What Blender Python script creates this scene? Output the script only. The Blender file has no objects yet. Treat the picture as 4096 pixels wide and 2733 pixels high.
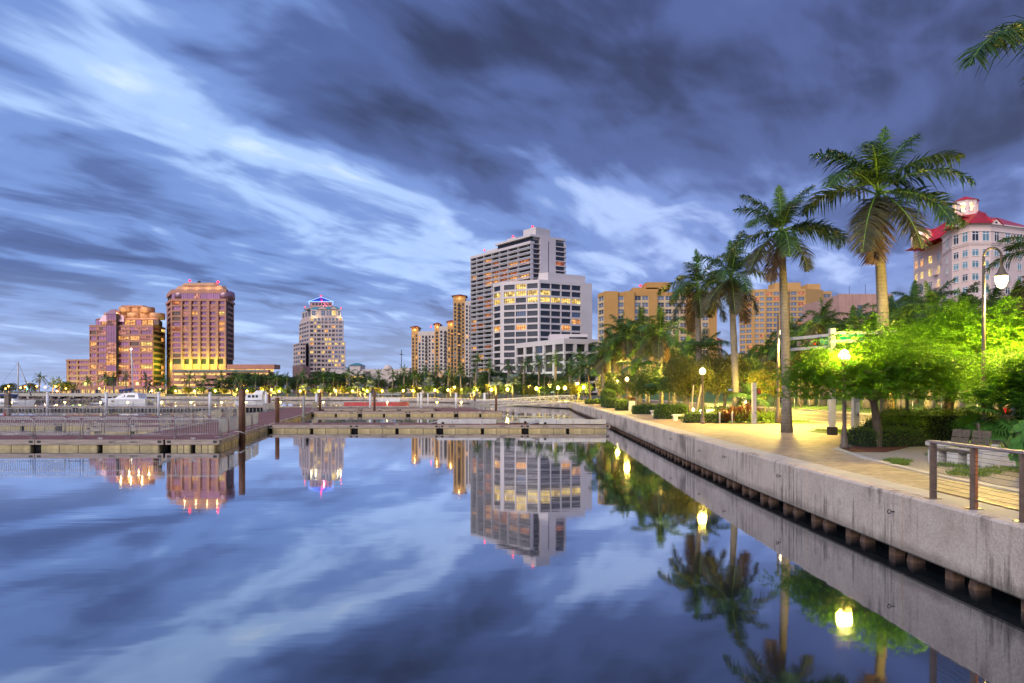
import bpy, bmesh, math, random
import numpy as np
from mathutils import Vector, Matrix
R = math.radians
SC = bpy.context.scene
COL = SC.collection
# ------------------------------------------------------------------ camera
CH, FPX, HOR = 3.16, 2731.0, 1565.0          # eye height, focal length in photo pixels, horizon row
cam_d = bpy.data.cameras.new('camera'); cam = bpy.data.objects.new('camera', cam_d); COL.objects.link(cam)
cam.location = (0, 0, CH); cam.rotation_euler = (R(90), 0, 0)
cam_d.lens = 24.0; cam_d.sensor_width = 36.0; cam_d.shift_y = (HOR - 1366.5) / 4096.0
cam_d.clip_end = 8000; cam_d.clip_start = 0.1
SC.camera = cam
# ------------------------------------------------------------------ world, sun, exposure
W = bpy.data.worlds.new('World'); SC.world = W; W.use_nodes = True
def make_world():
    nt = W.node_tree; N = nt.nodes; L = nt.links; N.clear()
    def nd(t, **k):
        n = N.new(t)
        for a, b in k.items():
            if a == 'ins':
                for i, v in b.items(): n.inputs[i].default_value = v
            else: setattr(n, a, b)
        return n
    def math_(op, a, b=None, c=None, clamp=False):
        n = nd('ShaderNodeMath', operation=op, use_clamp=clamp)
        for i, v in enumerate((a, b, c)):
            if v is None: continue
            if isinstance(v, (int, float)): n.inputs[i].default_value = v
            else: L.new(v, n.inputs[i])
        return n.outputs[0]
    tc = nd('ShaderNodeTexCoord'); sep = nd('ShaderNodeSeparateXYZ'); L.new(tc.outputs['Generated'], sep.inputs[0])
    X, Y, Z = sep.outputs
    zz = math_('ADD', math_('MAXIMUM', Z, 0.0), 0.10)
    px = math_('DIVIDE', X, zz); py = math_('DIVIDE', Y, zz)
    # wind axes on the cloud deck: u along the drift, v across it
    wa = R(33); su, cu = math.sin(wa), math.cos(wa)
    u = math_('ADD', math_('MULTIPLY', px, su), math_('MULTIPLY', py, cu))
    v = math_('SUBTRACT', math_('MULTIPLY', px, cu), math_('MULTIPLY', py, su))
    def vec(su_, sv_, w):
        c = nd('ShaderNodeCombineXYZ'); L.new(math_('MULTIPLY', u, su_), c.inputs[0]); L.new(math_('MULTIPLY', v, sv_), c.inputs[1]); c.inputs[2].default_value = w
        return c.outputs[0]
    def noise(vc, det, rough, dist=0.0):
        n = nd('ShaderNodeTexNoise', ins={'Scale': 1.0, 'Detail': det, 'Roughness': rough, 'Distortion': dist}); L.new(vc, n.inputs['Vector'])
        return n.outputs['Fac']
    big = noise(vec(0.50, 0.80, 3.7), 2.0, 0.5, 0.5)
    mid = noise(vec(1.15, 2.2, 9.1), 5.0, 0.55, 0.6)
    puff = noise(vec(1.75, 2.8, 5.2), 3.5, 0.5, 0.7)
    fine = noise(vec(2.0, 7.5, 1.3), 4.0, 0.6, 0.3)
    d = math_('SUBTRACT', math_('ADD', math_('MULTIPLY', big, 0.9), math_('MULTIPLY', mid, 0.8)), 0.36)
    # cloud masses seen in the photograph, as soft patches on the cloud deck: (px, py on photo, radius u, radius v, weight)
    def patch(phx, phy, ru, rv, wgt):
        dx, dz = (phx - 2048) / FPX, (HOR - phy) / FPX
        r = math.sqrt(1 + dx * dx + dz * dz); x0, y0, z0 = dx / r, 1 / r, dz / r + 0.10
        a, b = x0 / z0, y0 / z0; u0, v0 = a * su + b * cu, a * cu - b * su
        e = math_('ADD', math_('POWER', math_('ABSOLUTE', math_('DIVIDE', math_('SUBTRACT', u, u0), ru)), 2.0), math_('POWER', math_('ABSOLUTE', math_('DIVIDE', math_('SUBTRACT', v, v0), rv)), 2.0))
        return math_('MULTIPLY', math_('EXPONENT', math_('MULTIPLY', e, -1.0)), wgt)
    for p in PATCHES: d = math_('ADD', d, patch(*p))
    d = math_('ADD', math_('MULTIPLY', math_('TANH', math_('MULTIPLY', math_('SUBTRACT', d, 0.5), 1.7)), 0.48), 0.52)
    d = math_('ADD', d, math_('MULTIPLY', math_('SUBTRACT', puff, 0.5), 0.78)); d = math_('ADD', d, math_('MULTIPLY', math_('SUBTRACT', fine, 0.5), 0.22))
    ramp = nd('ShaderNodeValToRGB'); L.new(d, ramp.inputs[0])
    cr = ramp.color_ramp; cr.interpolation = 'EASE'
    stops = [(0.06, (0.72, 0.85, 1.0)), (0.27, (0.38, 0.55, 0.90)), (0.46, (0.165, 0.27, 0.60)), (0.67, (0.075, 0.118, 0.31)), (0.96, (0.028, 0.036, 0.096))]
    while len(cr.elements) < len(stops): cr.elements.new(0.5)
    for e, (p, c) in zip(cr.elements, stops): e.position = p; e.color = (*c, 1)
    # drift from clear blue at the left to violet at the right, as in the photograph
    vio = nd('ShaderNodeMix', data_type='RGBA', blend_type='MULTIPLY'); vio.inputs[7].default_value = (1.08, 0.92, 0.93, 1)
    mr = nd('ShaderNodeMapRange', ins={1: -0.35, 2: 0.45}); L.new(X, mr.inputs[0]); L.new(mr.outputs[0], vio.inputs[0]); L.new(ramp.outputs[0], vio.inputs[6])
    # pale air near the horizon
    hz = nd('ShaderNodeMix', data_type='RGBA'); hz.inputs[7].default_value = (0.46, 0.57, 0.86, 1)
    mh = nd('ShaderNodeMapRange', ins={1: 0.0, 2: 0.15, 3: 0.62, 4: 0.0}); L.new(Z, mh.inputs[0]); L.new(mh.outputs[0], hz.inputs[0]); L.new(vio.outputs[2], hz.inputs[6])
    bg = nd('ShaderNodeBackground', ins={1: SKY_STRENGTH}); L.new(hz.outputs[2], bg.inputs[0])
    sky = nd('ShaderNodeTexSky', sky_type='NISHITA', sun_disc=False, sun_elevation=R(SUN_EL), sun_rotation=R(SUN_ROT))
    bg2 = nd('ShaderNodeBackground', ins={1: 0.006}); L.new(sky.outputs[0], bg2.inputs[0])
    add = nd('ShaderNodeAddShader'); L.new(bg.outputs[0], add.inputs[0]); L.new(bg2.outputs[0], add.inputs[1])
    out = nd('ShaderNodeOutputWorld'); L.new(add.outputs[0], out.inputs[0])
SKY_STRENGTH = 0.56
SUN_EL, SUN_ROT = 34.0, 217.0            # soft light from behind the camera, a little to the left
PATCHES = [  # photo x, photo y, radius along drift, radius across, weight (+ dark, - clear)
    (1330, 480, 0.50, 0.34, 0.34), (1880, 520, 0.50, 0.26, 0.36), (2750, 300, 0.55, 0.45, 0.30), (2250, 120, 0.45, 0.35, 0.22), (3500, 130, 0.8, 0.6, 0.22), (3750, 520, 0.9, 0.30, 0.24),
    (850, 320, 0.42, 0.15, -0.26), (350, 350, 0.40, 0.20, -0.30), (600, 60, 0.30, 0.15, -0.20), (1180, 640, 0.5, 0.15, -0.24), (80, 290, 0.20, 0.10, 0.46), (560, 520, 0.35, 0.10, 0.26), (720, 190, 0.16, 0.07, 0.26), (1050, 480, 0.2, 0.07, 0.16),
    (2150, 650, 0.7, 0.14, -0.22), (2950, 420, 0.4, 0.10, -0.14), (300, 800, 0.9, 0.25, 0.16), (1700, 950, 1.6, 0.35, -0.12), (3300, 640, 0.7, 0.2, -0.10),
]
make_world()
sd = bpy.data.lights.new('sun', 'SUN'); sun = bpy.data.objects.new('sun', sd); COL.objects.link(sun)
sd.energy = 1.5; sd.angle = R(50); sd.color = (1.0, 0.86, 0.76)
_az = R(SUN_ROT)                          # nishita: rotation clockwise from +Y
_sv = Vector((math.sin(_az) * math.cos(R(SUN_EL)), math.cos(_az) * math.cos(R(SUN_EL)), math.sin(R(SUN_EL))))
sun.rotation_euler = (-_sv).to_track_quat('-Z', 'Y').to_euler(); sun.location = (0, -20, 60)
SC.view_settings.view_transform = 'Standard'; SC.view_settings.look = 'None'
SC.view_settings.gamma = 1.0; SC.view_settings.use_curve_mapping = False; SC.view_settings.exposure = 1.0
SC.render.engine = 'CYCLES'
SC.cycles.use_denoising = True; SC.cycles.max_bounces = 6; SC.cycles.diffuse_bounces = 2; SC.cycles.glossy_bounces = 3
SC.cycles.transparent_max_bounces = 8; SC.cycles.sample_clamp_indirect = 6.0; SC.cycles.caustics_reflective = False; SC.cycles.caustics_refractive = False
SC.cycles.use_adaptive_sampling = True
# ------------------------------------------------------------------ helpers
def GP(px, py, z=1.25):                      # photo pixel on a level plane at height z
    d = FPX * (CH - z) / (py - HOR)
    return ((px - 2048) / FPX * d, d)
def XD(px, d): return (px - 2048) / FPX * d
def ZD(py, d): return CH + (HOR - py) / FPX * d
ORD = ['first', 'second', 'third', 'fourth', 'fifth', 'sixth', 'seventh', 'eighth', 'ninth', 'tenth', 'eleventh', 'twelfth', 'thirteenth', 'fourteenth', 'fifteenth', 'sixteenth', 'seventeenth', 'eighteenth', 'nineteenth', 'twentieth']
def ordn(i):                                 # 0-based
    if i < 20: return ORD[i]
    t = {2: 'twenty', 3: 'thirty', 4: 'forty', 5: 'fifty'}[(i + 1) // 10]; r = (i + 1) % 10
    return (t[:-1] + 'ieth') if r == 0 else t + '-' + ORD[r - 1]
WL = {}                                      # world location of every parent (no parent is scaled)
def setp(o, label=None, cat=None, group=None, kind=None):
    if label: o['label'] = label
    if cat: o['category'] = cat
    if group: o['group'] = group
    if kind: o['kind'] = kind
    return o
def thing(name, label, cat, loc=(0, 0, 0), group=None, rotz=0.0):
    o = bpy.data.objects.new(name, None); COL.objects.link(o); o.location = loc; o.empty_display_size = 0.2
    o.rotation_euler = (0, 0, rotz); WL[o.name] = Vector(loc)
    return setp(o, label, cat, group)
def wloc(o): return WL.get(o.name, Vector((0, 0, 0)))
def put(name, me, parent=None, loc=(0, 0, 0), rot=(0, 0, 0), scale=(1, 1, 1), world=False):
    o = bpy.data.objects.new(name, me); COL.objects.link(o)
    if parent is not None: o.parent = parent
    l = Vector(loc)
    if world and parent is not None: l = l - wloc(parent)
    o.location = l; o.rotation_euler = rot; o.scale = scale
    WL[o.name] = (wloc(parent) if parent is not None else Vector((0, 0, 0))) + l
    return o
class MB:
    def __init__(s): s.v = []; s.f = []; s.m = []; s.sm = []
    def add(s, vs, fs, m=0, smooth=False):
        b = len(s.v); s.v.extend([tuple(x) for x in vs])
        for f in fs: s.f.append(tuple(i + b for i in f)); s.m.append(m); s.sm.append(smooth)
    def box(s, x0, y0, z0, x1, y1, z1, m=0):
        s.add([(x0, y0, z0), (x1, y0, z0), (x1, y1, z0), (x0, y1, z0), (x0, y0, z1), (x1, y0, z1), (x1, y1, z1), (x0, y1, z1)],
              [(0, 3, 2, 1), (4, 5, 6, 7), (0, 1, 5, 4), (1, 2, 6, 5), (2, 3, 7, 6), (3, 0, 4, 7)], m)
    def obox(s, A, u, w, dep, z0, z1, m=0, off=0.0):
        # box along 2D direction u from point A, width w, from 'off' in front of the line (outward) to dep behind it
        n = (u[1], -u[0])
        P = lambda a, b: (A[0] + u[0] * a + n[0] * b, A[1] + u[1] * a + n[1] * b)
        q = [P(0, off), P(w, off), P(w, -dep), P(0, -dep)]
        s.prism(q, z0, z1, m)
    def prism(s, poly, z0, z1, m=0, cap=True, top=None):
        n = len(poly); t = top if top else poly
        vs = [(x, y, z0) for x, y in poly] + [(x, y, z1) for x, y in t]
        fs = [(i, (i + 1) % n, n + (i + 1) % n, n + i) for i in range(n)]
        if cap: fs += [tuple(range(n, 2 * n)), tuple(reversed(range(n)))]
        s.add(vs, fs, m)
    def tube(s, pts, rad, seg=8, m=0, smooth=True, cap=True):
        pts = [Vector(p) for p in pts]; n = len(pts)
        if not hasattr(rad, '__len__'): rad = [rad] * n
        b = []; ref = None
        for i, p in enumerate(pts):
            t = (pts[min(i + 1, n - 1)] - pts[max(i - 1, 0)])
            t = t.normalized() if t.length > 1e-9 else Vector((0, 0, 1))
            if ref is None: ref = Vector((1, 0, 0)) if abs(t.x) < 0.9 else Vector((0, 1, 0))
            a = (ref - t * ref.dot(t)).normalized(); c = t.cross(a); ref = a
            for k in range(seg):
                th = 2 * math.pi * k / seg
                b.append(p + (a * math.cos(th) + c * math.sin(th)) * rad[i])
        fs = []
        for i in range(n - 1):
            for k in range(seg):
                k2 = (k + 1) % seg
                fs.append((i * seg + k, i * seg + k2, (i + 1) * seg + k2, (i + 1) * seg + k))
        if cap: fs += [tuple(reversed(range(seg))), tuple(range((n - 1) * seg, n * seg))]
        s.add(b, fs, m, smooth)
    def lathe(s, prof, seg=12, m=0, c=(0, 0, 0), smooth=True):
        s.tube([(c[0], c[1], c[2] + z) for r, z in prof], [max(r, 1e-4) for r, z in prof], seg, m, smooth) if False else s._lathe(prof, seg, m, c, smooth)
    def _lathe(s, prof, seg, m, c, smooth):
        vs = []; n = len(prof)
        for r, z in prof:
            for k in range(seg):
                th = 2 * math.pi * k / seg; vs.append((c[0] + r * math.cos(th), c[1] + r * math.sin(th), c[2] + z))
        fs = [(i * seg + k, i * seg + (k + 1) % seg, (i + 1) * seg + (k + 1) % seg, (i + 1) * seg + k) for i in range(n - 1) for k in range(seg)]
        fs += [tuple(reversed(range(seg))), tuple(range((n - 1) * seg, n * seg))]
        s.add(vs, fs, m, smooth)
    def quad(s, a, b, c, d, m=0): s.add([a, b, c, d], [(0, 1, 2, 3)], m)
    def mesh(s, name, mats):
        me = bpy.data.meshes.new(name); me.from_pydata(s.v, [], s.f)
        for m in (mats if isinstance(mats, (list, tuple)) else [mats]): me.materials.append(M[m] if isinstance(m, str) else m)
        me.polygons.foreach_set('material_index', s.m); me.polygons.foreach_set('use_smooth', s.sm); me.update()
        return me
    def build(s, name, mats, parent=None, world=True):
        # vertices were given in world space when world=True
        if parent is not None and world:
            l = wloc(parent); s.v = [(x - l.x, y - l.y, z - l.z) for x, y, z in s.v]
        return put(name, s.mesh(name, mats), parent)
def npmesh(name, V, F, mat, smooth=False):
    me = bpy.data.meshes.new(name); nv, nf, k = len(V), len(F), F.shape[1]
    me.vertices.add(nv); me.vertices.foreach_set('co', V.astype(np.float32).ravel())
    me.loops.add(nf * k); me.loops.foreach_set('vertex_index', F.astype(np.int32).ravel())
    me.polygons.add(nf); me.polygons.foreach_set('loop_start', np.arange(0, nf * k, k, dtype=np.int32))
    try: me.polygons.foreach_set('loop_total', np.full(nf, k, dtype=np.int32))
    except Exception: pass
    me.materials.append(M[mat] if isinstance(mat, str) else mat)
    if smooth: me.polygons.foreach_set('use_smooth', np.ones(nf, dtype=bool))
    me.update(calc_edges=True); me.validate()
    return me
def leaf_quads(P, size, rng, aspect=0.5, up=0.3, dirs=None):
    # rhombic leaves: P (n,3) leaf bases
    n = len(P); d = rng.normal(size=(n, 3)) if dirs is None else dirs + rng.normal(size=(n, 3)) * 0.35
    d /= np.linalg.norm(d, axis=1)[:, None] + 1e-9
    nn = rng.normal(size=(n, 3)); nn[:, 2] += up * 3; s = np.cross(d, nn); s /= np.linalg.norm(s, axis=1)[:, None] + 1e-9
    L = size * rng.uniform(0.6, 1.3, size=(n, 1)); w = L * aspect * 0.5; nrm = np.cross(s, d)
    a = P; b = P + d * L * 0.5 + s * w + nrm * L * 0.08; c = P + d * L; e = P + d * L * 0.5 - s * w + nrm * L * 0.08
    V = np.stack([a, b, c, e], axis=1).reshape(-1, 3); F = np.arange(n * 4).reshape(n, 4)
    return V, F
# ------------------------------------------------------------------ materials
M = {}
def newmat(name):
    m = bpy.data.materials.new(name); m.use_nodes = True; nt = m.node_tree; nt.nodes.clear()
    out = nt.nodes.new('ShaderNodeOutputMaterial'); M[name] = m
    return m, nt, out
def N_(nt, t, ins=None, **k):
    n = nt.nodes.new(t)
    for a, b in k.items(): setattr(n, a, b)
    if ins:
        for i, v in ins.items():
            if hasattr(v, 'is_output') or isinstance(v, bpy.types.NodeSocket): nt.links.new(v, n.inputs[i])
            else: n.inputs[i].default_value = v
    return n
def ramp_(nt, fac, stops, interp='LINEAR'):
    n = nt.nodes.new('ShaderNodeValToRGB'); cr = n.color_ramp; cr.interpolation = interp
    while len(cr.elements) < len(stops): cr.elements.new(0.5)
    for e, (p, c) in zip(cr.elements, stops): e.position = p; e.color = (*c, 1) if len(c) == 3 else c
    nt.links.new(fac, n.inputs[0]); return n.outputs[0]
def mixc(nt, fac, a, b, blend='MIX'):
    n = nt.nodes.new('ShaderNodeMix'); n.data_type = 'RGBA'; n.blend_type = blend
    for i, v in ((0, fac), (6, a), (7, b)):
        if isinstance(v, bpy.types.NodeSocket): nt.links.new(v, n.inputs[i])
        elif isinstance(v, tuple): n.inputs[i].default_value = (*v, 1) if len(v) == 3 else v
        else: n.inputs[i].default_value = v
    return n.outputs[2]
def pm(name, col, rough=0.6, metal=0.0, var=0.18, scale=3.0, bump=0.0, bscale=None, spec=0.5, objrand=0.0, coord='Object', stretch=(1, 1, 1)):
    m, nt, out = newmat(name)
    tc = N_(nt, 'ShaderNodeTexCoord'); mp = N_(nt, 'ShaderNodeMapping', {0: tc.outputs[coord], 3: stretch})
    nz = N_(nt, 'ShaderNodeTexNoise', {'Vector': mp.outputs[0], 'Scale': scale, 'Detail': 5.0, 'Roughness': 0.6})
    lo = tuple(c * (1 - var) for c in col); hi = tuple(min(1, c * (1 + var)) for c in col)
    c = ramp_(nt, nz.outputs['Fac'], [(0.3, lo), (0.7, hi)])
    if objrand:
        oi = N_(nt, 'ShaderNodeObjectInfo'); v = N_(nt, 'ShaderNodeMapRange', {0: oi.outputs['Random'], 3: 1 - objrand, 4: 1 + objrand})
        hs = N_(nt, 'ShaderNodeHueSaturation', {'Color': c, 'Value': v.outputs[0]}); c = hs.outputs[0]
    b = N_(nt, 'ShaderNodeBsdfPrincipled', {'Base Color': c, 'Roughness': rough, 'Metallic': metal, 'Specular IOR Level': spec})
    if bump:
        n2 = N_(nt, 'ShaderNodeTexNoise', {'Vector': mp.outputs[0], 'Scale': bscale or scale * 6, 'Detail': 4.0})
        bp = N_(nt, 'ShaderNodeBump', {'Height': n2.outputs['Fac'], 'Strength': bump, 'Distance': 0.05}); nt.links.new(bp.outputs[0], b.inputs['Normal'])
    nt.links.new(b.outputs[0], out.inputs[0]); return m
def leafmat(name, c1, c2, trans=0.35, scale=1.2, rough=0.5):
    m, nt, out = newmat(name)
    g = N_(nt, 'ShaderNodeNewGeometry'); nz = N_(nt, 'ShaderNodeTexNoise', {'Vector': g.outputs['Position'], 'Scale': scale, 'Detail': 3.0})
    wn = N_(nt, 'ShaderNodeTexNoise', {'Vector': g.outputs['Position'], 'Scale': scale * 14, 'Detail': 1.0})
    f = N_(nt, 'ShaderNodeMath', {0: nz.outputs['Fac'], 1: wn.outputs['Fac']}, operation='ADD'); f2 = N_(nt, 'ShaderNodeMapRange', {0: f.outputs[0], 1: 0.7, 2: 1.3})
    c = mixc(nt, f2.outputs[0], c1, c2)
    p = N_(nt, 'ShaderNodeBsdfPrincipled', {'Base Color': c, 'Roughness': rough, 'Specular IOR Level': 0.35})
    t = N_(nt, 'ShaderNodeBsdfTranslucent', {0: c}); mx = N_(nt, 'ShaderNodeMixShader', {0: trans, 1: p.outputs[0], 2: t.outputs[0]})
    nt.links.new(mx.outputs[0], out.inputs[0]); return m
def emit(name, col, strength):
    m, nt, out = newmat(name); e = N_(nt, 'ShaderNodeEmission', {0: (*col, 1), 1: strength}); nt.links.new(e.outputs[0], out.inputs[0]); return m
def globe_emit(name, col, strength, thru=0.6):
    # frosted globe: glows and lets the light of the bulb inside through
    m, nt, out = newmat(name); e = N_(nt, 'ShaderNodeEmission', {0: (*col, 1), 1: strength}); t = N_(nt, 'ShaderNodeBsdfTransparent', {0: (thru, thru, thru, 1)}); a = N_(nt, 'ShaderNodeAddShader', {0: e.outputs[0], 1: t.outputs[0]}); nt.links.new(a.outputs[0], out.inputs[0]); return m
def litwin(name, col, col2, strength):
    # a lit room behind glass: uneven warm light with darker furniture and blinds
    m, nt, out = newmat(name)
    tc = N_(nt, 'ShaderNodeTexCoord'); oi = N_(nt, 'ShaderNodeObjectInfo')
    ad = N_(nt, 'ShaderNodeVectorMath', {0: tc.outputs['Object'], 1: oi.outputs['Location']}, operation='ADD')
    vz = N_(nt, 'ShaderNodeTexVoronoi', {'Vector': ad.outputs[0], 'Scale': 3.0}, feature='F1'); nz = N_(nt, 'ShaderNodeTexNoise', {'Vector': ad.outputs[0], 'Scale': 5.0, 'Detail': 2.0})
    f = N_(nt, 'ShaderNodeMath', {0: vz.outputs['Color'], 1: nz.outputs['Fac']}, operation='MULTIPLY')
    c = ramp_(nt, f.outputs[0], [(0.05, tuple(x * 0.25 for x in col2)), (0.3, col2), (0.55, col)])
    e = N_(nt, 'ShaderNodeEmission', {0: c, 1: strength}); g = N_(nt, 'ShaderNodeBsdfGlossy', {0: (0.08, 0.08, 0.08, 1), 1: 0.1})
    a = N_(nt, 'ShaderNodeAddShader', {0: e.outputs[0], 1: g.outputs[0]}); nt.links.new(a.outputs[0], out.inputs[0]); return m
def glass(name, col, refl=0.5, rough=0.08, tint=(1, 1, 1)):
    # dark glazing that mirrors the sky, slightly uneven from pane to pane
    m, nt, out = newmat(name)
    oi = N_(nt, 'ShaderNodeObjectInfo'); v = N_(nt, 'ShaderNodeMapRange', {0: oi.outputs['Random'], 3: 0.7, 4: 1.25})
    tc = N_(nt, 'ShaderNodeTexCoord'); nz = N_(nt, 'ShaderNodeTexNoise', {'Vector': tc.outputs['Object'], 'Scale': 2.5, 'Detail': 3.0})
    c0 = mixc(nt, nz.outputs['Fac'], tuple(x * 0.6 for x in col), tuple(min(1, x * 1.4) for x in col))
    hs = N_(nt, 'ShaderNodeHueSaturation', {'Color': c0, 'Value': v.outputs[0]})
    d = N_(nt, 'ShaderNodeBsdfPrincipled', {'Base Color': hs.outputs[0], 'Roughness': 0.4})
    bp = N_(nt, 'ShaderNodeBump', {'Height': nz.outputs['Fac'], 'Strength': 0.08, 'Distance': 0.1})
    g = N_(nt, 'ShaderNodeBsdfGlossy', {0: (*tint, 1), 1: rough, 'Normal': bp.outputs[0]}); mx = N_(nt, 'ShaderNodeMixShader', {0: refl, 1: d.outputs[0], 2: g.outputs[0]})
    nt.links.new(mx.outputs[0], out.inputs[0]); return m
def text_mesh(s, size, mat, name='lettering', depth=0.0, bold=0.0):
    cu = bpy.data.curves.new(name, 'FONT'); cu.body = s; cu.size = size; cu.align_x = 'CENTER'; cu.align_y = 'CENTER'; cu.extrude = depth; cu.offset = bold
    o = bpy.data.objects.new(name, cu); COL.objects.link(o); bpy.context.view_layer.update()
    me = bpy.data.meshes.new_from_object(o.evaluated_get(bpy.context.evaluated_depsgraph_get()))
    bpy.data.objects.remove(o); bpy.data.curves.remove(cu); me.materials.clear(); me.materials.append(M[mat]); me.name = name
    return me
def lamp_light(name, parent, loc, power, col, rad=0.15, spot=None):
    l = bpy.data.lights.new(name, 'SPOT' if spot else 'POINT'); l.energy = power; l.color = col; l.shadow_soft_size = rad
    if spot: l.spot_size = R(spot); l.spot_blend = 0.5          # a hooded lamp: light only below the hood
    o = bpy.data.objects.new(name, l); COL.objects.link(o); o.parent = parent; o.location = Vector(loc) - wloc(parent); return o
SOD = (1.0, 0.68, 0.11)                       # sodium lamp colour
# -- surfaces
def concrete_wall():
    m, nt, out = newmat('seawall_concrete')
    g = N_(nt, 'ShaderNodeNewGeometry'); P = g.outputs['Position']
    n1 = N_(nt, 'ShaderNodeTexNoise', {'Vector': P, 'Scale': 0.9, 'Detail': 6.0, 'Roughness': 0.65})
    base = ramp_(nt, n1.outputs['Fac'], [(0.25, (0.37, 0.305, 0.25)), (0.5, (0.55, 0.47, 0.40)), (0.75, (0.64, 0.565, 0.49))])
    mp = N_(nt, 'ShaderNodeMapping', {0: P, 3: (7.0, 7.0, 0.55)}); n2 = N_(nt, 'ShaderNodeTexNoise', {'Vector': mp.outputs[0], 'Scale': 1.0, 'Detail': 5.0, 'Roughness': 0.7})
    mp3 = N_(nt, 'ShaderNodeMapping', {0: P, 3: (0.45, 0.45, 0.9)}); n3 = N_(nt, 'ShaderNodeTexNoise', {'Vector': mp3.outputs[0], 'Scale': 1.0, 'Detail': 3.0})
    st = N_(nt, 'ShaderNodeMath', {0: n2.outputs['Fac'], 1: n3.outputs['Fac']}, operation='MULTIPLY')
    mask = ramp_(nt, st.outputs[0], [(0.265, (0, 0, 0)), (0.385, (0.82, 0.82, 0.82))])
    c = mixc(nt, mask, base, (0.085, 0.07, 0.06))
    mp4 = N_(nt, 'ShaderNodeMapping', {0: P, 1: (31, 7, 2), 3: (5.0, 5.0, 0.35)}); n4 = N_(nt, 'ShaderNodeTexNoise', {'Vector': mp4.outputs[0], 'Scale': 1.0, 'Detail': 4.0})
    m2 = ramp_(nt, n4.outputs['Fac'], [(0.58, (0, 0, 0)), (0.72, (0.6, 0.6, 0.6))]); c = mixc(nt, m2, c, (0.22, 0.15, 0.12))
    sz = N_(nt, 'ShaderNodeSeparateXYZ', {0: P}); tl = N_(nt, 'ShaderNodeMath', {0: n1.outputs['Fac'], 1: -0.35, 2: 0.62}, operation='MULTIPLY_ADD'); td = N_(nt, 'ShaderNodeMath', {0: tl.outputs[0], 1: sz.outputs[2]}, operation='SUBTRACT')
    c = mixc(nt, ramp_(nt, td.outputs[0], [(0.0, (0, 0, 0)), (0.16, (0.55, 0.55, 0.55))]), c, (0.14, 0.125, 0.10))      # tide mark
    fine = N_(nt, 'ShaderNodeTexNoise', {'Vector': P, 'Scale': 28.0, 'Detail': 4.0})
    c = mixc(nt, 0.3, c, ramp_(nt, fine.outputs['Fac'], [(0.3, (0.22, 0.22, 0.22)), (0.7, (0.8, 0.8, 0.8))]), 'OVERLAY')
    b = N_(nt, 'ShaderNodeBsdfPrincipled', {'Base Color': c, 'Roughness': 0.8}); bp = N_(nt, 'ShaderNodeBump', {'Height': fine.outputs['Fac'], 'Strength': 0.35, 'Distance': 0.02})
    nt.links.new(bp.outputs[0], b.inputs['Normal']); nt.links.new(b.outputs[0], out.inputs[0])
concrete_wall()
def pavers():
    m, nt, out = newmat('brick_pavers')
    g = N_(nt, 'ShaderNodeNewGeometry'); P = g.outputs['Position']
    br = N_(nt, 'ShaderNodeTexBrick', {'Vector': P, 'Color1': (0.40, 0.27, 0.16, 1), 'Color2': (0.54, 0.41, 0.28, 1), 'Mortar': (0.20, 0.16, 0.12, 1), 'Scale': 1.0, 'Mortar Size': 0.006, 'Brick Width': 0.22, 'Row Height': 0.11, 'Bias': 0.0})
    n1 = N_(nt, 'ShaderNodeTexNoise', {'Vector': P, 'Scale': 0.7, 'Detail': 6.0, 'Roughness': 0.7})
    c = mixc(nt, ramp_(nt, n1.outputs['Fac'], [(0.38, (0, 0, 0)), (0.62, (0.8, 0.8, 0.8))]), br.outputs['Color'], (0.30, 0.235, 0.17))
    mpv = N_(nt, 'ShaderNodeMapping', {0: P, 3: (2.4, 5.0, 1)}); n5 = N_(nt, 'ShaderNodeTexNoise', {'Vector': mpv.outputs[0], 'Scale': 1.0, 'Detail': 6.0, 'Roughness': 0.75}); c = mixc(nt, 0.5, c, ramp_(nt, n5.outputs['Fac'], [(0.36, (0.16, 0.16, 0.16)), (0.64, (0.84, 0.84, 0.84))]), 'OVERLAY')
    n2 = N_(nt, 'ShaderNodeTexNoise', {'Vector': P, 'Scale': 9.0, 'Detail': 3.0}); r = N_(nt, 'ShaderNodeMapRange', {0: n2.outputs['Fac'], 1: 0.3, 2: 0.7, 3: 0.5, 4: 0.8})
    b = N_(nt, 'ShaderNodeBsdfPrincipled', {'Base Color': c, 'Roughness': r.outputs[0]}); ad = N_(nt, 'ShaderNodeMath', {0: br.outputs['Fac'], 1: -1.0}, operation='MULTIPLY')
    ad2 = N_(nt, 'ShaderNodeMath', {0: ad.outputs[0], 1: n2.outputs['Fac']}, operation='ADD')
    bp = N_(nt, 'ShaderNodeBump', {'Height': ad2.outputs[0], 'Strength': 0.5, 'Distance': 0.01}); nt.links.new(bp.outputs[0], b.inputs['Normal']); nt.links.new(b.outputs[0], out.inputs[0])
pavers()
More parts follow.
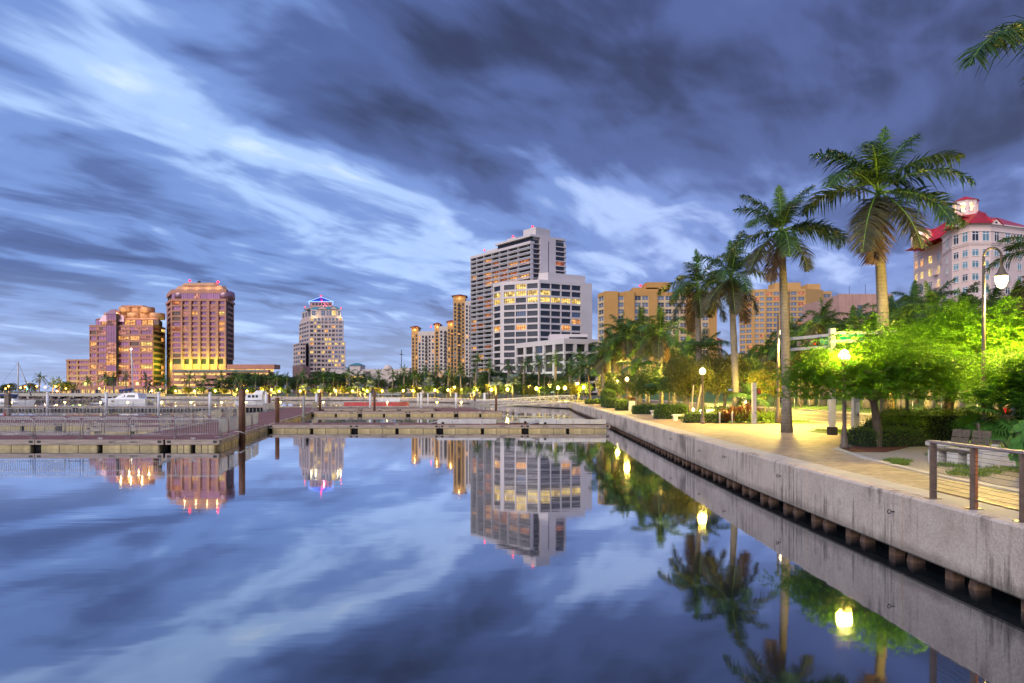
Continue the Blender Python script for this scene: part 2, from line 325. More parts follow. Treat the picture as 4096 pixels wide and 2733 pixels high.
def deckmat():
    m, nt, out = newmat('dock_planks')
    tc = N_(nt, 'ShaderNodeTexCoord'); P = tc.outputs['Object']
    br = N_(nt, 'ShaderNodeTexBrick', {'Vector': P, 'Color1': (0.16, 0.05, 0.035, 1), 'Color2': (0.26, 0.095, 0.07, 1), 'Mortar': (0.05, 0.03, 0.03, 1), 'Scale': 1.0, 'Mortar Size': 0.012, 'Brick Width': 2.95, 'Row Height': 0.16})
    n1 = N_(nt, 'ShaderNodeTexNoise', {'Vector': P, 'Scale': 0.5, 'Detail': 5.0, 'Roughness': 0.7})
    c = mixc(nt, ramp_(nt, n1.outputs['Fac'], [(0.4, (0, 0, 0)), (0.75, (0.6, 0.6, 0.6))]), br.outputs['Color'], (0.21, 0.14, 0.14))
    b = N_(nt, 'ShaderNodeBsdfPrincipled', {'Base Color': c, 'Roughness': 0.8}); bp = N_(nt, 'ShaderNodeBump', {'Height': br.outputs['Fac'], 'Strength': -0.5, 'Distance': 0.02})
    nt.links.new(bp.outputs[0], b.inputs['Normal']); nt.links.new(b.outputs[0], out.inputs[0])
deckmat()
def watermat():
    m, nt, out = newmat('calm_water')
    g = N_(nt, 'ShaderNodeNewGeometry'); mp = N_(nt, 'ShaderNodeMapping', {0: g.outputs['Position'], 3: (0.35, 1.1, 1)})
    n1 = N_(nt, 'ShaderNodeTexNoise', {'Vector': mp.outputs[0], 'Scale': 0.8, 'Detail': 3.0})
    bp = N_(nt, 'ShaderNodeBump', {'Height': n1.outputs['Fac'], 'Strength': 0.05, 'Distance': 0.05})
    lw = N_(nt, 'ShaderNodeFresnel', {'IOR': 1.33}); f = N_(nt, 'ShaderNodeMapRange', {0: lw.outputs[0], 1: 0.02, 2: 0.5, 3: 0.36, 4: 0.95})
    gl = N_(nt, 'ShaderNodeBsdfGlossy', {0: (0.90, 0.93, 1.0, 1), 1: 0.035, 'Normal': bp.outputs[0]})
    df = N_(nt, 'ShaderNodeBsdfDiffuse', {0: (0.012, 0.018, 0.022, 1)})
    mx = N_(nt, 'ShaderNodeMixShader', {0: f.outputs[0], 1: df.outputs[0], 2: gl.outputs[0]}); nt.links.new(mx.outputs[0], out.inputs[0])
watermat()
pm('coping_concrete', (0.50, 0.46, 0.41), 0.7, var=0.14, scale=1.5, bump=0.15, bscale=30)
pm('kerb_concrete', (0.46, 0.43, 0.37), 0.75, var=0.15, scale=2)
pm('asphalt', (0.12, 0.105, 0.085), 0.6, var=0.3, scale=1.2, bump=0.2, bscale=60)
pm('road_paint', (0.75, 0.72, 0.62), 0.6, var=0.1)
pm('grass', (0.075, 0.15, 0.03), 0.8, var=0.45, scale=4, bump=0.6, bscale=60)
pm('earth', (0.10, 0.11, 0.05), 0.9, var=0.4, scale=2, bump=0.4)
pm('mulch', (0.15, 0.045, 0.025), 0.9, var=0.5, scale=18, bump=0.9, bscale=50)
pm('gravel', (0.42, 0.37, 0.30), 0.9, var=0.4, scale=22, bump=0.9, bscale=70)
pm('pile_rust', (0.13, 0.06, 0.035), 0.75, var=0.6, scale=2.5, bump=0.4, stretch=(2, 2, 0.5))
pm('pile_wood', (0.20, 0.17, 0.14), 0.85, var=0.4, scale=3, bump=0.4, stretch=(4, 4, 0.4))
pm('pile_white', (0.66, 0.67, 0.72), 0.5, var=0.08, scale=2)
pm('pile_grey', (0.33, 0.34, 0.34), 0.6, var=0.2, scale=2)
pm('pile_concrete', (0.17, 0.105, 0.07), 0.85, var=0.45, scale=4, bump=0.4)
pm('dock_fascia', (0.37, 0.31, 0.27), 0.8, var=0.35, scale=2.5, bump=0.3, stretch=(0.4, 0.4, 3))
pm('dock_float', (0.46, 0.38, 0.20), 0.75, var=0.35, scale=2.0, bump=0.2)
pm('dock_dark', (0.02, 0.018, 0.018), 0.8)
pm('galvanised', (0.40, 0.41, 0.43), 0.42, 0.55, var=0.2, scale=4)
pm('aluminium', (0.60, 0.60, 0.58), 0.4, 0.5, var=0.12, scale=3)
pm('black_paint', (0.015, 0.015, 0.016), 0.5)
pm('white_paint', (0.74, 0.74, 0.74), 0.4, var=0.05)
pm('gel_white', (0.78, 0.79, 0.82), 0.25, var=0.05, scale=0.6)
pm('navy_canvas', (0.015, 0.04, 0.16), 0.7, var=0.2)
pm('dark_tint', (0.03, 0.035, 0.045), 0.15)
pm('red_paint', (0.55, 0.03, 0.03), 0.45, var=0.2, scale=1)
pm('lamp_post', (0.12, 0.095, 0.075), 0.55, var=0.2, bump=0.2, bscale=40)
pm('light_steel', (0.52, 0.52, 0.52), 0.45, 0.2, var=0.1)
pm('bronze_steel', (0.22, 0.16, 0.12), 0.4, 0.6, var=0.25, scale=6)
pm('rail_wood', (0.27, 0.24, 0.27), 0.6, var=0.2, scale=6, stretch=(6, 0.6, 6))
pm('orange_wood', (0.48, 0.17, 0.05), 0.55, var=0.25, scale=8)
pm('cable', (0.10, 0.10, 0.11), 0.4, 0.7)
pm('bench_wood', (0.10, 0.085, 0.06), 0.75, var=0.4, scale=6, bump=0.3, stretch=(1, 6, 6))
pm('bench_stone', (0.55, 0.53, 0.49), 0.75, var=0.15, scale=4, bump=0.2)
def palmbark():
    m, nt, out = newmat('palm_bark'); tc = N_(nt, 'ShaderNodeTexCoord'); P = tc.outputs['Object']
    w = N_(nt, 'ShaderNodeTexWave', {'Vector': P, 'Scale': 2.1, 'Distortion': 1.2, 'Detail': 2.0, 'Detail Scale': 2.0}, wave_type='BANDS', bands_direction='Z', wave_profile='SAW')
    n1 = N_(nt, 'ShaderNodeTexNoise', {'Vector': P, 'Scale': 1.4, 'Detail': 5.0, 'Roughness': 0.65}); n2 = N_(nt, 'ShaderNodeTexNoise', {'Vector': P, 'Scale': 9.0, 'Detail': 4.0, 'Roughness': 0.7})
    c = ramp_(nt, n1.outputs['Fac'], [(0.3, (0.13, 0.115, 0.095)), (0.7, (0.25, 0.225, 0.19))])
    c = mixc(nt, ramp_(nt, w.outputs['Fac'], [(0.75, (0, 0, 0)), (1.0, (0.55, 0.55, 0.55))]), c, (0.07, 0.055, 0.04))
    c = mixc(nt, ramp_(nt, n2.outputs['Fac'], [(0.56, (0, 0, 0)), (0.68, (0.75, 0.75, 0.75))]), c, (0.05, 0.055, 0.04))
    b = N_(nt, 'ShaderNodeBsdfPrincipled', {'Base Color': c, 'Roughness': 0.85}); ad = N_(nt, 'ShaderNodeMath', {0: n2.outputs['Fac'], 1: w.outputs['Fac']}, operation='SUBTRACT'); bp = N_(nt, 'ShaderNodeBump', {'Height': ad.outputs[0], 'Strength': 0.35, 'Distance': 0.02})
    nt.links.new(bp.outputs[0], b.inputs['Normal']); nt.links.new(b.outputs[0], out.inputs[0])
palmbark()
pm('palm_bark_dark', (0.15, 0.11, 0.07), 0.9, var=0.5, scale=4, bump=0.6, stretch=(1, 1, 5))
pm('crownshaft', (0.13, 0.26, 0.03), 0.4, var=0.25, scale=2, stretch=(5, 5, 0.5))
pm('tree_bark', (0.17, 0.13, 0.09), 0.9, var=0.4, scale=6, bump=0.6, stretch=(2, 2, 0.6))
leafmat('frond_green', (0.020, 0.058, 0.020), (0.058, 0.122, 0.032), 0.28)
leafmat('frond_young', (0.05, 0.135, 0.02), (0.085, 0.18, 0.03), 0.28)
leafmat('frond_olive', (0.032, 0.042, 0.018), (0.075, 0.07, 0.033), 0.2)
leafmat('frond_brown', (0.06, 0.038, 0.022), (0.13, 0.085, 0.05), 0.15)
leafmat('frond_silver', (0.16, 0.22, 0.20), (0.26, 0.33, 0.30), 0.2)
leafmat('leaf_bright', (0.065, 0.20, 0.010), (0.14, 0.31, 0.015), 0.6)
leafmat('leaf_mid', (0.035, 0.085, 0.018), (0.09, 0.14, 0.03), 0.35)
leafmat('leaf_olive', (0.06, 0.09, 0.018), (0.16, 0.15, 0.03), 0.4)
leafmat('leaf_dark', (0.02, 0.055, 0.016), (0.05, 0.095, 0.028), 0.3)
leafmat('leaf_yellow', (0.16, 0.19, 0.02), (0.30, 0.27, 0.04), 0.4)
leafmat('leaf_hedge', (0.06, 0.135, 0.022), (0.14, 0.23, 0.04), 0.4, scale=4)
leafmat('leaf_red', (0.06, 0.015, 0.012), (0.12, 0.05, 0.02), 0.25, scale=4)
leafmat('leaf_lime', (0.10, 0.2, 0.02), (0.22, 0.30, 0.06), 0.35, scale=4)
leafmat('leaf_grape', (0.05, 0.17, 0.025), (0.10, 0.26, 0.05), 0.35, scale=3)
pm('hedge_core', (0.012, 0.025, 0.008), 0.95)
globe_emit('globe_glow', (1.0, 0.80, 0.38), 2.6); globe_emit('globe_far', (1.0, 0.62, 0.10), 9.0); globe_emit('glow_orange', (1.0, 0.33, 0.05), 7.0)
emit('beacon_red', (1.0, 0.012, 0.025), 4.0); emit('signal_green', (0.05, 1.0, 0.45), 8.0); emit('signal_red', (1.0, 0.02, 0.02), 0.9); emit('neon_blue', (0.18, 0.32, 1.0), 1.6)
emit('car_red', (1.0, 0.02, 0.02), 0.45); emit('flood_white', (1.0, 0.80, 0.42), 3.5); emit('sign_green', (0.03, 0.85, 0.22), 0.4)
# -- buildings
pm('pink_granite', (0.46, 0.22, 0.15), 0.65, var=0.10, scale=0.2); pm('pink_granite_light', (0.54, 0.30, 0.18), 0.65, var=0.08, scale=0.2)
pm('rose_stone', (0.50, 0.40, 0.38), 0.7, var=0.07, scale=0.2); pm('pale_white', (0.61, 0.555, 0.555), 0.6, var=0.05, scale=0.1); pm('office_white', (0.64, 0.58, 0.57), 0.6, var=0.05, scale=0.1)
pm('tan_stucco', (0.50, 0.275, 0.085), 0.8, var=0.07, scale=0.2); pm('tan_light', (0.60, 0.45, 0.27), 0.8, var=0.07, scale=0.2); pm('ochre_stucco', (0.58, 0.335, 0.12), 0.8, var=0.08, scale=0.2)
pm('cream_stucco', (0.66, 0.58, 0.53), 0.8, var=0.06, scale=0.2); pm('shell_white', (0.80, 0.62, 0.57), 0.75, var=0.05, scale=0.3, bump=0.1, bscale=8); pm('shell_trim', (0.84, 0.69, 0.64), 0.7, var=0.04)
pm('clay_pink', (0.46, 0.28, 0.24), 0.85, var=0.15, scale=0.3); pm('dark_frame', (0.03, 0.028, 0.03), 0.5); pm('white_frame', (0.72, 0.73, 0.75), 0.4); pm('core_dark', (0.05, 0.045, 0.05), 0.8)
pm('teal_roof', (0.06, 0.30, 0.33), 0.4, 0.2, var=0.1); pm('teal_paint', (0.02, 0.33, 0.28), 0.5); pm('blue_roof', (0.01, 0.03, 0.42), 0.4, var=0.3, scale=1); pm('terracotta', (0.26, 0.055, 0.04), 0.75, var=0.2, scale=1)
def redtile():
    m, nt, out = newmat('red_tile'); tc = N_(nt, 'ShaderNodeTexCoord')
    w = N_(nt, 'ShaderNodeTexNoise', {'Vector': tc.outputs['Object'], 'Scale': 1.2, 'Detail': 3.0}); c = ramp_(nt, w.outputs['Fac'], [(0.3, (0.46, 0.012, 0.02)), (0.7, (0.64, 0.03, 0.04))])
    b = N_(nt, 'ShaderNodeBsdfPrincipled', {'Base Color': c, 'Roughness': 0.45}); nt.links.new(b.outputs[0], out.inputs[0])
redtile()
glass('glass_pink', (0.46, 0.13, 0.22), 0.40, 0.1, (1.0, 0.52, 0.70)); glass('glass_dark', (0.012, 0.013, 0.017), 0.06, 0.06, (0.75, 0.8, 0.9)); glass('glass_blue', (0.05, 0.06, 0.08), 0.25, 0.08, (0.8, 0.88, 1.0))
glass('glass_dome', (0.22, 0.10, 0.14), 0.15, 0.3, (0.95, 0.65, 0.8)); glass('glass_teal', (0.11, 0.26, 0.27), 0.22, 0.1, (0.8, 0.95, 1.0)); glass('glass_amber', (0.10, 0.03, 0.01), 0.25, 0.1, (1.0, 0.6, 0.4)); glass('glass_grey', (0.10, 0.095, 0.10), 0.22, 0.12)
litwin('lit_warm', (1.0, 0.62, 0.20), (0.75, 0.30, 0.07), 0.85); litwin('lit_yellow', (1.0, 0.80, 0.30), (0.80, 0.50, 0.10), 0.85); litwin('lit_amber', (1.0, 0.36, 0.07), (0.45, 0.10, 0.02), 0.6)
litwin('lit_rose', (1.0, 0.50, 0.30), (0.70, 0.24, 0.20), 0.50); litwin('lit_garage', (1.0, 0.78, 0.24), (0.9, 0.52, 0.12), 0.9)
# ================================================================== the setting
RW = [(7.2, -12.0), (7.2, 20.0), (7.45, 30.0), (7.75, 38.0), (8.3, 54.0), (8.8, 68.0), (9.4, 100.0), (10.2, 121.0)]
FW = [(10.2, 121.0), (0.2, 146.0), (-16.8, 185.0), (-38.7, 214.0), (-66.4, 230.0), (-101.0, 240.0), (-130.0, 252.0), (-186.0, 290.0), (-260.0, 305.0), (-600.0, 360.0), (-2500.0, 900.0)]
def rwx(y):
    for (x0, y0), (x1, y1) in zip(RW, RW[1:]):
        if y <= y1: return x0 + (x1 - x0) * (y - y0) / (y1 - y0)
    return RW[-1][0]
def fwd(px):                                 # depth of the far seawall along a photo column
    t = (px - 2048) / FPX
    for (x0, y0), (x1, y1) in zip(FW, FW[1:]):
        a, b = x0 - t * y0, x1 - t * y1
        if a >= 0 >= b: k = a / (a - b); return y0 + k * (y1 - y0)
    return 130.0
GZ = 1.25
def sheet(name, poly, z, mat, label=None):
    bm = bmesh.new(); vs = [bm.verts.new((x, y, 0)) for x, y in poly]; f = bm.faces.new(vs); bmesh.ops.triangulate(bm, faces=[f]); bmesh.ops.recalc_face_normals(bm, faces=bm.faces)
    for f in bm.faces:
        if f.normal.z < 0: f.normal_flip()
    me = bpy.data.meshes.new(name); bm.to_mesh(me); bm.free(); me.materials.append(M[mat]); o = put(name, me, None, (0, 0, z)); return setp(o, label, kind='structure')
water = sheet('water', [(-4000, -300), (4000, -300), (4000, 5000), (-4000, 5000)], 0.0, 'calm_water')
inset = 0.25
sheet('ground', [(x + inset, y) for x, y in RW[:-1]] + [(RW[-1][0] + inset, RW[-1][1] + 0.2)] + [(x, y + inset) for x, y in FW[1:]] + [(-4000, 5000), (4000, 5000), (4000, -300), (7.45, -300)], GZ - 0.012, 'earth')
# promenade, plaza, road, kerbs
def off(y, w): return rwx(y) + w
ys = [-12, 0, 10, 20, 30, 38, 46, 54, 68, 84, 100, 112, 120]
prom_r = [(9.6, -12), (9.6, 10), (9.58, 15.6), (10.0, 19.5), (10.65, 22.4), (12.2, 24.5), (14.2, 26.6), (16.6, 28.2), (18.4, 29.4), (18.4, 40.2), (12.0, 40.2), (11.6, 44), (12.3, 60), (12.8, 90), (14.5, 118)]
sheet('promenade', [(off(y, 0.8), y) for y in ys] + list(reversed(prom_r)), GZ, 'brick_pavers')
sheet('road', [(18.55, -60), (28.6, -60), (28.6, 220), (18.55, 220), (18.55, 31), (18.55, 25)], GZ - 0.004, 'asphalt')
sheet('side_street', [(28.6, 30), (140, 30), (140, 43), (28.6, 43)], GZ - 0.004, 'asphalt')
for i, (x, y0, y1) in enumerate([(22.0, 36, 62), (19.25, 38.0, 46.5), (25.3, 34, 44), (22.0, 68, 80), (25.3, 50, 60)]):
    sheet('lane_marking', [(x - 0.07, y0), (x + 0.07, y0), (x + 0.07, y1), (x - 0.07, y1)], GZ + 0.002, 'road_paint')
def kerb(name, pts, w, h, mat='kerb_concrete', z=GZ):
    mb = MB()
    for (x0, y0), (x1, y1) in zip(pts, pts[1:]):
        l = math.hypot(x1 - x0, y1 - y0); u = ((x1 - x0) / l, (y1 - y0) / l); mb.obox((x0, y0), u, l - 0.01, w / 2, z - 0.1, z + h, 0, off=w / 2)
    return setp(mb.build(name, mat), kind='structure')
kerb('kerb', [(18.47, -60), (18.47, 25)], 0.16, 0.12); kerb('kerb', [(18.47, 45), (18.47, 220)], 0.16, 0.12)
kerb('kerb', [(28.7, 43), (28.7, 220)], 0.2, 0.13); kerb('kerb', [(28.7, -60), (28.7, 30)], 0.2, 0.13)
bed = [(9.6, -12), (9.6, 10), (9.58, 15.6), (10.0, 19.5), (10.65, 22.4), (12.2, 24.5), (14.2, 26.6), (16.6, 28.2), (18.35, 29.35)]
kerb('bed_edging', bed, 0.22, 0.035)
sheet('gravel_bed', [(x + 0.1, y) for x, y in bed[:5]] + [(12.3, 24.3), (14.3, 26.4), (18.35, 29.2), (18.35, -12)], GZ + 0.004, 'gravel')
sheet('mulch_ring', [(10.55, 21.3), (10.8, 22.3), (12.3, 24.2), (14.2, 26.2), (14.6, 24.4), (12.6, 22.2), (11.6, 21.2)], GZ + 0.010, 'mulch')
sheet('lawn', [(14.4, 20.6), (18.3, 20.6), (18.3, 27.5), (16.2, 26.6), (14.6, 24.2)], GZ + 0.009, 'grass')
# grass islet by the plaza corner
sheet('lawn', [(15.0 + 2.3 * math.cos(a) + 1.2, 31.6 + 2.1 * math.sin(a)) for a in np.linspace(0, 2 * math.pi, 25)[:-1]], GZ + 0.008, 'grass')
sheet('lawn', [(14.9, 40.4), (18.3, 40.4), (18.3, 44), (15.2, 43.2)], GZ + 0.008, 'grass')
sheet('lawn', [(12.0, 40.4), (14.85, 40.4), (15.2, 43.4), (18.3, 44.2), (18.3, 118), (14.6, 118), (12.9, 90), (12.4, 60), (11.7, 44)], GZ - 0.002, 'grass')
# verge and grass slope beyond the road
def slope():
    mb = MB(); ysl = list(range(43, 230, 6)); xs = [28.8, 32.0, 36.0, 42.0, 60.0]; zs = [0.12, 0.2, 0.7, 1.8, 2.0]
    rng = random.Random(4)
    vs = [(x, y, GZ + z + (rng.uniform(-0.05, 0.05) if 0 < i < 4 else 0)) for y in ysl for i, (x, z) in enumerate(zip(xs, zs))]; n = len(xs)
    mb.add(vs, [(j * n + i, j * n + i + 1, (j + 1) * n + i + 1, (j + 1) * n + i) for j in range(len(ysl) - 1) for i in range(n - 1)], 0, True)
    return setp(mb.build('lawn_slope', 'grass'), kind='structure')
slope()
# ---------------------------------------------------------------- near seawall: panels, coping, king piles and batter piles
sw = thing('seawall', 'stained grey concrete seawall with coping and piles beside the promenade', 'seawall', (7.2, 0, 0))
def along(path, step, gap=0.0):
    segs = []; cum = [0]
    for a, b in zip(path, path[1:]): cum.append(cum[-1] + math.dist(a, b))
    def at(s):
        for i in range(len(path) - 1):
            if s <= cum[i + 1] or i == len(path) - 2:
                k = (s - cum[i]) / (cum[i + 1] - cum[i]); return (path[i][0] + (path[i + 1][0] - path[i][0]) * k, path[i][1] + (path[i + 1][1] - path[i][1]) * k)
    s = 0
    while s < cum[-1] - 0.05:
        e = min(s + step, cum[-1]); A, B = at(s + gap), at(e - gap); segs.append((A, B)); s = e
    return segs
def wall_panels(parent, path, step, zb, zt, thick, inside):
    # inside: +1 when land lies to the right of the direction of travel
    for (A, B) in along(path, step, 0.018):
        l = math.dist(A, B); u = ((B[0] - A[0]) / l, (B[1] - A[1]) / l)
        mb = MB(); n = (u[1] * inside, -u[0] * inside)        # towards land
        q = lambda a, b: (A[0] + u[0] * a + n[0] * b, A[1] + u[1] * a + n[1] * b)
        c = 0.035                                             # chamfered top edge
        prof = [(0.02, zb), (0.0, zb + 0.03), (0.0, zt - c), (c, zt), (thick, zt), (thick, zb)]
        k = len(prof); vs = [(*q(0, b), z) for b, z in prof] + [(*q(l, b), z) for b, z in prof]
        fs = [(i, (i + 1) % k, k + (i + 1) % k, k + i) for i in range(k)] + [tuple(reversed(range(k))), tuple(range(k, 2 * k))]
        mb.add(vs, fs); o = mb.build('wall_panel', 'seawall_concrete', parent)
wall_panels(sw, RW, 4.1, 0.21, GZ, 0.30, 1)
for (A, B) in along([(x + 0.306, y) for x, y in RW], 4.1, 0.004):
    l = math.dist(A, B); u = ((B[0] - A[0]) / l, (B[1] - A[1]) / l); mb = MB(); mb.obox(A, u, l, 0.0, GZ - 0.15, GZ + 0.001, 0, off=0.5); mb.build('coping_slab', 'coping_concrete', sw)
mb = MB()
for (A, B) in zip([(x + 0.75, y) for x, y in RW], [(x + 0.75, y) for x, y in RW[1:]]): mb.quad((*A, -0.5), (*B, -0.5), (*B, 0.4), (*A, 0.4))
mb.build('recess_shade', 'dock_dark', sw)  # near-black sheet whose colour stands in for the shade under the wall
kp = MB(); kp.box(-0.09, -0.09, -0.6, 0.12, 0.09, 0.24)
bt = MB(); bt.prism([(-0.08, -0.11), (0.2, -0.11), (0.2, 0.11), (-0.08, 0.11)], -0.6, 0.24, top=[(0.08, -0.09), (0.3, -0.09), (0.3, 0.09), (0.08, 0.09)])
kpm, btm = kp.mesh('king_pile', 'pile_concrete'), bt.mesh('batter_pile', 'pile_concrete')
y = 6.3
while y < 119:
    put('king_pile', kpm, sw, (rwx(y) + 0.22, y, 0), (0, 0, R(4)), world=True); put('batter_pile', btm, sw, (rwx(y - 0.55) + 0.12, y - 0.55, 0), (0, 0, 0), world=True); y += 1.72
mb = MB()
ring = MB(); ring.tube([(0, 0, 0), (-0.06, 0, 0)], 0.012, 6); ring.tube([(-0.06 - 0.035 * (1 - math.cos(t)), 0, 0.035 * math.sin(t)) for t in np.linspace(0, 2 * math.pi, 11)], 0.009, 5)
rm = ring.mesh('mooring_ring', 'black_paint')
for px, py in ((3125, 1904), (3578, 2047), (2690, 1756), (2805, 1803), (2905, 1828)):
    t = (px - 2048) / FPX; yy = 7.25 / t if t else 20
    for _ in range(6): yy = rwx(yy) / t
    put('mooring_ring', rm, sw, (rwx(yy) - 0.002, yy, ZD(py, yy)), world=True)
# far seawall
fw = thing('far_seawall', 'long grey seawall across the basin below the far row of lamps', 'seawall', (-38, 214, 0))
wall_panels(fw, FW[:7], 6.0, 0.12, GZ + 0.02, 0.5, 1)
pr = thing('pier_promenade', 'raised concrete promenade on stub piers at the left of the basin', 'pier', (-186, 290, 0))
mb = MB()
for (A, B) in along(FW[6:9], 8.0, 0.01):
    l = math.dist(A, B); u = ((B[0] - A[0]) / l, (B[1] - A[1]) / l); m2 = MB(); m2.obox(A, (u[0], u[1]), l, 0.0, 0.9, 2.3, 0, off=2.0); m2.build('deck_slab', 'kerb_concrete', pr)
    m3 = MB(); m3.obox((A[0] + u[0] * 3, A[1] + u[1] * 3), u, 1.0, -0.2, -0.3, 0.9, 0, off=1.2); m3.build('pier_leg', 'kerb_concrete', pr)
# rail posts along the raised promenade
rp = MB(); rp.box(-0.06, -0.06, 0, 0.06, 0.06, 1.0); rpm = rp.mesh('rail_post', 'galvanised')
for (A, B) in along(FW[6:9], 2.6): put('rail_post', rpm, pr, (A[0], A[1] + 0.3, 2.3), world=True)
# riprap bank at far left: separate boulders
def rock_mesh(seed):
    bm = bmesh.new(); bmesh.ops.create_icosphere(bm, subdivisions=2, radius=0.5); rg = random.Random(seed)
    for v in bm.verts: v.co *= rg.uniform(0.72, 1.15)
    me = bpy.data.meshes.new('boulder'); bm.to_mesh(me); bm.free(); me.materials.append(M['rock']); return me
pm('rock', (0.17, 0.125, 0.10), 0.9, var=0.5, scale=1.5, bump=0.4)
rocks = [rock_mesh(i) for i in range(4)]; rg = random.Random(8)
bank = thing('riprap_bank', 'low bank of brown boulders topped with scrub at far left', 'rock bank', (-150, 205, 0))
mb = MB(); mb.prism([(-230, 206), (-115, 206), (-128, 211), (-230, 214)], -0.5, 0.7, 0); mb.build('bank_core', 'rock', bank)
for i in range(170):
    x = rg.uniform(-185, -116); y = rg.uniform(204.5, 208); put('boulder', rocks[i % 4], bank, (x, y, rg.uniform(0.0, 0.75)), (rg.uniform(0, 6), rg.uniform(0, 6), rg.uniform(0, 6)), [rg.uniform(0.9, 1.9)] * 3, world=True)
# ================================================================== buildings
def win_mesh(key, nx, ny, frame='dark_frame', bar=0.03, glassm='glass_dark', transom=None):
    mb = MB(); mb.quad((0, 0, 0), (1, 0, 0), (1, 0, 1), (0, 0, 1), 0)
    for i in range(nx + 1):
        x = i / nx; h = bar / 2; mb.box(max(0, x - h), -0.08, 0, min(1, x + h), -0.005, 1, 1)
    zs = [j / ny for j in range(ny + 1)] if transom is None else [0, transom, 1]
    for z in zs: h = bar / 2; mb.box(0, -0.07, max(0, z - h), 1, -0.006, min(1, z + h), 1)
    return mb.mesh(key, [glassm, frame])
WM = {'w1': win_mesh('window', 1, 1), 'w2': win_mesh('window', 2, 1), 'w3': win_mesh('window', 3, 1), 'w4': win_mesh('window', 4, 1), 'w5': win_mesh('window', 5, 1), 'w22': win_mesh('window', 2, 2, 'white_frame'),
      'w3w': win_mesh('window', 3, 1, 'white_frame', 0.04, transom=0.72), 'w2w': win_mesh('window', 2, 1, 'white_frame', 0.07, transom=0.74), 'slot': win_mesh('window', 1, 1, bar=0.01), 'w24': win_mesh('window', 4, 8, 'dark_frame', 0.02)}
RB = random.Random(21)
def window(parent, A, u, a, z, w, h, rec, mat, kind='w3', name='window'):
    n = (u[1], -u[0]); loc = (A[0] + u[0] * a - n[0] * rec, A[1] + u[1] * a - n[1] * rec, z)
    o = put(name, WM[kind], parent, loc, (0, 0, math.atan2(u[1], u[0])), (w, 1, h), world=True)
    o.material_slots[0].link = 'OBJECT'; o.material_slots[0].material = M[mat]; return o
def unit(A, B): l = math.dist(A, B); return ((B[0] - A[0]) / l, (B[1] - A[1]) / l), l
def pick(tab):
    r = RB.random(); s = 0
    for m, p in tab:
        s += p
        if r < s: return m
    return tab[0][0]
def facade(parent, wall, A, B, z0, fh, nf, bays, sp=1.2, cw=0.6, rec=0.5, tab=(('glass_dark', 1),), kind='w3', proud=0.0, spproud=0.02, rowtab=None, m=0, slabs=True):
    """bays: number of equal bays, or list of (start fraction, end fraction) openings"""
    u, l = unit(A, B)
    if isinstance(bays, int): bays = [((i + cw / l / 2 * bays) / bays, (i + 1 - cw / l / 2 * bays) / bays) for i in range(bays)]
    H = fh * nf; e = 0.0
    for f0, f1 in bays:                       # piers between openings
        if f0 * l - e > 0.02: wall.obox((A[0] + u[0] * e, A[1] + u[1] * e), u, f0 * l - e, rec + 0.06, z0, z0 + H, m, off=proud)
        e = f1 * l
    if l - e > 0.02: wall.obox((A[0] + u[0] * e, A[1] + u[1] * e), u, l - e, rec + 0.06, z0, z0 + H, m, off=proud)
    for j in range(nf):
        for f0, f1 in bays:
            a = f0 * l; w = (f1 - f0) * l
            if slabs: wall.obox((A[0] + u[0] * a, A[1] + u[1] * a), u, w, rec + 0.05, z0 + j * fh, z0 + j * fh + sp, m, off=spproud)
            t = rowtab(j) if rowtab else tab
            window(parent, A, u, a + 0.02, z0 + j * fh + sp, w - 0.04, fh - sp, rec, pick(t), kind)
def inset_poly(poly, d):                      # poly runs left to right along the front, then back: shrink towards centroid
    cx = sum(p[0] for p in poly) / len(poly); cy = sum(p[1] for p in poly) / len(poly); r = []
    for x, y in poly: L = math.hypot(x - cx, y - cy); k = (L - d) / L; r.append((cx + (x - cx) * k, cy + (y - cy) * k))
    return r
def beacon(parent, x, y, z, r=0.45):
    mb = MB(); mb.lathe([(0.12, 0), (0.12, 0.8)], 6, 0, (x, y, z)); s = mb.build('beacon_mast', 'galvanised', parent)
    g = MB(); g.lathe([(0.02, 0), (r, r * 0.6), (r, r * 1.3), (0.02, r * 2)], 8, 0, (x, y, z + 0.8)); g.build('beacon_lamp', 'beacon_red', parent)
def uplight(parent, loc, power, col, rad=0.5): return lamp_light('flood_light', parent, loc, power, col, rad)
